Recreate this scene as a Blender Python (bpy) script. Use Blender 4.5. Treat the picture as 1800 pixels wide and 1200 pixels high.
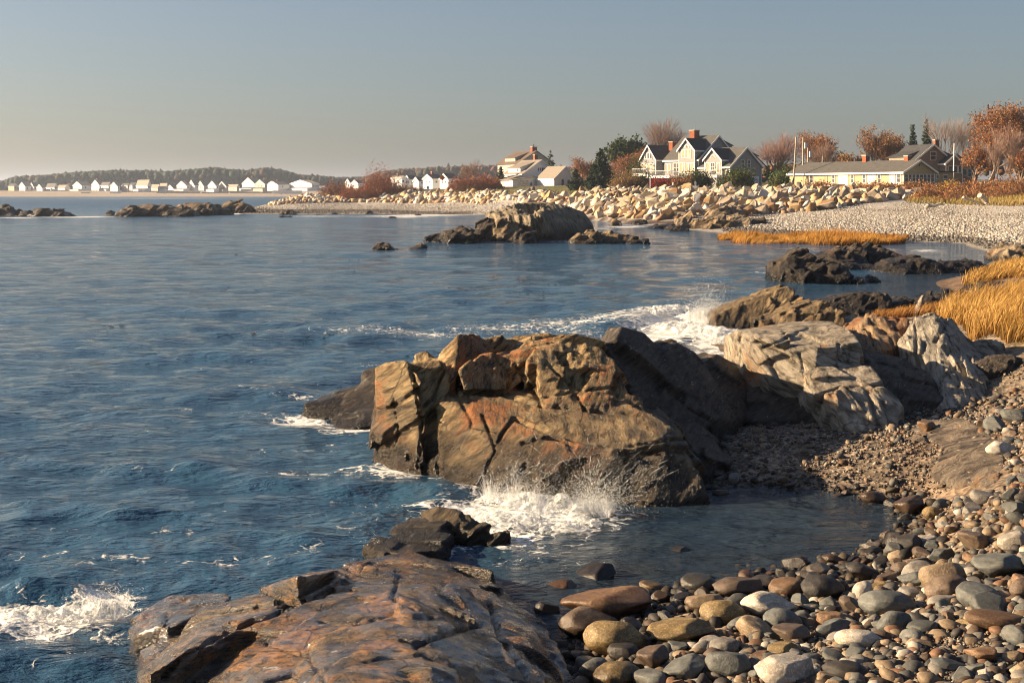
import bpy, bmesh, math, random
import numpy as np
from mathutils import Vector, Matrix, Euler

for o in list(bpy.data.objects):
    bpy.data.objects.remove(o)
SC = bpy.context.scene
COL = SC.collection
R = math.radians
random.seed(7)
RNG = np.random.default_rng(11)

# ------------------------------------------------------------------ camera
HC, F, HY = 4.0, 2500.0, 337.0          # camera height, focal length and horizon row in photo pixels
cam = bpy.data.cameras.new('camera')
cam.lens = 50.0
cam.sensor_width = 36.0
cam.shift_y = -(600.0 - HY) / 1800.0
cam.clip_start = 0.1
cam.clip_end = 20000
camo = bpy.data.objects.new('camera', cam)
COL.objects.link(camo)
camo.location = (0, 0, HC)
camo.rotation_euler = (R(90), 0, 0)
SC.camera = camo

# ------------------------------------------------------------------ light
SUN_EL, SUN_BACK = 19.0, -9.0          # sun low on the left, a little ahead of the camera
sx, sy = -math.cos(R(SUN_BACK)), -math.sin(R(SUN_BACK))
SUN = Vector((sx * math.cos(R(SUN_EL)), sy * math.cos(R(SUN_EL)), math.sin(R(SUN_EL))))
ld = bpy.data.lights.new('sun', 'SUN')
ld.energy = 5.0
ld.angle = R(0.55)
ld.color = (1.0, 0.74, 0.46)
lo = bpy.data.objects.new('sun', ld)
COL.objects.link(lo)
lo.rotation_euler = SUN.to_track_quat('Z', 'Y').to_euler()
lo.location = SUN * 60

w = bpy.data.worlds.new('World')
SC.world = w
w.use_nodes = True
wn = w.node_tree
wn.nodes.clear()
sky = wn.nodes.new('ShaderNodeTexSky')
sky.sky_type = 'NISHITA'
sky.sun_disc = False
sky.sun_elevation = R(SUN_EL)
sky.sun_rotation = math.atan2(SUN.x, SUN.y)
sky.altitude = 0
sky.air_density = 1.0
sky.dust_density = 1.7
sky.ozone_density = 2.5
hsv = wn.nodes.new('ShaderNodeHueSaturation')
hsv.inputs['Saturation'].default_value = 0.90
hsv.inputs['Value'].default_value = 1.0
bg = wn.nodes.new('ShaderNodeBackground')
bg.inputs['Strength'].default_value = 0.0335
wo = wn.nodes.new('ShaderNodeOutputWorld')
wn.links.new(sky.outputs[0], hsv.inputs['Color'])
tint = wn.nodes.new('ShaderNodeMix'); tint.data_type = 'RGBA'; tint.blend_type = 'MULTIPLY'; tint.inputs[0].default_value = 1.0
tint.inputs[7].default_value = (.98, .97, 1.015, 1)      # white balance of the whole sky
wn.links.new(hsv.outputs[0], tint.inputs[6])
wn.links.new(tint.outputs[2], bg.inputs['Color'])
wn.links.new(bg.outputs[0], wo.inputs['Surface'])

SC.view_settings.view_transform = 'Standard'
SC.view_settings.look = 'None'
SC.view_settings.exposure = 1.68
SC.view_settings.gamma = 1.0
SC.view_settings.use_curve_mapping = False
SC.render.engine = 'CYCLES'
SC.cycles.use_denoising = True
SC.cycles.filter_width = 1.05
SC.cycles.max_bounces = 6
SC.cycles.diffuse_bounces = 3
SC.cycles.glossy_bounces = 3
SC.cycles.transmission_bounces = 4
SC.cycles.transparent_max_bounces = 32
SC.cycles.volume_bounces = 0
SC.cycles.caustics_reflective = False
SC.cycles.caustics_refractive = False

# ------------------------------------------------------------------ helpers
def Wp(x, y, d):
    """photo pixel at distance d -> world point"""
    return ((x - 900.0) / F * d, d, HC - (y - HY) / F * d)

def Gz(x, y, z=0.0):
    """photo pixel on the level z -> world point"""
    d = (HC - z) * F / (y - HY)
    return ((x - 900.0) / F * d, d, z)

def tag(o, label=None, cat=None, group=None, kind=None):
    if label: o['label'] = label
    if cat: o['category'] = cat
    if group: o['group'] = group
    if kind: o['kind'] = kind
    elif cat: o['kind'] = 'thing'
    return o

def link(name, me, mat=None, parent=None, smooth=False):
    o = bpy.data.objects.new(name, me)
    COL.objects.link(o)
    if mat is not None and me is not None and not me.materials:
        me.materials.append(mat)
    if parent is not None: o.parent = parent
    if smooth and me is not None: shade(me)
    return o

def shade(me, v=True):
    me.polygons.foreach_set('use_smooth', [v] * len(me.polygons))

def empty(name, loc=(0, 0, 0), rz=0.0):
    o = bpy.data.objects.new(name, None)
    COL.objects.link(o)
    o.location = loc
    o.rotation_euler = (0, 0, rz)
    o.empty_display_size = 0.2
    return o

def np_mesh(name, V, Fc, smooth=False, col=None):
    """V (n,3), Fc (m,k) all faces with the same number of corners"""
    V = np.asarray(V, np.float32); Fc = np.asarray(Fc, np.int32)
    me = bpy.data.meshes.new(name)
    m, k = Fc.shape
    me.vertices.add(len(V)); me.vertices.foreach_set('co', V.ravel())
    me.loops.add(m * k); me.loops.foreach_set('vertex_index', Fc.ravel())
    me.polygons.add(m)
    me.polygons.foreach_set('loop_start', np.arange(0, m * k, k, dtype=np.int32))
    me.polygons.foreach_set('loop_total', np.full(m, k, np.int32))
    if smooth: me.polygons.foreach_set('use_smooth', np.ones(m, bool))
    me.update(calc_edges=True)
    if col is not None:
        a = me.color_attributes.new('Col', 'FLOAT_COLOR', 'POINT')
        c = np.ones((len(V), 4), np.float32); c[:, :col.shape[1]] = col
        a.data.foreach_set('color', c.ravel())
    return me

class MB:
    """collects boxes, prisms and tubes into one mesh"""
    def __init__(s): s.v = []; s.f = []
    def add(s, vs, fs):
        n = len(s.v); s.v += [tuple(v) for v in vs]; s.f += [tuple(i + n for i in f) for f in fs]; return s
    def box(s, x0, x1, y0, y1, z0, z1):
        return s.add([(x0,y0,z0),(x1,y0,z0),(x1,y1,z0),(x0,y1,z0),(x0,y0,z1),(x1,y0,z1),(x1,y1,z1),(x0,y1,z1)],
                     [(0,3,2,1),(4,5,6,7),(0,1,5,4),(1,2,6,5),(2,3,7,6),(3,0,4,7)])
    def prism(s, poly, vec):
        n = len(poly); v = Vector(vec)
        a = [Vector(p) for p in poly]
        nn = Vector((0,0,0))
        for i in range(n): nn += a[i].cross(a[(i+1) % n])
        if nn.dot(v) > 0: a = a[::-1]
        b = [p + v for p in a]
        fs = [tuple(range(n)), tuple(range(2*n-1, n-1, -1))]
        for i in range(n): fs.append((i, n+i, n+(i+1)%n, (i+1)%n))
        return s.add([tuple(p) for p in a+b], fs)
    def bar(s, p, q, w, h=None, n=4, r2=None):
        """tube from p to q"""
        p, q = Vector(p), Vector(q); d = (q-p)
        if d.length < 1e-6: return s
        z = d.normalized(); x = z.orthogonal().normalized(); y = z.cross(x)
        r2 = w if r2 is None else r2
        vs = []
        for c, r in ((p, w), (q, r2)):
            for i in range(n):
                t = 2*math.pi*(i+.5)/n
                vs.append(tuple(c + x*math.cos(t)*r + y*math.sin(t)*r))
        fs = [(i, (i+1)%n, n+(i+1)%n, n+i) for i in range(n)] + [tuple(range(n-1,-1,-1)), tuple(range(n, 2*n))]
        return s.add(vs, fs)
    def build(s, name, mat, parent=None, smooth=False):
        me = bpy.data.meshes.new(name); me.from_pydata(s.v, [], s.f); me.update()
        return link(name, me, mat, parent, smooth)

# ---- numpy noise
def _h(ix, iy, iz, seed):
    n = (ix.astype(np.int64) * 73856093) ^ (iy.astype(np.int64) * 19349663) ^ (iz.astype(np.int64) * 83492791) ^ (seed * 2654435761)
    n = (n ^ (n >> 13)) * 1274126177
    n = n & 0x7fffffff
    n = ((n ^ (n >> 15)) * 668265263) & 0x7fffffff
    n = (n ^ (n >> 12)) & 0xffffff
    return n / float(0xffffff)

def vnoise(P, seed=0):
    I = np.floor(P); f = P - I; I = I.astype(np.int64)
    u = f * f * f * (f * (f * 6 - 15) + 10)
    out = 0
    for dx in (0, 1):
        for dy in (0, 1):
            for dz in (0, 1):
                wgt = (u[:,0] if dx else 1-u[:,0]) * (u[:,1] if dy else 1-u[:,1]) * (u[:,2] if dz else 1-u[:,2])
                out = out + wgt * _h(I[:,0]+dx, I[:,1]+dy, I[:,2]+dz, seed)
    return out * 2 - 1

def fbm(P, seed=0, oct=4, gain=0.5, lac=2.1):
    a, s, t = 1.0, 0, 0
    for i in range(oct):
        s = s + a * vnoise(P * lac**i + 17.3 * i, seed + i); t += a; a *= gain
    return s / t

def voro(P, seed=0, jit=0.9):
    """F1, F2 (euclid) and the random value of the nearest cell"""
    I = np.floor(P).astype(np.int64)
    f1 = np.full(len(P), 9e9); f2 = np.full(len(P), 9e9); cid = np.zeros(len(P)); key = np.zeros(len(P), np.int64)
    for dx in (-1, 0, 1):
        for dy in (-1, 0, 1):
            for dz in (-1, 0, 1):
                a, b, c = I[:,0]+dx, I[:,1]+dy, I[:,2]+dz
                q = np.stack([a + .5 + jit*(_h(a,b,c,seed)-.5), b + .5 + jit*(_h(a,b,c,seed+1)-.5), c + .5 + jit*(_h(a,b,c,seed+2)-.5)], 1)
                d = ((P - q)**2).sum(1)
                near = d < f1
                f2 = np.where(near, f1, np.minimum(f2, d))
                cid = np.where(near, _h(a,b,c,seed+3), cid)
                key = np.where(near, (a+500)*1000003 + (b+500)*1009 + (c+500), key)
                f1 = np.where(near, d, f1)
    return np.sqrt(f1), np.sqrt(f2), cid, key

# ---- node materials
class NM:
    def __init__(s, name, rough=0.7, spec=0.3):
        s.m = bpy.data.materials.new(name); s.m.use_nodes = True
        s.t = s.m.node_tree; s.b = s.t.nodes['Principled BSDF']
        s.b.inputs['Roughness'].default_value = rough
        s.b.inputs['Specular IOR Level'].default_value = spec
    def n(s, ty, **kw):
        x = s.t.nodes.new(ty)
        for k, v in kw.items(): setattr(x, k, v)
        return x
    def put(s, sock, v):
        if v is None: return
        if isinstance(v, bpy.types.NodeSocket): s.t.links.new(v, sock)
        elif isinstance(v, (tuple, list)) and sock.type == 'RGBA': sock.default_value = (*v[:3], 1)
        elif sock.type == 'RGBA': sock.default_value = (v, v, v, 1)
        else: sock.default_value = v
    def pos(s): return s.n('ShaderNodeNewGeometry').outputs['Position']
    def obj(s): return s.n('ShaderNodeTexCoord').outputs['Object']
    def rnd(s): return s.n('ShaderNodeObjectInfo').outputs['Random']
    def att(s, name='Col'): return s.n('ShaderNodeAttribute', attribute_name=name).outputs['Color']
    def map(s, vec, rot=(0,0,0), sc=(1,1,1), loc=(0,0,0)):
        x = s.n('ShaderNodeMapping'); s.put(x.inputs['Vector'], vec)
        x.inputs['Rotation'].default_value = rot; x.inputs['Scale'].default_value = sc; x.inputs['Location'].default_value = loc
        return x.outputs[0]
    def noise(s, vec, scale, detail=5, rough=.55, dist=0):
        x = s.n('ShaderNodeTexNoise'); s.put(x.inputs['Vector'], vec)
        for k, v in (('Scale',scale),('Detail',detail),('Roughness',rough),('Distortion',dist)): x.inputs[k].default_value = v
        return x.outputs[0]
    def voro(s, vec, scale, feature='F1', out='Distance', rand=1):
        x = s.n('ShaderNodeTexVoronoi', feature=feature); s.put(x.inputs['Vector'], vec)
        x.inputs['Scale'].default_value = scale; x.inputs['Randomness'].default_value = rand
        return x.outputs[out]
    def ramp(s, fac, stops, interp='LINEAR'):
        x = s.n('ShaderNodeValToRGB'); s.put(x.inputs[0], fac); e = x.color_ramp.elements
        x.color_ramp.interpolation = interp
        while len(e) < len(stops): e.new(0.5)
        for el, (p, c) in zip(e, stops):
            el.position = p; el.color = (c, c, c, 1) if isinstance(c, (int, float)) else (*c[:3], 1)
        return x.outputs[0]
    def mix(s, fac, a, b, mode='MIX'):
        x = s.n('ShaderNodeMix', data_type='RGBA', blend_type=mode)
        s.put(x.inputs[0], fac); s.put(x.inputs[6], a); s.put(x.inputs[7], b)
        return x.outputs[2]
    def mth(s, op, a, b=None, clamp=False):
        x = s.n('ShaderNodeMath', operation=op, use_clamp=clamp); s.put(x.inputs[0], a); s.put(x.inputs[1], b)
        return x.outputs[0]
    def mr(s, v, a, b, c=0., d=1.):
        x = s.n('ShaderNodeMapRange'); s.put(x.inputs[0], v)
        for i, q in enumerate((a,b,c,d)): x.inputs[i+1].default_value = q
        return x.outputs[0]
    def z(s, vec):
        x = s.n('ShaderNodeSeparateXYZ'); s.put(x.inputs[0], vec); return x.outputs[2]
    def bump(s, h, strength=.5, dist=.02, prev=None):
        x = s.n('ShaderNodeBump'); s.put(x.inputs['Height'], h)
        x.inputs['Strength'].default_value = strength; x.inputs['Distance'].default_value = dist
        if prev is not None: s.put(x.inputs['Normal'], prev)
        return x.outputs[0]
    def out(s, col=None, rough=None, normal=None):
        s.put(s.b.inputs['Base Color'], col); s.put(s.b.inputs['Roughness'], rough)
        if normal is not None: s.put(s.b.inputs['Normal'], normal)
        return s.m

def plain(name, c, rough=.7, var=.12, scale=3.0, spec=.3):
    m = NM(name, rough, spec)
    n = m.noise(m.pos(), scale, 4)
    lo_ = tuple(x*(1-var) for x in c); hi = tuple(min(1, x*(1+var)) for x in c)
    return m.out(m.ramp(n, [(.3, lo_), (.7, hi)]))
# ------------------------------------------------------------------ terrain
# control points: photo column, distance, height of the ground
TP = []
def tz(x, y, z): TP.append((x, (HC - z) * F / (y - HY), z))
def td(x, d, z): TP.append((x, d, z))
# near shore line (height 0) and near beach
for x, y in ((985,1225),(1010,1150),(1080,1085),(1200,1045),(1330,1022),(1450,992),(1540,960),(1600,925),(1610,890),(1500,868),(1400,858),(1300,856),(1250,862)): tz(x, y, 0.0)
for x, y, z in ((1250,1200,.22),(1500,1200,.40),(1800,1200,.55),(1350,1100,.2),(1550,1080,.3),(1800,1060,.6),(1650,1000,.2),(1800,950,.6),
                (1720,900,.38),(1800,860,.75),(1700,820,.42),(1800,760,.72),(1420,820,.14),(1560,810,.28),(1320,780,.25),(1450,760,.30),
                (1650,740,.40),(1770,690,.58),(1500,700,.32),(1330,680,.25),(1800,640,.95),(1700,620,.66),(1800,580,1.1),(1680,570,.75),(1800,520,.8)): tz(x, y, z)
for x, y in ((1290,640),(1250,600),(1310,590),(1450,572),(1560,560),(1640,545),(1680,515),(1640,497),(1720,480),(1740,463),(1770,447)): tz(x, y, 0.0)
for x, y, z in ((1780,490,.5),(1800,468,.45),(1600,590,.5),(1500,600,.35)): tz(x, y, z)
for d, z in ((9,.5),(12,.9),(16,1.1),(22,1.5),(30,1.6),(45,1.5),(65,1.3),(85,1.2),(110,1.5),(140,2.4),(170,2.9),(220,4.0),(300,5.2),(500,6),(1000,8),(2000,20),(6000,60)):
    td(2500, d, z); td(3600, d, z + .2)
for x in (1500, 1800, 2100): td(x, 7, .6)
td(1200, 7, .2)
# sea bed
for x, y, z in ((800,1250,-.4),(700,1150,-.6),(900,1000,-.5),(1050,1000,-.25),(1250,950,-.28),(1420,930,-.22),(1100,900,-.4),(600,900,-1),(300,1100,-1.2),(0,1100,-1.5),
                (500,750,-1.5),(800,700,-1.5),(1000,560,-1.5),(1200,540,-1),(1350,540,-.6),(1500,515,-.5),(1600,480,-.4),(1400,460,-1),(1600,442,-.4),(1000,470,-1.5),
                (1200,430,-.7),(700,410,-1.2),(900,400,-.7),(1100,400,-.3),(450,395,-1)): tz(x, y, z)
for d in (6, 12, 20, 40, 80, 150, 300, 600):
    for x in (-1500, -400, 200): td(x, d, -1.8)
td(600, 60, -1.8); td(600, 150, -1.5)
# far beach and plateau
for x, y in ((1690,428),(1580,424),(1450,420),(1300,415),(1200,404),(1130,396),(1060,390),(980,385),(860,378),(700,377),(560,377),(420,376),(404,373)): tz(x, y, 0.0)
for x, d, z in ((1800,98,.35),(1800,112,1.0),(1800,135,2.0),(1800,150,2.5),(1800,165,3.0),(1800,200,3.3),(1800,240,4.6),(1600,135,.85),(1600,160,1.75),(1600,178,2.4),(1600,195,3.0),(1600,225,4.1),
                (1450,150,.9),(1450,178,1.6),(1450,195,3.2),(1450,222,4.1),(1450,260,4.7),(1350,160,.6),(1350,182,1.1),(1350,196,2.9),(1350,212,3.95),(1350,290,4.9),
                (1250,176,.6),(1250,190,2.6),(1250,206,3.85),(1250,290,4.8),(1150,178,.4),(1150,194,2.5),(1150,210,3.85),(1150,300,4.9),(1050,195,.3),(1050,212,2.4),(1050,230,3.85),(1050,330,5.2),
                (940,245,.5),(940,258,2.4),(940,276,3.75),(860,290,1.15),(860,303,2.6),(860,318,3.7),(860,370,5.2),(740,320,1.2),(740,332,2.5),(740,350,3.9),(740,420,3.9),(620,335,1.3),(620,350,2.6),(620,368,4.0),
                (520,325,1.3),(520,340,1.9),(520,360,2.2),(470,320,.7),(440,300,.3),(430,340,-.3),(480,380,-.4),(540,400,-.3),(600,420,1.5),
                (560,500,-.8),(600,800,-.5),(620,500,2),(700,500,4.2),(900,500,6),(1200,500,6.5),(1500,350,6),(1800,350,6.5),(1500,500,7)): td(x, d, z)
for x in (-1500, -400, 0, 150, 300, 450, 570):
    td(x, 900, -1.2); td(x, 1120, -.3); td(x, 1150, .2); td(x, 1175, 2.0); td(x, 1195, 4.0); td(x, 1300, 5); td(x, 1450, 8); td(x, 1700, 12); td(x, 2600, 14); td(x, 7000, 20)
for x in (700, 900, 1200, 1600): td(x, 1000, 7); td(x, 1300, 11); td(x, 1650, 19); td(x, 2600, 18); td(x, 7000, 20)
TPa = np.array(TP)
_tu = np.stack([TPa[:,0]/700., 2.4*np.log(TPa[:,1])], 1)
_K = np.sqrt(((_tu[:,None]-_tu[None])**2).sum(-1) + 1e-4)
_A = np.zeros((len(TPa)+1,)*2); _A[:-1,:-1] = -_K + np.eye(len(TPa))*-.01; _A[-1,:-1] = 1; _A[:-1,-1] = 1
_w = np.linalg.solve(_A, np.append(TPa[:,2], 0))
_gu = np.linspace(-3200, 5000, 300); _gv = np.linspace(math.log(4.0), math.log(7200), 300)
def _rbf(px, d):
    u = np.stack([px/700., 2.4*np.log(d)], 1); out = np.empty(len(u))
    for i in range(0, len(u), 20000):
        k = np.sqrt(((u[i:i+20000,None]-_tu[None])**2).sum(-1) + 1e-4)
        out[i:i+20000] = -k @ _w[:-1] + _w[-1]
    return out
_gu = np.concatenate([np.linspace(-3200, 0, 40)[:-1], np.linspace(0, 1900, 220), np.linspace(1900, 5000, 40)[1:]])
_gg = _rbf(*[q.ravel() for q in (lambda m: (m[0], np.exp(m[1])))(np.meshgrid(_gu, _gv))]).reshape(300, -1)
def ground_pd(px, d):
    px = np.clip(np.asarray(px, float).ravel(), -3199, 4999); v = np.clip(np.log(np.asarray(d, float).ravel()), _gv[0], _gv[-1]-1e-6)
    i = np.clip(np.searchsorted(_gu, px)-1, 0, len(_gu)-2); a = (px-_gu[i])/(_gu[i+1]-_gu[i])
    t = (v-_gv[0])/(_gv[1]-_gv[0]); j = np.clip(t.astype(int), 0, 298); b = t-j
    return (_gg[j,i]*(1-a)+_gg[j,i+1]*a)*(1-b) + (_gg[j+1,i]*(1-a)+_gg[j+1,i+1]*a)*b
def ground(X, Y):
    X = np.asarray(X, float); Y = np.maximum(np.asarray(Y, float), 4.0)
    return ground_pd(X/Y*F + 900., Y).reshape(X.shape)

def cols(n_in, lo_=-200, hi=2000, far=2600, n_out=60):
    a = np.linspace(lo_, hi, n_in)
    s = np.linspace(0, 1, n_out+1)[1:]**1.6
    return np.concatenate([(lo_ - s*far)[::-1], a, hi + s*far])
def polar_grid(px, d):
    PX, D = np.meshgrid(px, d)
    X = (PX-900)/F*D
    nr, nc = PX.shape
    idx = np.arange(nr*nc).reshape(nr, nc)
    Fc = np.stack([idx[:-1,:-1], idx[:-1,1:], idx[1:,1:], idx[1:,:-1]], -1).reshape(-1, 4)
    return PX.ravel(), D.ravel(), X.ravel(), Fc

gpx, gd, gX, gF = polar_grid(cols(270, n_out=40), np.exp(np.linspace(math.log(4.5), math.log(6500), 330)))
gz = ground_pd(gpx, gd)
P3 = np.stack([gX, gd, gz], 1)
gz = gz + np.clip(gd*.0004, .010, .06) * fbm(P3[:, :3] / np.clip(gd*.02, .35, 8)[:,None] * [1,1,0], 3, 3) * (gz > -.3)
# colour zones: gravel, near shingle, wrack, scrub
def lerp(a, b, t): return a + (b - a) * t[:, None]
def sst(x, a, b):
    t = np.clip((x-a)/(b-a), 0, 1); return t*t*(3-2*t)
c = np.tile(np.array([.16, .128, .095]), (len(gX), 1))
nz = fbm(np.stack([gX/9, gd/9, gX*0], 1), 5, 4)
far = sst(gd, 60, 90)
c = lerp(c, np.array([.36, .34, .31]), far)
c = lerp(c, np.array([.14, .085, .05]), (1-far) * sst(nz, .05, .3) * .7)
wr = np.exp(-((gz - .32 - nz*.12)/.16)**2) * far + .8*np.exp(-((gz - 1.75 - nz*.25)/.07)**2) * sst(gd, 90, 110) * (gd < 240)
c = lerp(c, np.array([.055, .03, .02]), np.clip(wr*1.3, 0, 1))
c = lerp(c, np.array([.06, .045, .035]), sst(-gz, -.1, .06) * (gd < 400))
veg = sst(gz + nz*.35, 2.9, 3.5) * sst(gd, 120, 150) * (gd < 1100)
vegc = lerp(np.tile([.15, .115, .05], (len(gX),1)), np.array([.085,.10,.035]), sst(fbm(np.stack([gX/5, gd/9, gX*0],1), 9, 3), -.1, .3))
c = c*(1-veg[:,None]) + vegc*veg[:,None]
grs = sst(gz + nz*.2, .8, 1.0) * (gd > 27) * (gd < 95) * sst(gpx, 1560, 1640)
c = lerp(c, np.array([.16,.11,.045]), grs)
fb = sst(gd, 1100, 1130)
fbc = lerp(np.tile([.33,.27,.21], (len(gX),1)), np.array([.08,.09,.05]), sst(gz, 4.2, 5.5))
c = c*(1-fb[:,None]) + fbc*fb[:,None]
gm = NM('ground', .85, .2)
_p = gm.pos()
v1 = gm.voro(_p, 14, out='Color'); v2 = gm.voro(_p, 3.2, out='Color')
bw1 = gm.n('ShaderNodeRGBToBW'); gm.put(bw1.inputs[0], v1)
bw2 = gm.n('ShaderNodeRGBToBW'); gm.put(bw2.inputs[0], v2)
spk = gm.mth('MULTIPLY', gm.mr(bw1.outputs[0], .2, .8, .55, 1.5), gm.mr(bw2.outputs[0], .2, .8, .7, 1.35))
gc = gm.mix(1.0, gm.att(), spk, 'MULTIPLY')
hgt = gm.mth('ADD', gm.voro(_p, 14), gm.mth('MULTIPLY', gm.voro(_p, 3.2), 2.0))
GROUND_MAT = gm.out(gc, .8, gm.bump(gm.mth('ADD', hgt, gm.noise(_p, 5, 6)), .45, .04))
g_me = np_mesh('ground', np.stack([gX, gd, gz], 1), gF, True, c.astype(np.float32))
ground_o = tag(link('ground', g_me, GROUND_MAT), kind='structure')

# ------------------------------------------------------------------ sea
wpx, wd, wX, wF = polar_grid(cols(450, -60, 1860, 2600, 30), np.exp(np.linspace(math.log(5), math.log(1330), 590)))
dD = wd * (math.log(1330/5)/590)
rng = np.random.default_rng(5)
wz = np.zeros(len(wX)); wxo = np.zeros(len(wX)); wyo = np.zeros(len(wX))
shore = np.clip(-ground_pd(wpx, wd)/.9, .12, 1)
gust = .75 + .5*fbm(np.stack([wX/16, wd/22, wX*0], 1), 21, 3)
for i in range(74):
    lam = .42 * (24 ** (i/73.)) * rng.uniform(.92, 1.08)
    th = R(-68) + rng.normal(0, .62)             # towards the beach on the right, crests lying across the view
    kx, ky = math.cos(th), math.sin(th)
    k = 2*math.pi/lam
    amp = .0088 * lam**.80 * rng.uniform(.5, 1.25)
    if lam < 1.3: amp *= 1.25
    if lam > 1.3: amp *= (1.3/lam)**.7
    att = np.clip((lam/dD - 2.0)/2.2, 0, 1)
    ph = k*(kx*wX + ky*wd) + rng.uniform(0, 6.28)
    att = att * amp * (np.clip(shore*1.2, .25, 1) if lam > 1.2 else np.clip(shore*2, .35, 1)) * gust
    wz += att*np.sin(ph)
    wxo += att*.8*kx*np.cos(ph); wyo += att*.8*ky*np.cos(ph)
# a few low swells running in
def swell(pts, h, wid):
    global wz
    p = np.array([Gz(x, y)[:2] for x, y in pts])
    best = np.full(len(wX), 9e9); sgn = np.zeros(len(wX)); t_end = np.zeros(len(wX))
    for i in range(len(p)-1):
        a, b = p[i], p[i+1]; ab = b-a; L = (ab**2).sum()
        t = np.clip(((wX-a[0])*ab[0] + (wd-a[1])*ab[1])/L, 0, 1)
        dx, dy = wX-a[0]-t*ab[0], wd-a[1]-t*ab[1]
        d = np.hypot(dx, dy); m = d < best
        best = np.where(m, d, best); t_end = np.where(m, (i+t)/(len(p)-1), t_end)
        sgn = np.where(m, np.sign(ab[0]*dy - ab[1]*dx), sgn)
    f = np.clip(np.sin(t_end*math.pi)*1.6, 0, 1)
    wf = np.where(sgn > 0, wid*1.7, wid)         # steeper on the side facing the beach
    h *= .62
    wz += h*f*np.exp(-(best/wf)**2) - .35*h*f*np.exp(-((best-wid*2.2)/wid)**2)*(sgn < 0)
swell([(150,838),(300,815),(430,835),(560,850)], .17, .35)
swell([(560,865),(700,855),(830,872)], .17, .30)
swell([(0,905),(130,897),(260,915)], .14, .28)
swell([(330,968),(450,952),(600,955)], .16, .22)
swell([(300,705),(420,690),(560,700)], .13, .45)
swell([(0,1040),(90,1042),(190,1052)], .17, .16)
swell([(1050,600),(1130,560),(1230,548)], .35, .7)
swell([(1180,605),(1260,590),(1310,600)], .25, .5)
swell([(0,545),(200,540),(420,548)], .15, .7)
swell([(880,385),(960,386),(1040,395)], .2, 2.0)
swell([(620,384),(700,380),(800,383)], .25, 2.5)
# foam patches: photo place, radii in pixels, strength
FO = [(450,690,140,5,.34),(560,700,100,6,.36),(330,720,120,4,.28),(620,780,80,6,.36),(520,790,120,5,.33),(250,830,120,5,.3),(640,880,120,6,.36),(560,900,90,5,.3),(420,900,110,5,.28),(90,930,110,5,.34),(240,985,110,6,.36),(620,925,70,6,.4),(330,560,140,4,.22),(520,560,140,4,.25),(1020,590,70,7,.5),(900,600,60,6,.4),(1180,545,60,7,.6),(1240,620,60,8,.7),(1230,640,40,6,.5),(700,828,150,9,.55),(560,832,120,7,.42),(800,838,60,10,.6),(850,862,60,9,.7),(670,818,40,6,.7),(640,640,60,6,.3),(700,655,50,6,.35),(760,587,160,6,.5),(880,578,150,6,.5),(1000,570,140,8,.55),(1080,560,100,9,.55),(600,584,90,5,.4),(520,742,50,7,.7),(600,757,60,6,.7),(660,745,30,8,.6),(480,730,60,6,.35),(360,650,120,5,.22),(250,760,140,5,.22),(420,800,160,5,.25),(120,880,100,5,.25),(330,990,140,8,.4),(520,975,110,7,.42),(180,1035,60,8,.45),(1110,880,60,5,.25),(1180,888,70,4,.25),(700,1000,80,8,.3),(910,985,80,8,.35),(1040,960,80,8,.25),(200,1120,60,8,.4),(120,1140,90,7,.35),(40,1160,60,8,.3),(900,905,200,32,.95),(860,935,120,24,.7),(980,925,110,24,.7),(720,835,120,16,.7),(600,835,130,14,.45),(540,738,70,12,.75),(620,752,50,10,.8),(640,735,60,14,.5),
      (90,1085,170,30,.95),(190,1060,60,30,1.0),(60,1110,120,20,.7),(170,1000,120,14,.3),(60,970,90,10,.35),(420,985,120,14,.28),(300,940,90,10,.3),(150,935,60,8,.3),(560,965,90,8,.3),
      (1200,575,110,34,1.0),(1260,600,60,20,1.0),(1150,600,70,20,.7),(1100,566,180,14,.5),(960,575,220,12,.48),(680,583,90,9,.5),(1290,615,40,10,.8),(820,590,80,10,.4),(1130,545,60,8,.5),
      (480,640,120,12,.22),(560,680,120,12,.2),(420,735,100,8,.2),(1300,430,40,4,.3),(1100,398,50,4,.7),(1090,390,40,3,.7),(1140,388,40,3,.7),(1060,402,40,3,.5),
      (800,418,80,5,.5),(700,381,120,3,.65),(760,378,90,2,.8),(560,380,100,3,.5),(120,382,90,2,.6),(160,381,70,1.6,.7),(30,383,60,1.6,.7),(415,375,14,3,.9),(1630,441,40,4,.6),(1560,476,40,3,.5),(1690,520,60,10,.4),(1660,528,40,8,.5),
      (860,424,70,2.5,.5),(1000,424,60,2.5,.5),(1340,478,60,6,.35),(930,960,160,22,.35),(1000,985,120,18,.2),(800,960,90,16,.5),(890,950,90,12,.6),(690,990,120,12,.3),(250,349,300,.8,.5),(300,348.5,200,.6,.6)]
foam = np.zeros(len(wX))
wpy = HY + HC*F/wd
for x, y, rx, ry, s in FO:
    foam = np.maximum(foam, s*np.exp(-(((wpx-x)/rx)**2 + ((wpy-y)/ry)**2)))
shal = sst(ground_pd(wpx, wd), -.75, -.08) * (wd < 70)
w_me = np_mesh('sea', np.stack([wX+wxo, wd+wyo, wz], 1), wF, True, np.stack([foam, shal, sst(wd, 50, 500)], 1).astype(np.float32))
sm = NM('sea_water', .06, .5)
sm.b.inputs['IOR'].default_value = 1.333
_p = sm.pos()
sep = sm.n('ShaderNodeSeparateColor'); sm.put(sep.inputs[0], sm.att())
fo, sh = sep.outputs[0], sep.outputs[1]
deep = sm.ramp(sm.noise(_p, .08, 3), [(.35, (.020,.060,.112)), (.65, (.030,.084,.148))])
wc = sm.mix(sh, deep, (.020,.030,.040))
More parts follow.
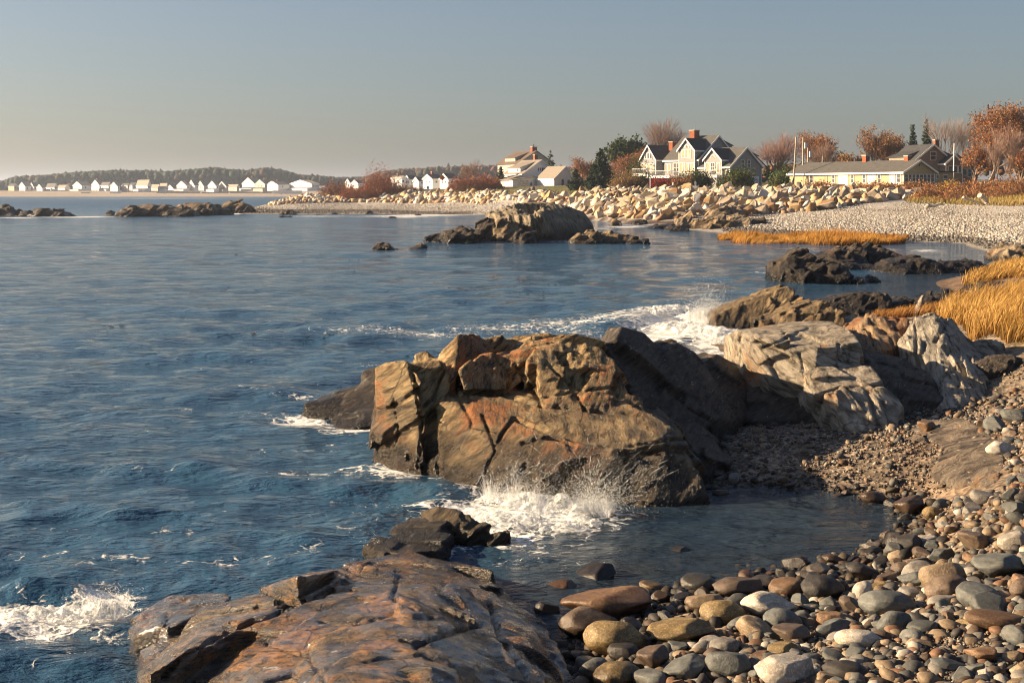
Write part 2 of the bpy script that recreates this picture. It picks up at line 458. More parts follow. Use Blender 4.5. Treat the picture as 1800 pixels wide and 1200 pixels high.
# lacy foam
wv = sm.n('ShaderNodeVectorMath', operation='MULTIPLY_ADD'); sm.put(wv.inputs[0], sm.n('ShaderNodeCombineXYZ').outputs[0])
nc = sm.n('ShaderNodeTexNoise'); sm.put(nc.inputs['Vector'], _p); nc.inputs['Scale'].default_value = 2.2; nc.inputs['Detail'].default_value = 3
sm.put(wv.inputs[0], nc.outputs['Color']); wv.inputs[1].default_value = (.55,.55,.2); sm.put(wv.inputs[2], _p)
lace = sm.mth('SUBTRACT', 1.0, sm.mr(sm.voro(wv.outputs[0], 3.4, 'DISTANCE_TO_EDGE'), 0, .16))
lace2 = sm.mth('SUBTRACT', 1.0, sm.mr(sm.voro(wv.outputs[0], 9.0, 'DISTANCE_TO_EDGE'), 0, .2))
n1 = sm.noise(sm.map(_p, sc=(1,.8,.5)), 2.6, 8, .72, .3)
mask = sm.mth('ADD', sm.mth('MULTIPLY', n1, .85), sm.mth('ADD', sm.mth('MULTIPLY', lace, .16), sm.mth('MULTIPLY', lace2, .10)))
thr = sm.mr(fo, 0, 1, .82, .20)
fm = sm.mr(sm.mth('SUBTRACT', mask, thr), -.03, .10)
fm = sm.mth('MULTIPLY', fm, sm.mr(fo, .05, .2))
colw = sm.mix(fm, wc, (.80,.80,.78))
b0 = sm.bump(sm.noise(sm.map(_p, rot=(0,0,.15), sc=(.7,1.3,1)), .7, 4, .6, .5), .8, .34)
b1 = sm.bump(sm.noise(sm.map(_p, rot=(0,0,.3), sc=(.75,1.35,1)), 2.6, 5, .62, .4), .85, .11, b0)
b2 = sm.bump(sm.noise(sm.map(_p, rot=(0,0,-.35), sc=(.8,1.5,1)), 7.5, 4, .6), .85, .045, b1)
b3 = sm.bump(fm, .6, .05, b2)
SEA_MAT = sm.out(colw, sm.mix(fm, sm.mr(sep.outputs[2], 0, 1, .06, .32), .7), b3)
sea_o = tag(link('sea', w_me, SEA_MAT), kind='structure')

# ------------------------------------------------------------------ haze
hz = NM('haze')
hz.t.nodes.remove(hz.b)
pv = hz.n('ShaderNodeVolumePrincipled')
pv.inputs['Density'].default_value = .00016
pv.inputs['Color'].default_value = (.66, .78, 1, 1)
pv.inputs['Anisotropy'].default_value = .42
hz.t.links.new(pv.outputs[0], hz.t.nodes['Material Output'].inputs['Volume'])
tag(MB().box(-9000, 9000, -40, 7000, -6, 66).build('haze', hz.m), kind='stuff')
# ------------------------------------------------------------------ rock materials
def rock_mat(name, base, alt, rust=(.34,.13,.035), rust_amt=.45, dark=(.035,.028,.022), wet=.35, wet_r=.35, strat=(0,0,1), band=.5, gloss=.62, spec=.35, sc=1.0, coat=0.0):
    base, alt, rust = (tuple(x*.86 for x in c) for c in (base, alt, rust)); dark = tuple(x*.38 for x in dark)
    m = NM(name, .7, spec)
    p = m.pos()
    q = Vector(strat).normalized().rotation_difference(Vector((0,0,1))).to_euler()
    pw = m.n('ShaderNodeVectorMath', operation='MULTIPLY_ADD')
    nz = m.n('ShaderNodeTexNoise'); m.put(nz.inputs['Vector'], p); nz.inputs['Scale'].default_value = 1.1*sc; nz.inputs['Detail'].default_value = 3
    m.put(pw.inputs[0], nz.outputs['Color']); pw.inputs[1].default_value = (.12/sc,)*3; m.put(pw.inputs[2], p)
    ps = m.map(m.map(pw.outputs[0], rot=q), sc=(1, 1, 6.5))
    n_big = m.noise(p, .9*sc, 4, .6)
    n_str = m.noise(ps, 2.6*sc, 6, .62)
    n_fin = m.noise(ps, 9*sc, 7, .72)
    col = m.ramp(n_str, [(.36, tuple(x*.22 for x in base)), (.45, base), (.54, alt), (.68, tuple(min(1, x*1.3) for x in alt))])
    col = m.mix(m.mr(m.noise(p, 2.2*sc, 4, .6), .50, .62, 0, .55), col, tuple((a+b)*.5*.62 for a, b in zip(base, alt)))
    col = m.mix(m.mth('MULTIPLY', m.mr(m.mth('ADD', n_big, m.mth('MULTIPLY', m.mth('SUBTRACT', n_str, .5), .9)), .60 + .3*(.5-rust_amt), .72 + .3*(.5-rust_amt)), .8), col, m.ramp(n_fin, [(.3, tuple(x*.5 for x in rust)), (.7, tuple(min(1,x*1.3) for x in rust))]))
    col = m.mix(m.mth('MULTIPLY', m.mr(n_fin, .30, .55, 1, 0), band), col, tuple(x*.3 for x in base))
    # white flecks of quartz and lichen
    col = m.mix(m.mr(m.noise(ps, 6*sc, 3), .66, .72, 0, .7), col, (.62,.58,.50))
    vc = m.n('ShaderNodeTexVoronoi', feature='DISTANCE_TO_EDGE'); m.put(vc.inputs['Vector'], m.map(m.map(p, rot=q), sc=(1, 1, 2.4))); vc.inputs['Scale'].default_value = 1.5*sc
    fis = m.mth('MAXIMUM', m.mr(vc.outputs['Distance'], 0, .022), m.mr(m.noise(p, 2.4*sc, 3), .42, .56))
    col = m.mix(m.mth('MULTIPLY', m.mth('SUBTRACT', 1.0, fis), .8), col, tuple(x*.25 for x in base))
    # wet, algae-dark band above the water line
    wz_ = m.mth('ADD', m.z(p), m.mth('MULTIPLY', m.mth('SUBTRACT', m.noise(p, 1.6*sc, 4), .5), wet_r*2.2))
    wetf = m.mr(wz_, wet - wet_r*.5, wet + wet_r*.5, 1, 0)
    col = m.mix(m.mth('MULTIPLY', wetf, .93), col, m.ramp(n_fin, [(.35, tuple(x*.5 for x in dark)), (.7, tuple(x*1.5 for x in dark))]))
    rg = m.mth('SUBTRACT', gloss, m.mth('MULTIPLY', wetf, gloss*.55))
    rg = m.mth('ADD', rg, m.mr(n_fin, .3, .7, -.12, .12))
    b = m.bump(fis, .8, .05/sc)
    b = m.bump(n_str, .8, .11/sc, b)
    b = m.bump(n_fin, 1.0, .08/sc, b)
    b = m.bump(m.noise(p, 20*sc, 6, .75), .6, .02/sc, b)
    if coat:                                                     # a film of sea water lying in patches
        m.put(m.b.inputs['Coat Weight'], m.mr(m.noise(p, 1.7*sc, 4, .6), .44, .54, 0, coat)); m.b.inputs['Coat Roughness'].default_value = .10
        m.put(m.b.inputs['Coat Normal'], m.bump(n_str, .4, .05/sc))
    return m.out(col, rg, b)

def finish_rock(bm_me, voxel, smooth=2):
    """union of the blocks by voxel remesh -> vertex and face arrays"""
    o = bpy.data.objects.new('tmp', bm_me); COL.objects.link(o)
    r = o.modifiers.new('r', 'REMESH'); r.mode = 'VOXEL'; r.voxel_size = voxel
    if smooth:
        s = o.modifiers.new('s', 'SMOOTH'); s.factor = .5; s.iterations = smooth
    dg = bpy.context.evaluated_depsgraph_get(); dg.update()
    me = bpy.data.meshes.new_from_object(o.evaluated_get(dg))
    bpy.data.objects.remove(o); bpy.data.meshes.remove(bm_me)
    return me

def hull(bm, pts):
    vs = [bm.verts.new(p) for p in pts]
    r = bmesh.ops.convex_hull(bm, input=vs)
    bmesh.ops.delete(bm, geom=list({g for g in r['geom_unused'] + r['geom_interior'] if isinstance(g, bmesh.types.BMVert)}), context='VERTS')

def blk(front, thick, lean=0.0, drop=.9, foot=None, side=0.0):
    """block: front points (px, py, distance) + the same shape pushed back by `thick`"""
    a = [Vector(Wp(*p)) for p in front]
    c = sum(a, Vector())/len(a)
    out = list(a)
    for p in a:
        q = p + Vector((lean, thick, 0)); q.x = c.x + lean + (q.x - c.x - lean)*(1-side); q.z = q.z*drop
        out.append(q)
    if foot is not None:
        out += [Vector((p.x*1.0 + (p.x-c.x)*.12, p.y, foot)) for p in out]
    return out

def slab(top, foot=-.7, grow=.1):
    """block: top points (px, py, height) carried down to `foot`"""
    a = [Vector(Gz(*p)) for p in top]
    c = sum(a, Vector())/len(a)
    return a + [Vector((p.x+(p.x-c.x)*grow, p.y+(p.y-c.y)*grow, foot)) for p in a]

def rot_to(n):
    q = Vector(n).normalized().rotation_difference(Vector((0,0,1))).to_matrix()
    return np.array(q)

def normals(me):
    n = np.empty(len(me.vertices)*3, np.float32); me.vertices.foreach_get('normal', n); return n.reshape(-1,3).astype(float)
def coords(me):
    n = np.empty(len(me.vertices)*3, np.float32); me.vertices.foreach_get('co', n); return n.reshape(-1,3).astype(float)

def weather(me, strat=(0,0,1), size=.55, step=.07, crack=.06, ridge=.03, rough=.008, seed=1, squash=(1,1,2.4), lines=(), fine=1.0, facets=False):
    V = coords(me); N = normals(me)
    M_ = rot_to(strat)
    sq = np.array(squash)
    def facet(V, N, sz, amt, off, sd, ck):
        Q = (V + sz*.10*np.stack([fbm(V/sz*1.3, sd+40+i, 2) for i in range(3)], 1)) @ M_.T
        f1, f2, cid, key = voro(Q/sz*sq, sd)
        key = key*4 + (N @ M_[0] > .3) + 2*(N @ M_[1] > .3)
        u, inv = np.unique(key, return_inverse=True)
        k = len(u); cnt = np.bincount(inv, minlength=k).astype(float)
        cen = np.stack([np.bincount(inv, V[:,i], k)/cnt for i in range(3)], 1)
        nm = np.stack([np.bincount(inv, N[:,i], k)/cnt for i in range(3)], 1)
        ln = np.linalg.norm(nm, axis=1); rg = np.random.default_rng(sd)
        nm = nm/np.maximum(ln, 1e-6)[:,None] + rg.normal(0, .10, (k,3)); nm /= np.linalg.norm(nm, axis=1)[:,None]
        st = amt*np.clip((ln-.35)/.35, 0, 1)
        hh = ((V-cen[inv])*nm[inv]).sum(1)
        hh = np.clip(hh, -sz*.35, sz*.35)
        o = off*(rg.random(k)*2-1)
        return V + nm[inv]*(-hh*st[inv] + o[inv])[:,None] - N*(ck*np.exp(-((f2-f1)/.035)**2))[:,None]
    if facets:
        V = facet(V, N, size*1.2, .6, step*.6, seed, crack*.5)
    Q = (V + size*.07*np.stack([fbm(V/size*.6, seed+40+i, 3) for i in range(3)], 1)) @ M_.T
    t = Q[:,2]/size*9
    lv = np.stack([t, Q[:,0]/size*.5, Q[:,1]/size*.5], 1)
    lg = vnoise(lv, seed+5)
    ridge = ridge*.5
    d = ridge*.55*np.where(lg > 0, np.abs(lg)**.5, -np.abs(lg)**.8) + ridge*.30*vnoise(lv*[2.6,1.6,1.6], seed+6)
    d += rough*fine*fbm(V/size*7, seed+7, 4)
    # traced cracks (photo polyline, depth, width in pixels)
    if lines:
        px = V[:,0]/V[:,1]*F+900; py = HY+(HC-V[:,2])/V[:,1]*F
        for pl, dep, wid in lines:
            best = np.full(len(V), 9e9); jit = vnoise(np.stack([px/18, py/18, px*0], 1), seed+77)*1.6
            for (ax, ay), (bx, by) in zip(pl[:-1], pl[1:]):
                L = (bx-ax)**2+(by-ay)**2
                tt = np.clip(((px-ax)*(bx-ax)+(py-ay)*(by-ay))/L, 0, 1)
                best = np.minimum(best, np.hypot(px-ax-tt*(bx-ax)+jit, py-ay-tt*(by-ay)+jit*.6))
            d -= dep*.62*np.exp(-(best/(wid*.62))**2)*(N[:,1] < .35)
    V2 = V + N*d[:,None]
    me.vertices.foreach_set('co', V2.astype(np.float32).ravel()); me.update()
    return me

def fracture(pts, strat, size, squash, jit, seed):
    """split a convex block along its bedding and joint planes into angular pieces"""
    M_ = rot_to(strat); rg = np.random.default_rng(seed)
    tgt = np.array([size*1.5/squash[0], size*1.25/squash[1], size*1.5/squash[2]])
    todo = [[Vector(p) for p in pts]]; done = []
    while todo:
        P = todo.pop()
        A = np.array([tuple(p) for p in P]) @ M_.T
        ext = (A.max(0)-A.min(0))/tgt
        k = int(np.argmax(ext))
        if ext[k] < 1.25 or len(done)+len(todo) > 90: done.append(P); continue
        t = rg.uniform(.34, .66)
        n = np.zeros(3); n[k] = 1; n = n + rg.normal(0, .16, 3); n /= np.linalg.norm(n)
        c0 = A.min(0)*(1-t) + A.max(0)*t
        nw = Vector(n @ M_); cw = Vector(c0 @ M_)
        ok = True; halves = []
        for s_ in (1, -1):
            bm = bmesh.new(); hull(bm, P)
            bmesh.ops.bisect_plane(bm, geom=bm.verts[:]+bm.edges[:]+bm.faces[:], plane_co=cw, plane_no=nw*s_, clear_inner=True)
            H = [v.co.copy() for v in bm.verts]; bm.free()
            if len(H) < 5: ok = False
            halves.append(H)
        if ok: todo += halves
        else: done.append(P)
    out = []
    for P in done:
        c = sum(P, Vector())/len(P)
        sh = Vector(rg.normal(0, jit, 3)); sh.z *= .8
        e = Euler(rg.normal(0, .055, 3)).to_matrix()
        out.append([c + e @ (p-c)*1.01 + sh for p in P])
    return out

def rock(name, blocks, mat, label, group=None, voxel=.04, smooth=0, parent=None, cat='rock', **kw):
    pc = []
    for i, b in enumerate(blocks):
        c_ = sum(b, Vector())/len(b)
        pc.append([c_ + (Vector(p)-c_)*.93 for p in b])
        pc += fracture(b, kw.get('strat', (0,0,1)), kw.get('size', .55), kw.get('squash', (1,1,2.4)), kw.get('step', .06)*.75, kw.get('seed', 1)*50+i)
    vs, fs = [], []
    for P in pc:
        bm = bmesh.new(); hull(bm, P); bm.verts.index_update(); n = len(vs)
        vs += [v.co[:] for v in bm.verts]; fs += [[v.index+n for v in f.verts] for f in bm.faces]; bm.free()
    me = bpy.data.meshes.new(name); me.from_pydata(vs, [], fs); me.update()
    me = finish_rock(me, voxel, smooth)
    weather(me, **kw)
    V = coords(me); fc = np.empty(len(me.loops), np.int32); me.loops.foreach_get('vertex_index', fc); fc = fc.reshape(-1, 4)
    fc = fc[(V[fc][:,:,2] > -.28).any(1)]; used, inv = np.unique(fc, return_inverse=True)      # nothing is kept deep under water
    bpy.data.meshes.remove(me); me = np_mesh(name, V[used], inv.reshape(-1, 4), True)
    # put the origin at the rock's foot
    V = coords(me); c = np.array([V[:,0].mean(), V[:,1].mean(), max(V[:,2].min(), -.3)])
    me.vertices.foreach_set('co', (V-c).astype(np.float32).ravel()); me.update()
    me.name = name; me.materials.clear()
    o = link(name, me, mat, parent); o.location = c
    if parent is None: tag(o, label, cat, group)
    return o

S_MAIN = (-.55, -.25, .8)
M_MAIN = rock_mat('rock_tawny', (.26,.155,.055), (.56,.405,.20), rust=(.50,.14,.015), rust_amt=.70, wet=.70, wet_r=.95, band=.8, strat=S_MAIN)
M_SHELF = rock_mat('rock_wet_russet', (.065,.042,.026), (.22,.135,.055), rust=(.46,.19,.025), rust_amt=.80, dark=(.035,.026,.022), wet=.26, wet_r=.5, strat=(-.12,.1,1), band=.9, gloss=.34, spec=.6, sc=1.5, coat=.75)
M_PALE = rock_mat('rock_pale', (.36,.30,.215), (.56,.49,.38), rust=(.42,.19,.06), rust_amt=.52, wet=.1, wet_r=.3, strat=(.35,-.3,.9), band=.5)
M_DARK = rock_mat('rock_dark', (.062,.050,.040), (.115,.09,.065), rust=(.22,.09,.03), rust_amt=.35, wet=.25, wet_r=.4, strat=(-.6,.1,.8))  # dark rock; colour lowered further to deepen the parts lying in shade
M_BROWN = rock_mat('rock_brown', (.17,.115,.06), (.28,.20,.10), rust=(.30,.13,.03), rust_amt=.5, wet=.3, wet_r=.5, strat=(-.7,0,.7))
M_CLIFF = rock_mat('rock_cliff', (.27,.21,.13), (.42,.34,.23), rust=(.30,.15,.05), rust_amt=.35, dark=(.028,.02,.015), wet=1.1, wet_r=1.3, strat=(1,.25,.12), sc=.35)
M_DARKFAR = rock_mat('rock_dark_far', (.05,.038,.03), (.11,.08,.052), rust=(.20,.09,.03), rust_amt=.4, dark=(.022,.017,.014), wet=.55, wet_r=.7, strat=(-.6,.1,.8), sc=.35)
M_TANFAR = rock_mat('rock_tan_far', (.28,.20,.12), (.42,.33,.22), rust=(.36,.17,.05), rust_amt=.45, wet=.35, wet_r=.5, strat=(-.6,.1,.8), sc=.35)

# ------------------------------------------------------------------ the big tawny rock in the middle
B = []
B.append(blk([(661,652,20.9),(682,640,21),(714,643,20.8),(740,700,20.3),(748,825,19.9),(700,822,20.2),(667,818,20.8)], 1.2, foot=-.6))
B.append(blk([(720,645,21),(772,640,21.1),(795,660,20.9),(770,712,20.5),(772,828,19.8),(735,822,20.1),(730,690,20.6)], 1.3, foot=-.6))
B.append(blk([(770,626,21.8),(806,586,22),(826,588,22.2),(845,615,22),(812,662,21.2),(795,660,21.1)], .9, lean=.25))
B.append(blk([(730,624,22),(750,615,22.1),(769,633,22),(765,660,21.6),(732,652,21.8)], .5))
B.append(blk([(808,655,20.9),(845,623,21.5),(888,617,21.8),(905,642,21.6),(896,690,20.9),(818,688,20.5)], 1.4))
B.append(blk([(878,626,21.7),(935,608,22.2),(1005,592,22.6),(960,612,21.9),(945,650,21.4),(890,690,21)], 1.4))
B.append(blk([(955,612,21.5),(1005,594,21.9),(1064,611,21.8),(1100,665,21.0),(1128,726,20.2),(1028,728,20.0),(950,712,20.2),(940,640,21)], 1.8, foot=.2))
B.append(blk([(835,600,23),(900,594,23.3),(1000,592,23.4),(1010,640,23),(840,640,22.8)], 1.0, foot=0))
B.append(blk([(792,678,20.7),(872,694,20.7),(950,712,20.6),(1067,725,20.5),(1166,729,20.5),(1200,764,19.9),(1225,820,19.2),(1150,800,18.9),(1000,800,18.75),(900,800,19.0),(838,866,18.8),(778,832,19.6)], 2.2, foot=-.6))
B.append(blk([(838,864,18.8),(900,770,19.3),(985,790,18.9),(1090,788,18.7),(1100,846,18.45),(1040,882,18.2),(930,878,18.4)], 1.5, foot=-.6))
B.append(blk([(1090,792,18.8),(1158,792,18.9),(1216,806,18.8),(1240,845,18.5),(1246,876,18.3),(1160,886,18.1),(1060,884,18.2)], 1.5, foot=-.6))
main = rock('boulder_outcrop', B, M_MAIN, 'huge tawny rock with rusty orange crest rising from the sea at centre, waves breaking below', voxel=.026, cat='rock',
     strat=S_MAIN, size=.56, step=.06, crack=.05, ridge=.026, rough=.010, seed=3, squash=(1,1,2.2),
     lines=[([(762,700),(775,660),(792,640)], .16, 5), ([(735,822),(742,740),(724,648)], .14, 5), ([(818,690),(880,692),(950,712),(1060,724),(1125,727)], .10, 4),
            ([(965,640),(1000,675),(1030,720)], .08, 2.5), ([(905,640),(940,690),(950,712)], .12, 5), ([(870,780),(905,735),(960,760),(1010,770)], .08, 4),
            ([(835,860),(870,790),(850,730)], .07, 4), ([(1000,772),(1090,785),(1200,770)], .08, 4), ([(1095,845),(1100,795),(1160,795)], .09, 5), ([(950,700),(1000,690),(1080,680)], .05, 3),
            ([(690,700),(700,760),(690,815)], .05, 4), ([(800,690),(830,740),(800,800)], .05, 5), ([(780,640),(800,620)], .04,3), ([(905,660),(880,640),(870,622)], .08, 4)])
# the shadowed right half of the outcrop, shade partly in its colour
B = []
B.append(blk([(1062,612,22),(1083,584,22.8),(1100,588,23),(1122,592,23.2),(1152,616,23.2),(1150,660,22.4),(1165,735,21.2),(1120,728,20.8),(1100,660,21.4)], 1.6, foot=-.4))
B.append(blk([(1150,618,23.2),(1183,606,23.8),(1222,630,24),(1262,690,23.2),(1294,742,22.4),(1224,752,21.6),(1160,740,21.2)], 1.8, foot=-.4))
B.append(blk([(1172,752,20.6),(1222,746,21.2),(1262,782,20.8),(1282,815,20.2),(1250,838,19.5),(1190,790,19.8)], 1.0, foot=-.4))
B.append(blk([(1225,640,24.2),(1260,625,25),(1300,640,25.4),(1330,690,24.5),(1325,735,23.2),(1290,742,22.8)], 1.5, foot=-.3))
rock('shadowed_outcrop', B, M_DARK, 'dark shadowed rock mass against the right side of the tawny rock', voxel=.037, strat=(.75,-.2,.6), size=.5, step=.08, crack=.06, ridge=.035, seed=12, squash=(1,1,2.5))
# pale outcrop
B = []
B.append(blk([(1298,579,26),(1340,612,24.6),(1430,614,24.2),(1513,603,24.8),(1514,636,24.4),(1432,640,23.9),(1418,668,23.5),(1368,668,23.7),(1313,632,24.6)], 1.0, foot=.5) + [Vector(Wp(1407,558,28)), Vector(Wp(1468,559,28)), Vector(Wp(1492,581,27))])
rock('pale_outcrop', B, M_PALE, 'broad flat-topped pale rock slab beyond the shadowed rock', voxel=.028, strat=(.2,-.25,.95), size=.55, step=.085, crack=.05, ridge=.028, seed=21, squash=(1,1,3),
     lines=[([(1340,612),(1395,588),(1420,575),(1490,582)], .07, 4), ([(1368,665),(1350,625)], .06, 4), ([(1416,660),(1405,622)], .06, 4), ([(1470,640),(1475,606)], .07,3), ([(1490,640),(1495,604)], .05,3)])
B = [blk([(1413,660,23.6),(1434,645,23.9),(1527,638,24),(1548,674,23.3),(1478,684,22.9),(1441,694,22.7),(1416,682,23.2)], 1.0, foot=.2)]
rock('pale_block', B, M_PALE, 'blocky pale rock wedged just below the broad flat-topped slab', voxel=.03, strat=(.2,-.25,.95), size=.5, step=.06, crack=.05, ridge=.025, seed=24)
B = [blk([(1453,692,22.6),(1500,681,22.8),(1555,678,23),(1586,714,22.6),(1575,752,22),(1521,757,21.7),(1468,748,22)], .9, foot=.2)]
rock('pale_block', B, M_PALE, 'low greenish-white rock block with rusty stripes standing on the gravel', voxel=.03, strat=(.8,-.1,.5), size=.45, step=.045, crack=.05, ridge=.03, seed=25,
     lines=[([(1545,750),(1535,710),(1525,690)], .09, 4), ([(1565,745),(1552,705)], .07, 4)])
M_ORANGE = rock_mat('rock_orange', (.36,.22,.11), (.50,.36,.22), rust=(.42,.15,.04), rust_amt=.75, wet=.1, wet_r=.2, strat=(.9,-.2,.3))
B = [blk([(1490,603,27),(1515,570,27.8),(1534,554,28),(1597,564,27.8),(1590,606,26.8),(1530,625,26)], 1.2, foot=.4)]
rock('orange_rock', B, M_ORANGE, 'orange-streaked rounded rock between the flat slab and the white pinnacle', voxel=.034, strat=(.9,-.2,.3), size=.5, step=.045, crack=.04, ridge=.035, seed=31)
M_WHITE = rock_mat('rock_white', (.42,.37,.29), (.56,.51,.42), rust=(.20,.11,.07), rust_amt=.35, wet=.1, wet_r=.2, strat=(.85,-.25,.35), band=.4)
B = []
B.append(blk([(1583,602,26.6),(1608,558,27.2),(1643,551,27.2),(1668,560,27.2),(1702,598,27.0),(1690,640,26),(1650,668,25),(1612,626,25.8)], 1.0, lean=.15, foot=.5))
B.append(blk([(1650,600,26.2),(1702,600,27),(1728,642,26.2),(1770,704,24.8),(1750,719,23.6),(1670,722,23.2),(1645,668,24.8)], 1.3, foot=.4))
rock('white_pinnacle', B, M_WHITE, 'tall whitish pinnacle rock with a dark striped right flank beside the golden grass', voxel=.028, strat=(.85,-.25,.35), size=.5, step=.06, crack=.05, ridge=.035, seed=33, squash=(1,1,2.6),
     lines=[([(1610,625),(1612,590),(1605,560)], .1, 5), ([(1650,668),(1680,645),(1660,610)], .07, 4), ([(1645,600),(1660,575)], .08, 5)])
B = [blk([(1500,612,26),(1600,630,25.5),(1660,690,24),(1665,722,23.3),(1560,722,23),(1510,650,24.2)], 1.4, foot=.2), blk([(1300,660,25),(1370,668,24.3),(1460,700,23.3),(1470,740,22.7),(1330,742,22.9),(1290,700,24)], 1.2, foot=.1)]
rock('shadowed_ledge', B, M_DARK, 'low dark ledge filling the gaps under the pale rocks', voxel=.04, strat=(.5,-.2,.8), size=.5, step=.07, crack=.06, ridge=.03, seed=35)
M_BED = rock_mat('rock_bedrock', (.13,.10,.075), (.24,.195,.145), rust=(.30,.17,.08), rust_amt=.4, wet=.12, wet_r=.15, strat=(-.35,-.25,.9))
B = [slab([(1565,780,.26),(1627,737,.46),(1700,738,.60),(1765,768,.68),(1745,822,.50),(1755,862,.42),(1675,876,.10),(1605,832,.18),(1650,790,.42),(1710,790,.55)], -.2, .35)]
rock('bedrock_outcrop', B, M_BED, 'smooth sloping brown bedrock slab with fine grain set in the gravel at right', voxel=.034, strat=(-.35,-.25,.9), size=.6, step=.035, crack=.035, ridge=.035, seed=41, squash=(1,.6,2.6))

# ------------------------------------------------------------------ wet rock at the bottom of the picture
S_FR = (-.25,.35,.9)
O_ = [(250,1195,.10),(300,1130,.14),(365,1066,.20),(462,1036,.22),(505,1006,.22),(590,990,.20),(645,965,.18),(722,957,.16),(802,975,.14),(858,1002,.12),(880,1030,.10),(888,1065,.08),(945,1095,.08),(1003,1145,.10),(1032,1210,.12),(1040,1300,.15),(300,1320,.15)]
O_ = [Vector(Gz(*q)) for q in O_]; C_ = Vector(Gz(640,1260,.8))
B = []
for k, (f, z) in enumerate(((0,.14),(.10,.27),(.23,.40),(.36,.52),(.50,.63),(.64,.72),(.78,.80))):
    rg_ = np.random.default_rng(900+k)
    top = [Vector((p.x+(C_.x-p.x)*ff+.05*math.sin(i*1.7+k), p.y+(C_.y-p.y)*ff, z-.05+.03*math.sin(i*2.1+k*1.3)+(p.z-.14)*.6)) for i, p in enumerate(O_) for ff in (f+rg_.uniform(0,.05),)]
    mid = [Vector((p.x+(C_.x-p.x)*(f+.12), p.y+(C_.y-p.y)*(f+.12), z+.03)) for p in O_]
    low = [Vector((p.x+(C_.x-p.x)*(f-.03), p.y+(C_.y-p.y)*(f-.03), z-.30 if k else -.6)) for p in O_]
    B.append(top+mid+low)
B.append(slab([(237,1190,.22),(315,1112,.36),(365,1066,.38),(462,1040,.40),(500,1066,.56),(420,1098,.60),(330,1158,.58),(270,1200,.45)], -.3, .02))
B.append(slab([(460,1038,.36),(505,1008,.38),(590,992,.38),(600,1010,.50),(530,1045,.56)], -.3, .02))
rock('shore_rock', B, M_SHELF, 'broad wet russet rock shelf with long dark cracks filling the lower left foreground', voxel=.024, strat=(-.12,.1,1), size=.8, step=.03, crack=.04, ridge=.018, rough=.016, seed=52, squash=(1,1,2.6),
     lines=[([(290,1190),(330,1148),(400,1106),(480,1080),(520,1060),(585,1012)], .16, 6), ([(730,1135),(790,1112),(845,1098)], .08, 4), ([(590,990),(640,1010),(720,1012)], .06, 4), ([(470,1130),(540,1150),(570,1200)], .05, 4),
            ([(560,1090),(620,1095),(690,1080),(760,1085)], .05, 5), ([(640,1160),(740,1150),(800,1170)], .05, 4), ([(860,1060),(880,1120),(930,1190)], .08, 6), ([(520,1180),(470,1200)], .05, 4), ([(700,1010),(690,1050),(730,1070)], .05, 4)])
B = [slab([(225,1085,.12),(295,1048,.24),(395,1040,.30),(400,1060,.36),(300,1100,.32),(240,1115,.16)], -.6, .0), slab([(245,1150,.12),(330,1100,.25),(360,1120,.3),(260,1170,.18)], -.5, .05)]
rock('shore_ledge', B, M_SHELF, 'dark wet block at the left end of the russet shelf, wave bursting on it', voxel=.026, strat=(-.4,.2,.9), size=.4, step=.03, crack=.035, ridge=.02, seed=55)
B = [slab([(640,962,.10),(690,935,.14),(760,925,.17),(800,940,.12),(770,965,.12),(690,972,.12)], -.5, .05), slab([(680,930,.1),(730,908,.16),(790,915,.2),(800,935,.12),(740,945,.15)], -.5, .02)]
rock('awash_rock', B, M_DARK, 'rounded dark rock awash behind the russet shelf, water sheeting off it', voxel=.026, strat=(0,.3,.9), size=.4, step=.025, crack=.03, ridge=.015, seed=57)
B = [slab([(742,900,.2),(775,890,.3),(800,896,.28),(830,905,.25),(865,920,.18),(860,935,.1),(820,930,.15),(760,915,.2)], -.5, .02), slab([(845,940,.05),(880,930,.14),(903,938,.1),(895,948,.03),(860,952,.02)], -.5, .02)]
rock('awash_rock', B, M_BROWN, 'jagged dark brown rock in the white water in front of the tawny rock', voxel=.024, strat=(-.6,.2,.7), size=.3, step=.04, crack=.035, ridge=.02, seed=58)
# rocks left of the tawny rock
B = [blk([(535,715,25.5),(560,703,26),(625,684,26.2),(662,672,26.4),(672,735,25.2),(600,735,25.2),(545,735,25.2)], .8, foot=-.5), blk([(640,660,27),(665,650,27.2),(680,700,26)], .7, foot=-.4)]
rock('sea_rock', B, M_DARK, 'smooth dark rock reaching into the sea left of the tawny rock', voxel=.036, strat=(-.3,-.3,.9), size=.6, step=.035, crack=.03, ridge=.02, seed=61)
B = [blk([(582,740,24.8),(600,727,25),(640,725,25),(662,722,24.8),(668,745,24.4),(620,752,24.2),(590,750,24.4)], .6, foot=-.4)]
rock('sea_rock', B, M_DARK, 'small dark wet rock ringed by foam just left of the tawny rock', voxel=.03, strat=(-.3,-.3,.9), size=.35, step=.035, crack=.03, ridge=.02, seed=62)

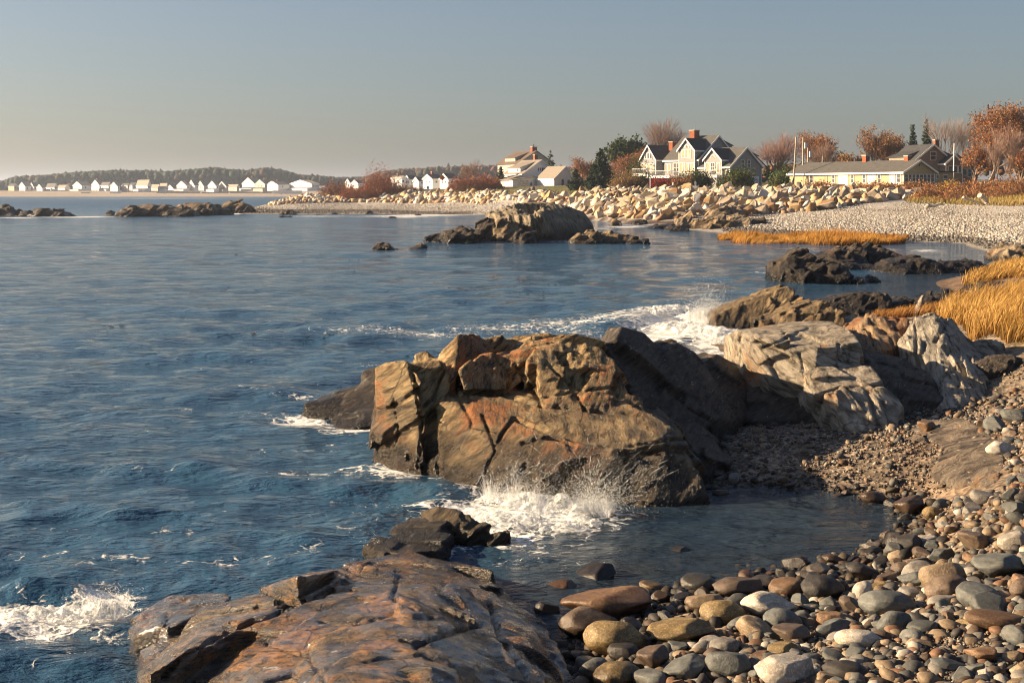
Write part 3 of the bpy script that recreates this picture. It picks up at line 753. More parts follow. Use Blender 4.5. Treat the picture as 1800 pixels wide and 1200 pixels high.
# ------------------------------------------------------------------ rocks around the back cove
def pxs(*pts): return list(pts)
def drock(name, label, mat, fronts, D, thick, voxel=.09, seed=1, strat=(-.7,0,.7), size=.8, step=.1, crack=.09, ridge=.05, foot=-.5, **kw):
    B = []
    for fr in fronts:
        dd = D
        if isinstance(fr[0], (int, float)): dd, fr = fr[0], fr[1]
        B.append(blk([(x, y, dd + ((y - max(p[1] for p in fr)) * -.012 * dd / 20)) for x, y in fr], thick, foot=foot))
    return rock(name, B, mat, label, voxel=voxel*.62, strat=strat, size=size*.62, step=step*1.15, crack=crack, ridge=ridge, rough=.015, seed=seed, **kw)
drock('tilted_rock', 'tilted brown rock slab with a sharp raised corner beside the bursting wave', M_BROWN,
      [(41.5, [(1250,557),(1275,540),(1312,523),(1388,503),(1405,528),(1340,568),(1297,580),(1258,572)])], 41.5, 1.6, .06, 71, (-.62,-.2,.75), .9, .06, .05, .04)
drock('tilted_rock', 'second tilted brown slab leaning just right of the sharp-cornered one', M_BROWN,
      [(40.5, [(1337,566),(1380,545),(1424,523),(1428,535),(1410,560),(1350,578)]), (39, [(1375,558),(1425,535),(1448,530),(1488,553),(1492,572),(1400,585)])], 40, 1.5, .06, 72, (-.62,-.2,.75), .9, .06, .05, .04)
drock('dark_rock', 'dark humped rock behind the tilted slabs at the cove edge', M_DARKFAR, [(46, [(1458,536),(1495,521),(1533,516),(1564,520),(1566,545),(1540,560),(1470,560)])], 46, 2, .08, 73)
drock('dark_rock', 'dark broken rock left of the golden grass with a pale splinter in front', M_DARKFAR, [(47, [(1567,530),(1590,526),(1615,535),(1618,556),(1575,560)]), (48, [(1615,530),(1640,522),(1662,524),(1672,545),(1618,552)])], 47, 1.8, .08, 74)
B = [blk([(1605,553,43),(1620,524,43.2),(1626,519,43.4),(1624,535,43.1),(1613,556,42.9)], .22)]
rock('pale_splinter', B, M_PALE, 'thin pale splinter of rock leaning up left of the golden grass', voxel=.025, strat=(-.8,0,.6), size=.6, step=.03, crack=.02, ridge=.02, seed=75)
drock('dark_rock', 'dark wedge-shaped rock standing out in the cove, its top left of centre knobbed', M_DARKFAR, [(63, [(1370,460),(1398,455),(1414,440),(1434,453),(1430,470),(1385,477)]), (62, [(1386,478),(1410,468),(1440,464),(1490,468),(1492,497),(1402,496)])], 63, 3, .11, 76, size=1.2, step=.14)
drock('dark_rock', 'dark fin-topped rocks in the middle of the cove', M_DARKFAR, [(74, [(1443,460),(1470,445),(1486,437),(1500,445),(1500,465),(1450,470)]), (75, [(1502,436),(1508,430),(1522,436),(1520,462),(1505,462)]), (76, [(1520,434),(1545,434),(1572,450),(1600,457),(1602,466),(1530,468)]), (72, [(1480,465),(1570,470),(1568,480),(1490,478)])], 74, 3, .12, 77, size=1.2, step=.14)
drock('dark_rock', 'long low dark reef running to the right edge of the cove', M_DARKFAR, [(69, [(1570,468),(1620,457),(1660,463),(1660,488),(1614,488),(1580,482)]), (70, [(1655,462),(1704,460),(1740,468),(1778,478),(1768,488),(1660,488)])], 69, 3, .12, 78, size=1.1, step=.14)
drock('small_rock', 'small dark rock poking from the cove water below the wedge-shaped rock', M_DARKFAR, [(62, [(1505,490),(1513,485),(1520,490),(1518,496),(1506,496)])], 62, .6, .06, 79, size=.6, foot=-.3)
drock('small_rock', 'pair of tiny dark stones in the cove water under the fin-topped rocks', M_DARKFAR, [(62.5, [(1526,489),(1532,486),(1542,492),(1540,496),(1527,496)])], 62, .6, .06, 80, size=.6, foot=-.3)
drock('tan_rock', 'tan block of rock at the right edge above the golden grass', M_TANFAR, [(80, [(1763,462),(1768,445),(1785,434),(1815,436),(1820,464)])], 80, 3, .12, 81, (.9,-.1,.2), size=1.2, step=.14)
drock('dark_rock', 'dark ragged rock at the edge of the golden grass near the right border', M_DARKFAR, [(55, [(1710,512),(1722,503),(1740,505),(1755,499),(1775,497),(1800,512),(1790,524),(1714,522)]), (54, [(1662,520),(1680,514),(1708,518),(1706,528),(1665,528)])], 55, 1.6, .09, 82)
drock('pale_boulder', 'grey speckled boulder half sunk in the golden grass right of the pinnacle', M_PALE, [(26.8, [(1707,610),(1712,601),(1750,597),(1762,605),(1772,624),(1735,630),(1710,628)])], 26.8, .8, .04, 83, size=.5, step=.04, crack=.03, ridge=.02, foot=.5)
drock('dark_rock', 'flat dark rock on the shore below the speckled boulder', M_DARK, [(25, [(1720,640),(1745,630),(1785,625),(1800,632),(1780,650),(1735,652)])], 25, .6, .04, 84, size=.5, step=.04, crack=.03, ridge=.02, foot=.7)

# ------------------------------------------------------------------ the cliffed rock out in the bay
B = [blk([(858,376,119),(900,362,121),(935,380,116),(938,424,115.5),(872,424,116.5),(860,400,118)], 8, foot=-1),
     blk([(935,380,116),(965,356,122),(998,360,122),(1030,377,121),(1048,400,119),(1047,412,118),(1004,424,116),(937,424,115.5)], 7, foot=-1),
     blk([(890,362,124),(963,355,126),(995,358,126),(1000,400,124),(880,400,123)], 6, foot=-1)]
rock('cliff_rock', B, M_CLIFF, 'large fluted rock with upright grooves standing in the bay before the boulder wall', voxel=.10, strat=(1,.15,.1), size=1.1, step=.17, crack=.16, ridge=.14, rough=.05, seed=91, squash=(1.0,.8,2.6))
drock('bay_rock', 'dark jagged rocks trailing left from the fluted bay rock', M_DARKFAR, [(112, [(745,417),(775,408),(818,400),(842,412),(840,424),(785,427)]), (111, [(783,413),(820,406),(828,425),(785,428)]), (114, [(840,393),(858,386),(875,398),(870,424),(838,424)])], 112, 3.5, .15, 92, size=1.5, step=.22, crack=.15)
drock('bay_rock', 'brown block leaning on the left face of the fluted bay rock', M_BROWN, [(113, [(872,392),(890,386),(915,402),(912,422),(874,422)])], 113, 3, .15, 93, size=1.5, step=.2)
drock('bay_rock', 'dark square rock in the water before the fluted bay rock', M_DARKFAR, [(109, [(903,420),(908,408),(940,410),(944,428),(905,430)])], 109, 2.5, .13, 94, size=1.2, step=.2)
drock('bay_rock', 'low brown-black rock in the water right of the fluted bay rock', M_BROWN, [(109, [(1005,429),(1024,413),(1050,410),(1052,430),(1010,432)]), (109.5, [(1048,411),(1074,408),(1112,420),(1095,430),(1050,431)]), (109, [(1100,424),(1130,426),(1128,431),(1102,431)])], 109, 3, .14, 95, size=1.3, step=.2)
drock('bay_rock', 'small dark rock at the far right tip of the low brown-black rock', M_DARKFAR, [(109, [(1128,424),(1136,420),(1142,425),(1140,428),(1130,428)])], 109, 1, .1, 96, size=.8, foot=-.4)
drock('small_rock', 'rounded brown rock alone in the bay, left one of a pair', M_BROWN, [(99, [(655,438),(660,430),(672,427),(685,432),(693,438)])], 99, 1.5, .1, 97, size=.8, foot=-.5)
drock('small_rock', 'rounded brown rock alone in the bay, right one of a pair', M_BROWN, [(98.5, [(719,439),(724,433),(745,429),(749,438)])], 98.5, 1.3, .1, 98, size=.8, foot=-.5)
drock('small_rock', 'dark lump in the channel right of the fluted bay rock', M_BROWN, [(165, [(1072,394),(1079,384),(1090,390),(1092,395)])], 165, 2, .16, 99, size=1.2, foot=-.5)
drock('small_rock', 'dark low rock in the channel before the boulder wall', M_DARKFAR, [(172, [(1112,394),(1120,387),(1136,386),(1138,395)])], 172, 2, .16, 100, size=1.2, foot=-.5)
drock('bay_rock', 'flat dark reef in the channel below the boulder wall', M_DARKFAR, [(152, [(1135,405),(1150,398),(1188,394),(1190,402),(1150,410)])], 152, 4, .18, 101, size=1.5, foot=-.5)
drock('bay_rock', 'dark wet boulder at the channel mouth right of the flat reef', M_DARKFAR, [(142, [(1172,412),(1180,399),(1200,397),(1212,404),(1212,414)])], 142, 3, .15, 102, size=1.5, foot=-.5)
for i, (nm, pts, D, lb, mt) in enumerate((
    ('boulder', [(1190,398),(1193,384),(1212,381),(1222,392),(1218,402)], 152, 'square tan boulder nearest the channel in the pile below the grey house', M_TANFAR),
    ('boulder', [(1218,402),(1222,388),(1248,386),(1252,400),(1240,408)], 150, 'dark brown boulder second from the channel in the pile below the grey house', M_BROWN),
    ('boulder', [(1243,384),(1255,370),(1280,360),(1284,376),(1275,388)], 160, 'grey rounded boulder topmost in the pile below the grey house', M_TANFAR),
    ('boulder', [(1240,400),(1262,388),(1285,386),(1290,402),(1262,412)], 146, 'rusty brown boulder at the front of the pile below the grey house', M_BROWN),
    ('boulder', [(1283,398),(1284,380),(1300,375),(1318,380),(1320,396),(1300,404)], 150, 'big pale square boulder at the right of the pile below the grey house', M_TANFAR),
    ('boulder', [(1278,378),(1280,364),(1296,360),(1310,372),(1304,382)], 162, 'grey boulder high at the right of the pile below the grey house', M_TANFAR),
    ('boulder', [(1318,398),(1330,382),(1345,384),(1350,398),(1330,404)], 152, 'dark boulder at the beach end of the pile below the grey house', M_DARKFAR))):
    drock(nm, lb, mt, [(D, pts)], D, 3, .13, 110+i, size=1.6, step=.15, crack=.06, ridge=.05, foot=-.3)
# reef on the left
M_REEF = rock_mat('rock_reef', (.24,.16,.09), (.36,.26,.16), rust=(.32,.15,.05), rust_amt=.5, dark=(.028,.018,.014), wet=1.1, wet_r=1.0, strat=(-.5,.1,.8), sc=.2)
drock('reef_rock', 'long low brown reef with knobbly top lying in the sea at left', M_REEF, [(226, [(203,380),(206,372),(220,362),(232,364),(234,381)]), (228, [(232,381),(236,363),(262,361),(290,365),(336,374),(334,381)]), (240, [(320,376),(324,357),(338,355),(350,360),(372,362),(374,376)]), (243, [(350,376),(365,362),(384,366),(400,374)]), (232, [(290,366),(300,362),(320,364),(330,376),(300,380)])], 230, 6, .3, 121, size=2.4, step=.35, crack=.3, ridge=.15, foot=-1)
drock('reef_rock', 'pale-topped rocks at the tip of the pebble spit joining the long reef', M_REEF, [(262, [(385,370),(395,358),(410,353),(424,357),(436,364),(430,374),(395,375)])], 262, 5, .3, 122, size=2.2, step=.35, crack=.25, ridge=.12, foot=-1)
drock('reef_rock', 'dark humped reef rock in the sea near the left border', M_DARKFAR, [(232, [(30,380),(36,371),(52,374),(55,381)]), (231, [(54,381),(60,370),(92,369),(112,376),(119,381)])], 231, 5, .3, 123, size=2.4, step=.3, crack=.2, ridge=.1, foot=-1)
drock('reef_rock', 'dark reef rock cut by the left border of the picture', M_DARKFAR, [(233, [(-20,380),(-16,366),(6,366),(20,374),(29,381)])], 233, 5, .3, 124, size=2.4, step=.3, crack=.2, ridge=.1, foot=-1)
drock('small_rock', 'small black rock in the water just left of the long brown reef', M_DARKFAR, [(238, [(183,378),(190,370),(197,373),(200,378)])], 238, 2, .2, 125, size=1.5, foot=-.6)
for i, (x0, x1, yt, yb, D, lb) in enumerate(((488,523,370,379,245,'broadest dark rock of the row at the tide line of the left beach'),(640,656,370,377,252,'rounded dark rock at the tide line of the left beach, right end of the row'),(505,524,371,376,256,'dark rock peeping behind the broadest one on the left beach'),
      (488,510,380,385,222,'low black rock just off the left beach'),(553,568,377,381,240,'small black rock in the shallows off the left beach'),(580,595,374,379,250,'dark wet rock half way along the left beach tide line'),(680,695,382,386,213,'low dark rock among the small breakers before the left beach'),(728,740,377,381,240,'little dark rock in the breakers nearest the fluted rock'))):
    drock('shore_rock', lb, M_DARKFAR, [(D, [(x0,yb),(x0+(x1-x0)*.3,yt),(x0+(x1-x0)*.7,yt+1),(x1,yb)])], D, 2, .2, 130+i, size=1.6, step=.15, foot=-.6)
# ------------------------------------------------------------------ stones: shapes and materials
def ico(sub):
    bm = bmesh.new(); bmesh.ops.create_icosphere(bm, subdivisions=sub, radius=1)
    V = np.array([v.co[:] for v in bm.verts]); Fc = np.array([[v.index for v in f.verts] for f in bm.faces]); bm.free()
    return V, Fc
ICO1, ICO2, ICO4 = ico(1), ico(2), ico(4)
OCT = (np.array([(1,0,0),(0,1,0),(-1,0,0),(0,-1,0),(0,0,1),(0,0,-1)], float), np.array([(0,1,4),(1,2,4),(2,3,4),(3,0,4),(1,0,5),(2,1,5),(3,2,5),(0,3,5)]))
def cobble_mesh(seed, dims, cuts=4, round_=.5, lump=.10, lib=ICO4):
    V, Fc = lib; V = V.copy(); rg = np.random.default_rng(seed)
    r = 1 + lump*fbm(V*1.3+seed*3.7, seed, 3)
    V = V*r[:,None]
    for _ in range(cuts):
        n = rg.normal(size=3); n /= np.linalg.norm(n); off = rg.uniform(.55, .88)
        h = V @ n - off
        V = V - n*(np.maximum(h, 0)*(1-round_*.25))[:,None]
    V = V * np.array(dims)
    if lib is ICO4: V = V + (V/np.linalg.norm(V,axis=1)[:,None])*(fbm(V*6+seed, seed+5, 3)*.025)[:,None]
    me = np_mesh('stone', V, Fc, True)
    return me
CB_ROUND = [cobble_mesh(100+i, d, 3, .9, .12) for i, d in enumerate(((1,.8,.6),(1,.7,.55),(1,.9,.7),(1,.62,.45),(1,.85,.5),(1,.75,.7)))]
CB_ANG = [cobble_mesh(200+i, d, 9, .15, .16) for i, d in enumerate(((1,.8,.65),(1,.7,.5),(1,.9,.8),(1,.6,.4),(1,.75,.6)))]

def stone_mat(name, c, c2, speck=.25, wet=.19, rough=.6):
    m = NM(name, rough, .35); p = m.obj(); w_ = m.pos()
    r = m.rnd()
    v = m.n('ShaderNodeVectorMath', operation='ADD'); m.put(v.inputs[0], p)
    cx = m.n('ShaderNodeCombineXYZ'); m.put(cx.inputs[0], m.mth('MULTIPLY', r, 40)); m.put(v.inputs[1], cx.outputs[0])
    q = v.outputs[0]
    col = m.ramp(m.noise(m.map(q, rot=(.5,.3,0), sc=(1,1,2.6)), 2.2, 6, .65), [(.32, tuple(x*.7 for x in c)), (.5, c), (.68, c2)])
    col = m.mix(m.mth('MULTIPLY', m.mr(m.noise(q, 14, 3, .7), .52, .66), speck), col, tuple(min(1, x*2.0+.06) for x in c2))
    col = m.mix(m.mth('MULTIPLY', m.mr(m.noise(q, 9, 4, .7), .55, .7), speck), col, tuple(x*.35 for x in c))
    col = m.mix(m.mth('MULTIPLY', m.mr(m.noise(q, 1.4, 4), .5, .65), .5), col, m.mix(1.0, col, (.55,.48,.40), 'MULTIPLY'))
    col = m.mix(1.0, col, m.mr(r, 0, 1, .7, 1.25), 'MULTIPLY')
    wf = m.mr(m.mth('ADD', m.z(w_), m.mr(m.noise(w_, 1.1, 3), .3, .7, -.09, .09)), wet-.05, wet+.06, 1, 0)
    col = m.mix(m.mth('MULTIPLY', wf, .72), col, m.mix(1.0, col, (.30,.24,.20), 'MULTIPLY'))
    rg = m.mth('SUBTRACT', rough, m.mth('MULTIPLY', wf, rough*.5))
    return m.out(col, rg, m.bump(m.noise(q, 11, 6, .7), .35, .03))
SM = {'slate grey': stone_mat('stone_slate', (.085,.09,.085), (.13,.135,.125), .12),
      'charcoal': stone_mat('stone_charcoal', (.035,.032,.03), (.065,.058,.05), .15),
      'tan': stone_mat('stone_tan', (.22,.16,.098), (.32,.245,.16), .3),
      'white': stone_mat('stone_white', (.32,.29,.245), (.46,.425,.36), .4),
      'rust brown': stone_mat('stone_rust', (.13,.075,.04), (.20,.125,.07), .3),
      'brown': stone_mat('stone_brown', (.095,.068,.048), (.15,.11,.08), .2),
      'grey': stone_mat('stone_grey', (.16,.15,.135), (.235,.22,.195), .25),
      'golden brown': stone_mat('stone_gold', (.15,.105,.045), (.26,.19,.085), .4)}

COBBLES = []      # (x, y, radius, object, colour, shape word, landmark phrase or None)
def put_stone(name, me, mat, loc, sc, rot):
    o = bpy.data.objects.new(name, me); COL.objects.link(o)
    if not me.materials: me.materials.append(mat)
    o.location = loc; o.scale = sc; o.rotation_euler = rot
    o.material_slots[0].link = 'OBJECT'; o.material_slots[0].material = mat
    return o
def z_at(x, y): return float(ground(np.array([x]), np.array([y]))[0])
# the stones one can pick out by eye: photo box, colour, angular?, label, tilt
BIG = [
 (1012,990,1088,1032,'charcoal',1,'black angular boulder at the water edge, left end of the cobble beach'),
 (992,1030,1160,1092,'rust brown',1,'long rust-brown slab of stone at the left end of the cobbles'),
 (985,1068,1085,1122,'brown',1,'dark brown boulder under the long rust-brown slab'),
 (957,1022,1016,1052,'rust brown',1,'reddish brown stone in the water left of the black angular boulder'),
 (940,1052,982,1092,'charcoal',1,'upright black stone between the russet shelf and the long slab'),
 (1030,1090,1136,1150,'golden brown',0,'humped golden-brown boulder right of the russet shelf'),
 (1122,1130,1182,1176,'brown',1,'brown square-edged cobble right of the humped golden-brown boulder'),
 (1070,1130,1126,1162,'charcoal',0,'charcoal cobble tucked under the humped golden-brown boulder'),
 (1018,1157,1078,1198,'slate grey',0,'slate cobble touching the russet shelf near the bottom border'),
 (1045,1168,1130,1212,'golden brown',0,'mossy golden boulder cut by the bottom border beside the russet shelf'),
 (1145,1085,1262,1132,'golden brown',1,'long thin golden slab lying slantwise among the cobbles'),
 (1235,1053,1312,1096,'golden brown',0,'speckled golden boulder behind the slanting thin slab'),
 (1308,1042,1402,1086,'white',1,'pale greenish wedge-shaped stone near the water edge'),
 (1208,1042,1278,1076,'tan',0,'oval tan-brown stone left of the pale wedge-shaped stone'),
 (1258,1012,1342,1052,'brown',1,'large dark brown stone at the water edge behind the pale wedge'),
 (1345,1072,1412,1112,'slate grey',0,'dark slate cobble right of the pale wedge-shaped stone'),
 (1362,1095,1432,1132,'brown',1,'brown pyramid-topped stone in the middle of the cobble beach'),
 (1518,1037,1616,1084,'slate grey',0,'largest smooth slate boulder lying in mid beach'),
 (1543,1070,1606,1116,'slate grey',0,'upright egg-shaped slate cobble below the largest smooth one'),
 (1625,983,1706,1042,'tan',0,'big round tan boulder with pitted skin'),
 (1722,968,1815,1016,'slate grey',1,'broad cracked slate slab at the right border'),
 (1633,1014,1706,1052,'brown',0,'smooth brown boulder in front of the big round tan one'),
 (1688,1025,1762,1068,'slate grey',0,'blue-grey oval boulder below the broad cracked slab'),
 (1474,1106,1556,1140,'white',0,'long oval white stone in the middle foreground'),
 (1334,1148,1436,1212,'white',1,'large white granite block at the bottom border'),
 (1245,1143,1325,1192,'slate grey',0,'grey domed boulder left of the white granite block'),
 (1170,1152,1250,1200,'slate grey',1,'smooth blue-grey wedge cobble second left of the white granite block'),
 (1413,1014,1488,1056,'charcoal',0,'large dark egg-shaped stone at the water edge'),
 (1355,1014,1418,1052,'rust brown',0,'flat rusty stone at the water edge left of the dark egg-shaped one'),
 (1490,988,1548,1020,'charcoal',1,'dark ridge-backed stone on the waterline in mid beach'),
 (1177,956,1218,984,'charcoal',1,'black triangular stone standing alone in the pool'),
 (1577,866,1632,906,'brown',1,'brown pyramid-shaped boulder at the head of the pool'),
 (1516,863,1560,886,'brown',0,'flat brown stone in the head of the pool beside the gravel'),
 (1624,890,1656,911,'golden brown',0,'orange-gold cobble right of the pyramid-shaped boulder'),
 (1704,1074,1815,1108,'rust brown',0,'long pinkish-brown log-shaped stone at the right border'),
 (1580,934,1628,972,'charcoal',1,'dark upright stone where the pool meets the right-hand cobbles'),
 (1688,930,1752,966,'brown',1,'dark brown angular boulder left of the white speckled one'),
 (1760,934,1812,966,'white',0,'white speckled boulder near the right border'),
 (1452,1163,1530,1198,'charcoal',0,'dark flat oval stone right of the white granite block'),
 (1640,1158,1702,1182,'slate grey',1,'grey-green triangular stone on the fine gravel'),
 (1765,1145,1800,1165,'tan',0,'small tan stone on the fine gravel by the right border'),
 (1615,735,1650,760,'rust brown',1,'rusty red broken stone above the bedrock slab'),
 (1735,775,1792,800,'white',1,'greenish-white angular stone at the right of the bedrock slab'),
 (1765,716,1815,742,'slate grey',0,'rounded grey stone right of the rusty broken one'),
 (1460,915,1485,925,'rust brown',0,'small reddish stone awash in the middle of the pool'),
 (1200,990,1250,1008,'brown',1,'brown flat stone awash behind the black angular boulder'),
 (1362,982,1392,995,'charcoal',0,'low black stone in the pool off the dark ridge-backed one'),
]
rs = np.random.default_rng(3)
for i, (x0, y0, x1, y1, cn, ang, lb) in enumerate(BIG):
    X, Y, Z = Gz((x0+x1)/2, y1, 0)
    for _ in range(4):
        Z = z_at(X, Y); X, Y, Z = Gz((x0+x1)/2, y1, max(Z, -.1))
    wid = (x1-x0)/F*Y; hgt = (y1-y0)/F*Y
    me = (CB_ANG if ang else CB_ROUND)[i % (5 if ang else 6)]
    dim = np.array([v.co[:] for v in me.vertices]); ex = np.abs(dim).max(0)
    s = (wid*.54/ex[0], min(wid*.46, hgt*.9)/ex[1], hgt*.56/ex[2])
    o = put_stone('boulder' if wid > .4 else 'cobble', me, SM[cn], (X, Y + s[1]*ex[1]*.6, Z + hgt*.36), s, (rs.normal(0,.08), rs.normal(0,.12), rs.normal(0,.15)))
    tag(o, lb, 'boulder' if wid > .4 else 'stone')
    COBBLES.append((X, Y + s[1]*.5, wid*.5, o, cn, 'angular' if ang else 'rounded', lb))
# the rest of the 300 largest cobbles
cell = []
def free(x, y, r, k=.86):
    for a, b, c_, *_ in COBBLES:
        if (x-a)**2 + (y-b)**2 < ((r+c_)*k)**2: return False
    return True
_bed = [Gz(*q)[:2] for q in ((1540,790,.4),(1625,728,.6),(1770,745,.8),(1775,830,.6),(1760,875,.4),(1660,890,.1),(1585,835,.2))]
def in_poly(x, y, poly):
    c_ = False; j = len(poly)-1
    for i in range(len(poly)):
        if (poly[i][1] > y) != (poly[j][1] > y) and x < (poly[j][0]-poly[i][0])*(y-poly[i][1])/(poly[j][1]-poly[i][1])+poly[i][0]: c_ = not c_
        j = i
    return c_
LM = [(a, b, lb) for a, b, r, o, cn, sh, lb in COBBLES]
def short(lb):
    for s_ in (' in front', ' at the', ' lying', ' with', ' in the', ' under', ' near', ' left', ' right', ' behind', ' below', ' between', ' touching', ' tucked', ' cut', ' among', ' second', ' standing', ' where', ' on the', ' above', ' awash', ' off', ' beside'):
        k = lb.find(s_)
        if k > 0: lb = lb[:k]
    return lb
n_try = 0; fill = []
while len(COBBLES) < 300 and n_try < 60000:
    n_try += 1
    fr = len(COBBLES)/300.
    r = (.165 - .112*fr) * rs.uniform(.7, 1.25)
    px, D = rs.uniform(985, 1835), math.exp(rs.uniform(math.log(9.9), math.log(21)))
    x, y = (px-900)/F*D, D
    z = z_at(x, y); py = HY+(HC-z)/D*F
    if z < -.07 or py > 1225 or (px < 1640 and py < 900 and z > .05) or (py < 760 and px < 1700): continue
    if py > 1130 and px > 1540 and rs.random() < .75: continue
    if in_poly(x, y, _bed): continue
    if not free(x, y, r, .80 if fr < .6 else .74): continue
    wetz = z < .09
    cn = rs.choice(['charcoal','brown','slate grey','rust brown','golden brown','grey'], p=[.36,.26,.14,.10,.08,.06]) if wetz else rs.choice(['slate grey','tan','white','grey','brown','rust brown','charcoal','golden brown'], p=[.28,.15,.09,.18,.10,.09,.07,.04])
    ang = rs.random() < .55
    me = (CB_ANG if ang else CB_ROUND)[int(rs.integers(0, 5))]
    k = r*rs.uniform(.95, 1.2)
    o = put_stone('cobble', me, SM[str(cn)], (x, y, z + r*rs.uniform(.18,.5)), (k, k*rs.uniform(.8,1.1), k*rs.uniform(.8,1.25)), (rs.normal(0,.22), rs.normal(0,.22), rs.uniform(0,6.3)))
    COBBLES.append((x, y, r, o, str(cn), 'angular' if ang else 'rounded', None))
# a label for each: its size, colour and shape, and its place beside a stone one can find
def trim_words(lb, most):
    for x in ('just', 'mid-sized', 'rounded', 'angular', 'square-edged', 'greenish', 'large', 'dark', 'long', 'smooth', 'speckled', 'humped', 'broad', 'bank', 'smaller', 'big'):
        if len(lb.split()) <= most: break
        w_ = lb.split(); k = [i for i, v in enumerate(w_) if v == x]
        if k: w_.pop(k[-1]); lb = ' '.join(w_)
    return lb
def dedupe(objs):
    """look-alikes with one label: say which is nearer, between or farther"""
    by = {}
    for o in objs: by.setdefault(o['label'], []).append(o)
    for lb, g in by.items():
        lb = trim_words(lb, 16)
        g.sort(key=lambda o: o.location.y)
        if len(g) == 1: g[0]['label'] = lb
        else:
            nm = ('nearer', 'farther') if len(g) == 2 else ('nearest', 'middle', 'farthest') if len(g) == 3 else ('nearest', 'second nearest', 'third nearest', 'farthest', 'remotest')
            lb2 = trim_words(lb, 14)
            for o, n in zip(g, nm): o['label'] = n + ' ' + lb2
def place_label(x, y, r, cn, sh, noun):
    d, (a, b, lb) = min(((x-a)**2 + ((y-b)*.8)**2, (a, b, lb)) for a, b, lb in LM)
    if abs(x-a) > abs(y-b)*.9: rel = 'right of' if x > a else 'left of'
    else: rel = 'just behind' if y > b else 'just in front of'
    size = 'larger' if r > .135 else 'mid-sized' if r > .085 else 'small'
    return '%s %s %s %s %s the %s' % (size, cn, sh, noun, rel, short(lb))
for a, b, r, o, cn, sh, lb in COBBLES:
    if lb is None:
        tag(o, place_label(a, b, r, cn, sh, 'cobble'), 'stone')
    o['group'] = 'cobbles on the near beach'
dedupe([q[3] for q in COBBLES])

# small stones and shingle between them: uncountable, one mesh per beach
PAL = {'near': np.array([[.09,.09,.085],[.23,.17,.11],[.38,.35,.30],[.15,.14,.125],[.10,.07,.05],[.17,.095,.055],[.045,.04,.038],[.28,.21,.14]]),
       'far': np.array([[.42,.395,.355],[.34,.32,.285],[.26,.245,.22],[.19,.175,.16],[.50,.47,.42],[.36,.30,.23]]),
       'cove': np.array([[.10,.07,.05],[.16,.11,.075],[.22,.16,.11],[.13,.12,.11],[.30,.25,.19],[.07,.055,.045]])}
def shingle(name, X, Y, Z, Rr, pal, lib, seed, flat=.6, wet=.08, wet_c=.35):
    rg = np.random.default_rng(seed); V0, F0 = lib; n, m = len(X), len(V0)
    S = rg.uniform(.7, 1.25, (n,1,3))*np.array([1,.85,flat])*Rr[:,None,None]
    V = (V0[None]*(1+rg.normal(0, .10, (n, m, 1))))*S
    t = rg.uniform(0, 6.28, n); tl = rg.normal(0, .3, n); tm = rg.normal(0, .3, n)
    x, y, z = V[...,0], V[...,1], V[...,2]
    y, z = y*np.cos(tl)[:,None]-z*np.sin(tl)[:,None], y*np.sin(tl)[:,None]+z*np.cos(tl)[:,None]
    x, z = x*np.cos(tm)[:,None]-z*np.sin(tm)[:,None], x*np.sin(tm)[:,None]+z*np.cos(tm)[:,None]
    x, y = x*np.cos(t)[:,None]-y*np.sin(t)[:,None], x*np.sin(t)[:,None]+y*np.cos(t)[:,None]
    V = np.stack([x+X[:,None], y+Y[:,None], z+Z[:,None]], -1).reshape(-1,3)
    Fc = (F0[None] + (np.arange(n)*m)[:,None,None]).reshape(-1,3)
    c_ = pal[rg.integers(0, len(pal), n)]*rg.uniform(.6,1.15,(n,1))*(.8 if pal is PAL['near'] else 1)
    c_ = np.where((Z < wet + rg.normal(0,.02,n))[:,None], c_*wet_c, c_)
    return np_mesh(name, V, Fc, True, np.repeat(c_, m, 0).astype(np.float32))
pm = NM('shingle', .68, .3)
PEB_MAT = pm.out(pm.mix(1.0, pm.att(), pm.mr(pm.noise(pm.pos(), 40, 3), .3, .7, .75, 1.25), 'MULTIPLY'), .66, pm.bump(pm.noise(pm.pos(), 60, 4), .3, .006))
def scatter(n, x0, x1, d0, d1, keep, seed):
    rg = np.random.default_rng(seed)
    px = rg.uniform(x0, x1, n); D = np.exp(rg.uniform(math.log(d0), math.log(d1), n))
    X = (px-900)/F*D; Z = ground_pd(px, D); py = HY+(HC-Z)/D*F
    k = keep(px, py, D, X, Z, rg.random(n)); return X[k], D[k], Z[k], px[k], py[k]
# between the near cobbles
X, Y, Z, px, py = scatter(11500, 960, 1880, 9.6, 24, lambda px,py,D,X,Z,u: (Z > -.09) & ((px > 1560) | (py > 900) | (u < .2)), 51)
rr = np.random.default_rng(1).choice([.022,.035,.055,.08], len(X), p=[.30,.32,.25,.13])*np.random.default_rng(2).uniform(.7,1.2,len(X))
inb = np.array([in_poly(a, b, _bed) for a, b in zip(X, Y)])
q = ~inb
for sel, lib in (((rr >= .045) & q, ICO2), ((rr < .045) & q, ICO1)):
    tag(link('shingle', shingle('shingle', X[sel], Y[sel], Z[sel]+rr[sel]*.25, rr[sel], PAL['near'], lib, 7, wet=.14), PEB_MAT),
        'small pebbles filling the gaps between the cobbles of the near beach' if lib is ICO2 else 'fine pebbles and grit between the cobbles of the near beach', 'pebbles', kind='stuff')
X, Y, Z, px, py = scatter(11000, 1380, 1860, 9.5, 13.6, lambda px,py,D,X,Z,u: (Z > .12) & (py > 1090), 56)
rr = np.random.default_rng(9).choice([.010,.016,.026], len(X), p=[.45,.4,.15])
tag(link('beach_grit', shingle('beach_grit', X, Y, Z+.010+rr*.3, rr, PAL['near'], OCT, 12), PEB_MAT), 'patch of fine brown grit in the lower right corner', 'gravel', kind='stuff')
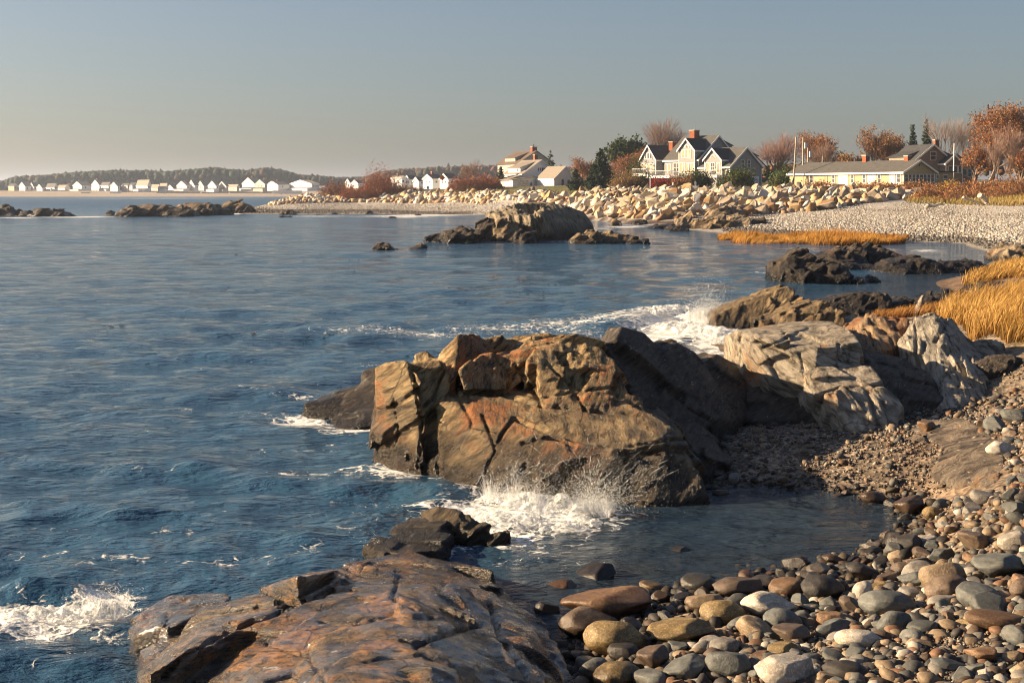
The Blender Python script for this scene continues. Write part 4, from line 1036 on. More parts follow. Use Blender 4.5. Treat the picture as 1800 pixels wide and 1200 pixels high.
# gravel in the cove behind the pool
X, Y, Z, px, py = scatter(15000, 1230, 1800, 18, 29, lambda px,py,D,X,Z,u: (Z > -.03) & (py < 900) & (py > 640), 52)
rr = np.random.default_rng(5).choice([.012,.02,.032,.055], len(X), p=[.4,.35,.2,.05])
tag(link('cove_gravel', shingle('cove_gravel', X, Y, Z+rr*.2, rr, PAL['cove'], OCT, 8), PEB_MAT), 'brown gravel floor of the little cove in the rock shadow', 'gravel', kind='stuff')
# far beaches
X, Y, Z, px, py = scatter(36000, 1270, 1900, 92, 185, lambda px,py,D,X,Z,u: (Z > .05) & (Z < 3.0), 53)
rr = np.random.default_rng(6).uniform(.045,.15,len(X))*np.clip(1.5-Z*.3, .7, 1.5)
tag(link('far_shingle', shingle('far_shingle', X, Y, Z+rr*.15, rr, PAL['far'], OCT, 9, wet=.35), PEB_MAT), 'grey pebble beach on the far side of the cove below the tan house', 'pebbles', kind='stuff')
X, Y, Z, px, py = scatter(12000, 400, 1000, 246, 345, lambda px,py,D,X,Z,u: (Z > .05) & (Z < 1.9), 54)
rr = np.random.default_rng(8).uniform(.10,.24,len(X))
tag(link('far_shingle', shingle('far_shingle', X, Y, Z+rr*.1, rr, PAL['far'], OCT, 10, wet=.4), PEB_MAT), 'grey pebble spit under the boulder bank at left', 'pebbles', kind='stuff')

# ------------------------------------------------------------------ boulder bank (riprap)
def chunk_mesh(seed, dims, bev=True):
    rg = np.random.default_rng(seed); bm = bmesh.new()
    pts = rg.uniform(-1, 1, (16, 3)); pts = pts/np.maximum(np.abs(pts).max(1), .01)[:,None]*rg.uniform(.8, 1, (16,1))
    hull(bm, [Vector(p*np.array(dims)) for p in pts])
    bmesh.ops.dissolve_limit(bm, angle_limit=R(12), verts=bm.verts[:], edges=bm.edges[:])
    if bev: bmesh.ops.bevel(bm, geom=bm.edges[:], offset=.05, segments=1, affect='EDGES', clamp_overlap=True)
    me = bpy.data.meshes.new('boulder'); bm.to_mesh(me); bm.free(); return me
CH = [chunk_mesh(300+i, d) for i, d in enumerate(((1,.7,.5),(1,.8,.6),(1,.6,.42),(1,.9,.75),(1.1,.7,.4),(1,.75,.55),(.95,.85,.6),(1.15,.65,.45),(1,.8,.8),(1.1,.8,.5)))]
CH0 = [chunk_mesh(300+i, d, False) for i, d in enumerate(((1,.7,.5),(1,.8,.6),(1,.6,.42),(1,.9,.75),(1.1,.7,.4)))]
def bank_mat(name, a, b_):
    m = NM(name, .8, .25); p = m.obj(); v = m.n('ShaderNodeVectorMath', operation='ADD'); m.put(v.inputs[0], p)
    cx = m.n('ShaderNodeCombineXYZ'); m.put(cx.inputs[0], m.mth('MULTIPLY', m.rnd(), 50)); m.put(v.inputs[1], cx.outputs[0])
    col = m.ramp(m.noise(m.map(v.outputs[0], sc=(1,1,2.5)), 1.6, 5, .65), [(.3, a), (.7, b_)])
    wf = m.mr(m.mth('ADD', m.z(m.pos()), m.mr(m.noise(m.pos(), .3, 3), .3, .7, -.5, .5)), .35, .9, 1, 0)
    col = m.mix(m.mth('MULTIPLY', wf, .8), col, (.06,.035,.02))
    return m.out(col, .8, m.bump(m.noise(v.outputs[0], 3, 5, .7), .6, .12))
BMAT = {'cream': bank_mat('boulder_cream', (0.43,0.344,0.232), (0.568,0.482,0.361)), 'whitish': bank_mat('boulder_white', (0.482,0.439,0.37), (0.602,0.568,0.499)), 'orange tan': bank_mat('boulder_tan', (0.344,0.215,0.095), (0.482,0.344,0.189)),
        'grey brown': bank_mat('boulder_greybrown', (0.206,0.163,0.12), (0.327,0.267,0.206)), 'dark rusty': bank_mat('boulder_rusty', (.18,.10,.05), (.30,.19,.10))}
BK = np.array([(478,322,346),(520,325,360),(620,338,368),(740,322,350),(860,291,320),(940,246,278),(1050,197,232),(1150,179,212),(1250,178,207),(1350,183,213),(1450,181,222),(1540,188,226),(1600,198,226),(1650,208,226)])
RIPO = []; RIP = []; rs = np.random.default_rng(17)
for tr in range(9000):
    px = rs.uniform(478, 1650); lo_, hi = np.interp(px, BK[:,0], BK[:,1]), np.interp(px, BK[:,0], BK[:,2])
    # left bank lies mostly under bushes, so its boulders are sparser
    t = rs.uniform(-.04, 1.02); D = lo_ + (hi-lo_)*t
    r = (rs.uniform(.8, 1.2) if tr < 500 else rs.uniform(.45, .95))*(1.0 if px > 900 else .92)
    if px < 520: r *= .9
    X = (px-900)/F*D
    if any((X-a)**2 + ((D-b)*.75)**2 < ((r+c_)*.66)**2 for a, b, c_, *_ in RIP): continue
    RIP.append((X, D, r, px, t))
zz = ground(np.array([q[0] for q in RIP]), np.array([q[1] for q in RIP]))
order = sorted(range(len(RIP)), key=lambda i: -RIP[i][2]/RIP[i][1])
BLM = [(510,'left tip of the bank'),(560,'first dark bush'),(620,'dark red bushes'),(690,'tallest red bush'),(750,'white sign post'),(810,'bare lone tree'),(860,'right-hand red bush'),(905,'white porch'),(950,'white gable house'),(1000,'small spruce'),(1055,'great dark spruce'),
       (1110,'rusty thicket'),(1150,'lamp post'),(1185,'white deck'),(1225,'oval sign'),(1265,'balcony'),(1300,'round green hedge'),(1340,'garage door'),(1395,'tall utility poles'),(1440,'bare thin tree'),(1490,'yellow-lit wall'),(1540,'tan ranch house'),(1600,'ranch porch windows'),(1650,'right end of the bank')]
nrip = len(RIP)
rest_V, rest_F, rest_C, nv = [], [], [], 0
cols_n = list(BMAT); BCOL = {'cream': (.58,.48,.34), 'whitish': (.62,.58,.50), 'orange tan': (.48,.32,.16), 'grey brown': (.31,.25,.19), 'dark rusty': (.24,.14,.08)}
for k, i in enumerate(order):
    X, D, r, px, t = RIP[i]
    cn = str(rs.choice(cols_n, p=[.31,.22,.20,.19,.08] if t > .12 else [.18,.10,.2,.24,.28]))
    rot = (rs.normal(0,.35), rs.normal(-.38,.35), rs.normal(.1,.6))
    loc = (X, D, zz[i] + r*rs.uniform(.18,.5)); sc = (r*rs.uniform(.95,1.3), r, r*rs.uniform(.85,1.15))
    me = CH[int(rs.integers(0, 10))]
    if k < 300:
        o = put_stone('riprap_boulder', me, BMAT[cn], loc, sc, rot)
        row = 'foot' if t < .2 else 'lower slope' if t < .5 else 'upper slope' if t < .82 else 'crest'
        lm = min(BLM, key=lambda q: abs(q[0]-px))
        side = '' if abs(lm[0]-px) < 9 else ('just left of ' if px < lm[0] else 'just right of ')
        size = 'big' if r > .95 else 'mid-sized' if r > .75 else 'smaller'
        tag(o, '%s %s boulder on the bank %s, %s the %s' % (size, cn, row, side.strip() or 'below', lm[1]), 'boulder', 'boulders of the sea bank'); RIPO.append(o)
    else:
        me = CH0[k % 5]; Mx = Matrix.LocRotScale(Vector(loc), Euler(rot), Vector(sc)); V = np.array([tuple(Mx @ v.co) for v in me.vertices])
        rest_V.append(V); rest_C.append(np.tile(BCOL[cn], (len(V),1))*rs.uniform(.8,1.15))
        for p_ in me.polygons:
            a = list(p_.vertices)
            for j in range(1, len(a)-1): rest_F.append((a[0]+nv, a[j]+nv, a[j+1]+nv))
        nv += len(V)
dedupe(RIPO)
if rest_V:
    tag(link('riprap_far', np_mesh('riprap_far', np.concatenate(rest_V), np.array(rest_F), False, np.concatenate(rest_C).astype(np.float32)), PEB_MAT), 'smaller boulders packed along the bank behind and between the larger ones', 'boulders', kind='stuff')
# ------------------------------------------------------------------ grasses
def leaf_mat(name, rough=.75, trans=.25):
    m = NM(name, rough, .2); c_ = m.att()
    m.put(m.b.inputs['Base Color'], c_)
    tr = m.n('ShaderNodeBsdfTranslucent'); m.put(tr.inputs['Color'], c_)
    mx = m.n('ShaderNodeMixShader'); mx.inputs[0].default_value = trans
    m.t.links.new(m.b.outputs[0], mx.inputs[1]); m.t.links.new(tr.outputs[0], mx.inputs[2])
    m.t.links.new(mx.outputs[0], m.t.nodes['Material Output'].inputs['Surface'])
    return m.m
GRASS_MAT = leaf_mat('grass_blades', .7, .35); LEAF_MAT = leaf_mat('leaves', .8, .2)
def blades(name, X, Y, Z, h, w_, root, tip, seed, lean=(.35, -.05), var=.3):
    """curved grass blades, each a strip of three quads"""
    rg = np.random.default_rng(seed); n = len(X)
    a = rg.uniform(0, 6.28, n); wx, wy = np.cos(a)*w_, np.sin(a)*w_
    lx = (lean[0] + rg.normal(0, .22, n))*h; ly = (lean[1] + rg.normal(0, .22, n))*h
    V = []; C_ = []
    pn = np.stack([X/.9, Y/.9, X*0], 1) if np.mean(Y) < 90 else np.stack([X/3, Y/3, X*0], 1)
    cl = fbm(pn, seed+1, 2); lx = lx+.45*h*fbm(pn*.8, seed+2, 2); ly = ly+.4*h*fbm(pn*.8, seed+3, 2)
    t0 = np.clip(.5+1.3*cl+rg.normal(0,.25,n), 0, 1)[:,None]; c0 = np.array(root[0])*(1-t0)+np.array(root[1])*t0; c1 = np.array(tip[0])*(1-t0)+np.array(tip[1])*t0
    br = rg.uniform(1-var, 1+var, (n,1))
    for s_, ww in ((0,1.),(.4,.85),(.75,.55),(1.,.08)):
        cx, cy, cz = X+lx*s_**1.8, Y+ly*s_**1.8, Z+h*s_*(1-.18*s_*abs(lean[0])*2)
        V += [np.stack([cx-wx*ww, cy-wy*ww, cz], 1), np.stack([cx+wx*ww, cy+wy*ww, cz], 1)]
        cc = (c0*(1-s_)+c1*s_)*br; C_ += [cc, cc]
    V = np.stack(V, 1).reshape(-1,3); C_ = np.stack(C_, 1).reshape(-1,3)
    b = (np.arange(n)*8)[:,None]
    Fc = np.concatenate([b+np.array([[0,1,3,2]]), b+np.array([[2,3,5,4]]), b+np.array([[4,5,7,6]])])
    return np_mesh(name, V, Fc, False, C_.astype(np.float32))
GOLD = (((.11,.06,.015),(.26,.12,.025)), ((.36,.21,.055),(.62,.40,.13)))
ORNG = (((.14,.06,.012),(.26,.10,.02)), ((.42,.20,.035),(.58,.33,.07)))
def clump_keep(px, D, sc, thr, seed): return fbm(np.stack([(px-900)/F*D/sc, D/sc, D*0], 1), seed, 3) > thr
# right-hand patch
poly = [(1640,545),(1662,528),(1700,522),(1755,520),(1790,505),(1900,490),(2050,520),(2050,640),(1800,625),(1770,622),(1745,600),(1705,602),(1690,575),(1660,572)]
pw_ = [Gz(x, y, .75)[:2] for x, y in poly]
rg = np.random.default_rng(61)
n = 26000; px = rg.uniform(1630, 2040, n); D = np.exp(rg.uniform(math.log(27), math.log(60), n)); X = (px-900)/F*D
k = np.array([in_poly(a, b, pw_) for a, b in zip(X, D)]); X, D = X[k], D[k]; Z = ground(X, D)
hh = np.random.default_rng(62).uniform(.38, .75, len(X))*(.75+.5*(fbm(np.stack([X/1.2, D/1.2, X*0],1), 63, 2)+.5))
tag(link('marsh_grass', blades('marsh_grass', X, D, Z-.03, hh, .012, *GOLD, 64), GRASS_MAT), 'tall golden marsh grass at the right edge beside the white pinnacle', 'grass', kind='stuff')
poly = [(1690,492),(1735,476),(1745,466),(1800,462),(1950,460),(1980,500),(1800,500),(1760,496),(1700,500)]
pw_ = [Gz(x, y, .3)[:2] for x, y in poly]
n = 12000; px = rg.uniform(1660, 1980, n); D = np.exp(rg.uniform(math.log(56), math.log(86), n)); X = (px-900)/F*D
k = np.array([in_poly(a, b, pw_) for a, b in zip(X, D)]); X, D = X[k], D[k]; Z = ground(X, D)
hh = rg.uniform(.35, .7, len(X))
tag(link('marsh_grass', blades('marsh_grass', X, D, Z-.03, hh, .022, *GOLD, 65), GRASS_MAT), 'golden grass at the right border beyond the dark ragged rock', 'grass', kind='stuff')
# strip along the far water line
n = 16000; px = rg.uniform(1262, 1590, n); t = rg.uniform(0, 1, n); yy = np.interp(px, [1262,1300,1400,1500,1590],[421,427,431,432,428]); yt = np.interp(px, [1262,1300,1400,1500,1590],[419,417,416,419,425])
py = yt+(yy-yt)*t; D = HC*F/(py-HY); k = clump_keep(px, D, 4, -.35, 66); px, D = px[k], D[k]; X = (px-900)/F*D; Z = np.maximum(ground(X, D), -.05)
hh = rg.uniform(.3, .8, len(X))*(.7+.9*np.clip(fbm(np.stack([X/2.5, D/2.5, X*0],1), 70, 2)+.3, 0, 1))
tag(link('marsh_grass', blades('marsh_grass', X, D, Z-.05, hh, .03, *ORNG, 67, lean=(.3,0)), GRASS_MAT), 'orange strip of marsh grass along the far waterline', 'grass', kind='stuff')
# brown weedy fringe among the dark rocks
n = 2500; px = rg.uniform(1530, 1700, n); py = rg.uniform(535, 562, n); D = (HC-.2)*F/(py-HY); k = clump_keep(px, D, 2, .05, 68); px, D = px[k], D[k]; X = (px-900)/F*D; Z = ground(X, D)
tag(link('weedy_grass', blades('weedy_grass', X, D, Z-.02, rg.uniform(.2,.45,len(X)), .014, ((.12,.05,.015),(.2,.09,.02)), ((.34,.16,.04),(.42,.24,.08)), 69), GRASS_MAT), 'rusty tufts of grass among the dark rocks left of the golden patch', 'grass', kind='stuff')
# dry grass over the land behind the bank
def dry(name, lb, n, x0, x1, d0, d1, keep, h, w_, root, tip, seed):
    rg = np.random.default_rng(seed); px = rg.uniform(x0, x1, n); D = np.exp(rg.uniform(math.log(d0), math.log(d1), n)); Z = ground_pd(px, D); k = keep(px, D, Z); px, D, Z = px[k], D[k], Z[k]; X = (px-900)/F*D
    tag(link(name, blades(name, X, D, Z-.05, rg.uniform(*h, len(X)), w_, root, tip, seed, lean=(.2,0)), GRASS_MAT), lb, 'grass', kind='stuff')
dry('dry_grass', 'dry tawny grass along the crest behind the boulder bank', 16000, 640, 1620, 205, 330, lambda px,D,Z: (D > np.interp(px, BK[:,0], BK[:,2])-2) & (D < np.interp(px, BK[:,0], BK[:,2])+16) & clump_keep(px, D, 7, -.1, 71), (.35,.95), .05, ((.12,.08,.03),(.10,.10,.03)), ((.34,.24,.09),(.22,.21,.06)), 72)
dry('dune_grass', 'rough yellow-green and rust dune grass above the pebble beach at right', 18000, 1590, 2000, 150, 235, lambda px,D,Z: (Z > 2.5 - (px-1600)*.0006) & clump_keep(px, D, 5, -.35, 73), (.3,.9), .045, ((.14,.09,.03),(.13,.11,.03)), ((.42,.30,.10),(.30,.24,.07)), 74)

# ------------------------------------------------------------------ trees and shrubs
class Wood:
    """tapered limbs (tubes), twigs (thin crossed strips) and leaves, in numpy-friendly lists"""
    def __init__(s): s.tub = MB(); s.tw = []; s.lf = []
def ribbon_mesh(name, segs, col_a, col_b, rg):
    S = np.array([(*p, *q, w_) for p, q, w_ in segs]); n = len(S)
    P, Q, w_ = S[:,0:3], S[:,3:6], S[:,6:7]
    d = Q-P; a = rg.normal(size=(n,3)); u = np.cross(d, a); u /= np.maximum(np.linalg.norm(u, axis=1), 1e-6)[:,None]
    V = np.stack([P-u*w_, P+u*w_, Q+u*w_*.4, Q-u*w_*.4], 1).reshape(-1,3)
    Fc = (np.arange(n)*4)[:,None]+np.arange(4)[None]
    t = rg.random((n,1)); c_ = np.array(col_a)*(1-t)+np.array(col_b)*t
    return np_mesh(name, V, Fc, False, np.repeat(c_, 4, 0).astype(np.float32))
def leaf_mesh(name, P, size, cols_, rg, flat=0.0, droop=None):
    n = len(P); a = rg.normal(size=(n,3)); a[:,2] *= 1-flat; a /= np.linalg.norm(a, axis=1)[:,None]
    b = np.cross(a, rg.normal(size=(n,3))); b /= np.linalg.norm(b, axis=1)[:,None]
    s_ = size*rg.uniform(.6, 1.35, (n,1))
    V = np.stack([P-a*s_, P+b*s_*.6, P+a*s_, P-b*s_*.6], 1).reshape(-1,3)
    Fc = (np.arange(n)*4)[:,None]+np.arange(4)[None]
    cols_ = np.array(cols_); c_ = cols_[rg.integers(0, len(cols_), n)]*rg.uniform(.7,1.25,(n,1))
    return np_mesh(name, V, Fc, False, np.repeat(c_, 4, 0).astype(np.float32))
BARK = plain('bark_grey', (.20,.15,.12), .9, .3, 1.5); BARK2 = plain('bark_brown', (.13,.085,.06), .9, .3, 1.5)
def grow(h, spread, seed, trunk=.28, limbs=7, up=.55, r0=.22, sub=(5,5,6), twig=.012):
    """deciduous skeleton of height h: returns tubes, twig segments and twig tips"""
    rg = np.random.default_rng(seed); mb = MB(); tw = []; tips = []
    def go(p, d, L, r, lv):
        bend = Vector(rg.normal(0, .16, 3)); d = (d + bend).normalized()
        q = p + d*L
        if lv < 3: mb.bar(p, q, r, n=5 if lv == 0 else 4 if lv == 1 else 3, r2=r*.62)
        else: tw.append((tuple(p), tuple(q), max(r, twig)))
        if lv == 4: tips.append(tuple(q)); tips.append(tuple((p+q)/2)); return
        n_ = sub[min(lv, 2)] if lv else limbs
        for i in range(n_):
            t = rg.uniform(.35, 1.0) if lv else rg.uniform(.55, 1.0)
            ang = 2*math.pi*(i/n_) + rg.normal(0, .5)
            x = d.orthogonal().normalized(); y = d.cross(x)
            k = rg.uniform(.55, 1.05)*spread*(1.0 if lv else 1.0)
            nd = (d + (x*math.cos(ang)+y*math.sin(ang))*k + Vector((0,0,up*.45))).normalized()
            go(p + d*L*t, nd, L*rg.uniform(.52,.74)*(1.25 if lv == 0 else 1), r*rg.uniform(.36,.5), lv+1)
        go(q, (d+Vector((0,0,.25))).normalized(), L*.62, r*.55, lv+1)
    go(Vector((0,0,-.3)), Vector((0,0,1)), h*trunk+.3, r0, 0)
    # bring to the wanted height
    top = max(max(t[2] for t in tips), .1); k = h/top
    f = lambda p: (p[0]*k, p[1]*k, p[2]*k)
    mb.v = [f(v) for v in mb.v]
    return mb, [(f(a), f(b), w_) for a, b, w_ in tw], np.array([f(t) for t in tips])
def deciduous(name, label, px, py, D, h, spread=.8, seed=1, leaf=None, leaf_n=0, leaf_s=.165, twig_c=((.22,.15,.12),(.30,.20,.15)), bark=None, cat='tree', group=None, lo=0.0, **kw):
    X, Y, Z = Wp(px, py, D); Z = z_at(X, Y)
    root = empty(name, (X, Y, Z-.1)); tag(root, label, cat, group)
    mb, tw, tips = grow(h, spread, seed, **kw); rg = np.random.default_rng(seed+5)
    mb.build('trunk', bark or BARK, root)
    cr = link('crown', ribbon_mesh('crown', tw, *twig_c, rg), LEAF_MAT, root)
    if leaf is not None and leaf_n:
        tp = tips[tips[:,2] > h*lo]
        P = tp[rg.integers(0, len(tp), leaf_n)] + rg.normal(0, leaf_s*1.4, (leaf_n,3))
        link('foliage', leaf_mesh('foliage', P, leaf_s, leaf, rg), LEAF_MAT, cr)
    return root
def conifer(name, label, px, py, D, h, w_, seed=1, cols_=((.035,.055,.03),(.05,.07,.035),(.02,.035,.022)), dens=1.0, gap=.0, base=.06, card=.3, group=None):
    X, Y, _ = Wp(px, py, D); Z = z_at(X, Y); rg = np.random.default_rng(seed)
    root = empty(name, (X, Y, Z-.1)); tag(root, label, 'tree', group)
    MB().bar((0,0,-.2), (0,0,h*.96), .16*h/9, n=6, r2=.02).build('trunk', BARK2, root)
    segs = []; P = []
    nl = int(h*2.6)
    for i in range(nl):
        t = base + (1-base)*(i+rg.uniform(-.3,.3))/nl; z = h*t; rad = w_*(1-t)**.8*rg.uniform(.75,1.12)+.12
        nb = max(4, int(9*(1-t)+4))
        for j in range(nb):
            if rg.random() < gap: continue
            a = 2*math.pi*j/nb + rg.uniform(-.3,.3); rr = rad*rg.uniform(.7,1.1)
            e = np.array([math.cos(a)*rr, math.sin(a)*rr, z - rr*.22 + rg.normal(0,.1)])
            segs.append(((0,0,z), tuple(e), .03))
            m = max(3, int(rr*9*dens)); s_ = rg.uniform(.15, 1.05, m)[:,None]
            P.append(np.array([0,0,z])*(1-s_)+e*s_ + rg.normal(0, .13*card/.3, (m,3)))
    cr = link('crown', ribbon_mesh('crown', segs, (.05,.04,.03), (.07,.05,.04), rg), LEAF_MAT, root)
    link('foliage', leaf_mesh('foliage', np.concatenate(P), card, cols_, rg, flat=.5), LEAF_MAT, cr)
    return root
def bush(name, label, px, D, w_, h, seed, cols_, n=2600, ls=.16, twig=((.20,.12,.08),(.28,.16,.10)), depth=None, cat='shrub', group=None, dx=0):
    X = (px-900)/F*D; Z = z_at(X, D); rg = np.random.default_rng(seed); depth = depth or w_*.7
    root = empty(name, (X, D, Z-.1)); tag(root, label, cat, group)
    ns = int(90*max(w_, 1)**.8); segs = []; P = []
    for i in range(ns):
        bx, by = rg.uniform(-.5,.5)*w_, rg.uniform(-.5,.5)*depth
        e = np.sqrt(max(0, 1-(2*bx/w_)**2*.85)); hh = h*e*rg.uniform(.55,1.05)*(1+.25*math.sin(bx*2.3+seed))
        q = np.array([bx+rg.normal(0,.25)*hh, by+rg.normal(0,.2)*hh, hh]); p = np.array([bx,by,0]); mid = (p+q)/2+rg.normal(0,.06,3)*h
        segs += [(tuple(p), tuple(mid), .025), (tuple(mid), tuple(q), .018)]
        for _ in range(5):
            t = rg.uniform(.3,1); b0 = p*(1-t)+q*t; segs.append((tuple(b0), tuple(b0+np.array([rg.normal(0,.3), rg.normal(0,.3), rg.uniform(.1,.5)])*h*.28), .013))
        P.append(q[None]+rg.normal(0,1,(3,3))*[.12*h+.1]*1); P.append((p*.35+q*.65)[None]+rg.normal(0,1,(3,3))*(.12*h+.1)); P.append((p*.7+q*.3)[None]+rg.normal(0,1,(1,3))*(.12*h+.1))
    st = link('branches', ribbon_mesh('branches', segs, *twig, rg), LEAF_MAT, root)
    P = np.concatenate(P); k = rg.integers(0, len(P), n)
    Q = P[k]+rg.normal(0, ls*.8, (n,3)); Q[:,2] = np.maximum(Q[:,2], .05)
    if n: link('foliage', leaf_mesh('foliage', Q, ls, cols_, rg), LEAF_MAT, root)
    return root
RUST = ((.26,.10,.035),(.33,.14,.05),(.22,.09,.04),(.30,.17,.07)); RED = ((.24,.06,.025),(.30,.09,.03),(.18,.05,.03),(.26,.11,.05)); OAK = ((.28,.13,.05),(.22,.11,.05),(.34,.19,.07),(.18,.10,.05)); GRN = ((.05,.075,.025),(.07,.10,.03),(.035,.055,.02))
OLV = ((.14,.12,.04),(.20,.16,.05),(.12,.10,.04))
# left to right along the skyline
deciduous('bare_tree', 'bare lone tree standing over the red bushes left of the white house', 830, 318, 360, 8.2, .85, 401, trunk=.25, limbs=6, r0=.16)
conifer('spruce_tree', 'small dark spruce just left of the white gable house', 880, 324, 372, 5.6, 1.9, 402)
conifer('ragged_pine', 'ragged open spruce rising behind the white house roof', 968, 310, 420, 10.8, 2.6, 403, gap=.55, dens=.7)
conifer('spruce_tree', 'mid-sized dark spruce between the white shed and the great spruce', 1012, 326, 300, 4.9, 2.1, 404, dens=1.2)
conifer('spruce_tree', 'great broad dark spruce right of the white shed', 1056, 328, 295, 8.6, 4.0, 405, dens=1.5, card=.34)
deciduous('pine_tree', 'dark green pine topping the rusty thicket behind the great spruce', 1093, 325, 345, 12.0, .75, 406, leaf=GRN, leaf_n=5200, leaf_s=.38, bark=BARK2, lo=.5)
for i, (x, D, h, sp, lb) in enumerate(((1028,350,7.5,1.0,'rusty leafless thicket tree left of the great spruce'),(1112,330,8.6,.95,'rust-coloured small tree right of the great spruce'),(1138,335,9.0,.9,'russet small tree nearest the left wing of the grey house'),(1085,350,8.0,.95,'russet small tree peeping behind the great spruce'))):
    deciduous('thicket_tree', lb, x, 325, D, h, sp, 410+i, leaf=RUST, leaf_n=2200, leaf_s=.17, twig_c=((.26,.14,.10),(.34,.20,.14)), trunk=.18, limbs=8, r0=.13)
deciduous('bare_tree', 'tall bare grey tree rising behind the left wing of the grey house', 1168, 320, 345, 17.2, .85, 420, trunk=.3, limbs=10, sub=(6,6,7), r0=.26, up=.75, twig=.018, twig_c=((.20,.14,.13),(.28,.20,.17)))
deciduous('bare_tree', 'wide bare tree spreading right of the garage gable', 1362, 325, 300, 12.8, 1.0, 421, trunk=.2, limbs=12, sub=(6,6,7), r0=.22, up=.6, twig=.016, twig_c=((.26,.16,.13),(.36,.22,.17)))
deciduous('oak_tree', 'oak with sparse rust leaves behind the utility poles', 1412, 322, 310, 12.6, .7, 422, leaf=RUST, leaf_n=3230, leaf_s=.165, trunk=.3)
deciduous('oak_tree', 'narrow oak with rust leaves right of the utility poles', 1440, 322, 300, 11.4, .6, 423, leaf=RUST, leaf_n=3610, leaf_s=.165, trunk=.3)
deciduous('bare_tree', 'thin bare tree left of the tan ranch house roof', 1462, 322, 290, 10.2, .75, 424, trunk=.3, r0=.13)
deciduous('oak_tree', 'oak with brown crown rising over the left of the ranch roof', 1530, 318, 300, 13.2, .78, 425, leaf=OAK, leaf_n=6080, leaf_s=.165, trunk=.3)
deciduous('oak_tree', 'rounded brown oak over the middle of the ranch roof', 1568, 318, 305, 11.8, .8, 426, leaf=OAK, leaf_n=5700, leaf_s=.165, trunk=.3)
deciduous('thicket_tree', 'low olive and rust tree at the left end of the ranch roof', 1486, 320, 280, 7.0, .95, 427, leaf=RUST+OLV, leaf_n=2400, leaf_s=.2, trunk=.2)
deciduous('thicket_tree', 'small bright rust tree just left of the shingled house', 1597, 318, 268, 6.6, .6, 428, leaf=((.34,.10,.03),(.40,.15,.04)), leaf_n=2600, leaf_s=.2, trunk=.2)
conifer('spruce_tree', 'dark pointed spruce, left of the two above the shingled house', 1604, 315, 330, 14.0, 2.4, 429, dens=.9)
conifer('spruce_tree', 'dark pointed spruce, right of the two above the shingled house', 1629, 315, 335, 15.2, 2.7, 430, dens=.9)
deciduous('bare_tree', 'tall bare silver tree behind the shingled house', 1662, 318, 300, 15.6, .55, 431, trunk=.36, up=.85, twig_c=((.28,.22,.19),(.38,.30,.26)))
deciduous('bare_tree', 'slim bare silver tree right behind the shingled house peak', 1684, 318, 305, 14.4, .5, 432, trunk=.36, up=.85, r0=.15, twig_c=((.28,.22,.19),(.38,.30,.26)))
deciduous('oak_tree', 'great domed oak with dense rust leaves near the right border', 1735, 322, 250, 15.4, .88, 433, leaf=OAK+RUST, leaf_n=15000, leaf_s=.17, trunk=.3, limbs=9, r0=.3, lo=.35)
deciduous('oak_tree', 'rust-leaved oak at the right border', 1800, 322, 245, 13.6, .75, 434, leaf=RUST, leaf_n=7980, leaf_s=.165, trunk=.3)
deciduous('bare_tree', 'slender bare tree before the great domed oak', 1752, 325, 225, 9.5, .55, 435, trunk=.4, r0=.1, up=.8, twig_c=((.30,.2,.16),(.4,.28,.22)))
deciduous('bare_tree', 'slender leaning bare tree near the right border', 1778, 325, 225, 11.5, .5, 436, trunk=.4, r0=.1, up=.8, twig_c=((.30,.2,.16),(.4,.28,.22)))
deciduous('thicket_tree', 'rusty brush tree between the great oak and the shingled house', 1712, 322, 255, 8.0, .9, 437, leaf=RUST, leaf_n=2600, leaf_s=.2, trunk=.2)
deciduous('thicket_tree', 'brown brush tree low at the right border', 1790, 325, 232, 7.2, .95, 438, leaf=RUST, leaf_n=2200, leaf_s=.18, trunk=.2)
# shrubs
bush('sumac_bush', 'dark red-brown bush at the left end of the boulder bank', 592, 352, 7.5, 3.6, 501, ((.13,.05,.035),(.18,.07,.04)), 2600)
bush('sumac_bush', 'low rusty red bush spilling over the bank boulders', 632, 343, 9.0, 3.0, 502, RED, 3600)
bush('sumac_bush', 'tallest bright red bush on the boulder bank', 668, 348, 6.5, 5.8, 503, RED, 3200)
bush('sumac_bush', 'spreading rust-red bush right of the tallest red one', 690, 346, 6.0, 3.6, 504, RED, 2400)
bush('hedge', 'clipped olive and rust hedge in front of the distant white houses', 725, 420, 7.5, 1.8, 505, OLV+RUST, 1800)
bush('sumac_bush', 'broad red bush under the lone bare tree', 832, 345, 11.5, 3.4, 506, RED, 4600)
bush('sumac_bush', 'dull red brush left of the small dark spruce', 862, 350, 6.0, 2.4, 507, RED, 1800)
bush('hedge_bush', 'round clipped yellow-green hedge beside the garage door', 1299, 264, 3.9, 3.2, 508, ((.07,.10,.02),(.10,.12,.025),(.045,.07,.02)), 4600, .17, depth=3.6)
bush('evergreen_bush', 'dark green shrub under the balcony of the grey house', 1214, 272, 3.6, 2.8, 509, GRN, 2600, .18)
bush('evergreen_bush', 'dark green shrub right of the one under the balcony', 1232, 274, 3.2, 2.6, 510, GRN, 2200, .18)
bush('evergreen_bush', 'dark green shrub at the foot of the deck on the left', 1135, 285, 4.0, 2.2, 511, GRN, 2200, .18)
bush('evergreen_bush', 'green shrub behind the rusty brush left of the grey house', 1128, 305, 5.5, 5.2, 512, GRN, 3600, .2)
bush('barberry_bush', 'crimson low bush in front of the white deck', 1163, 268, 5.0, 1.9, 513, ((.20,.015,.02),(.26,.02,.025)), 3000, .13)
bush('brush', 'tawny brush before the left deck', 1105, 285, 7.0, 3.0, 514, ((.26,.17,.07),(.20,.14,.05)), 2400)
bush('brush', 'brown brush under the middle of the grey house', 1196, 266, 4.0, 2.2, 515, RUST, 900)
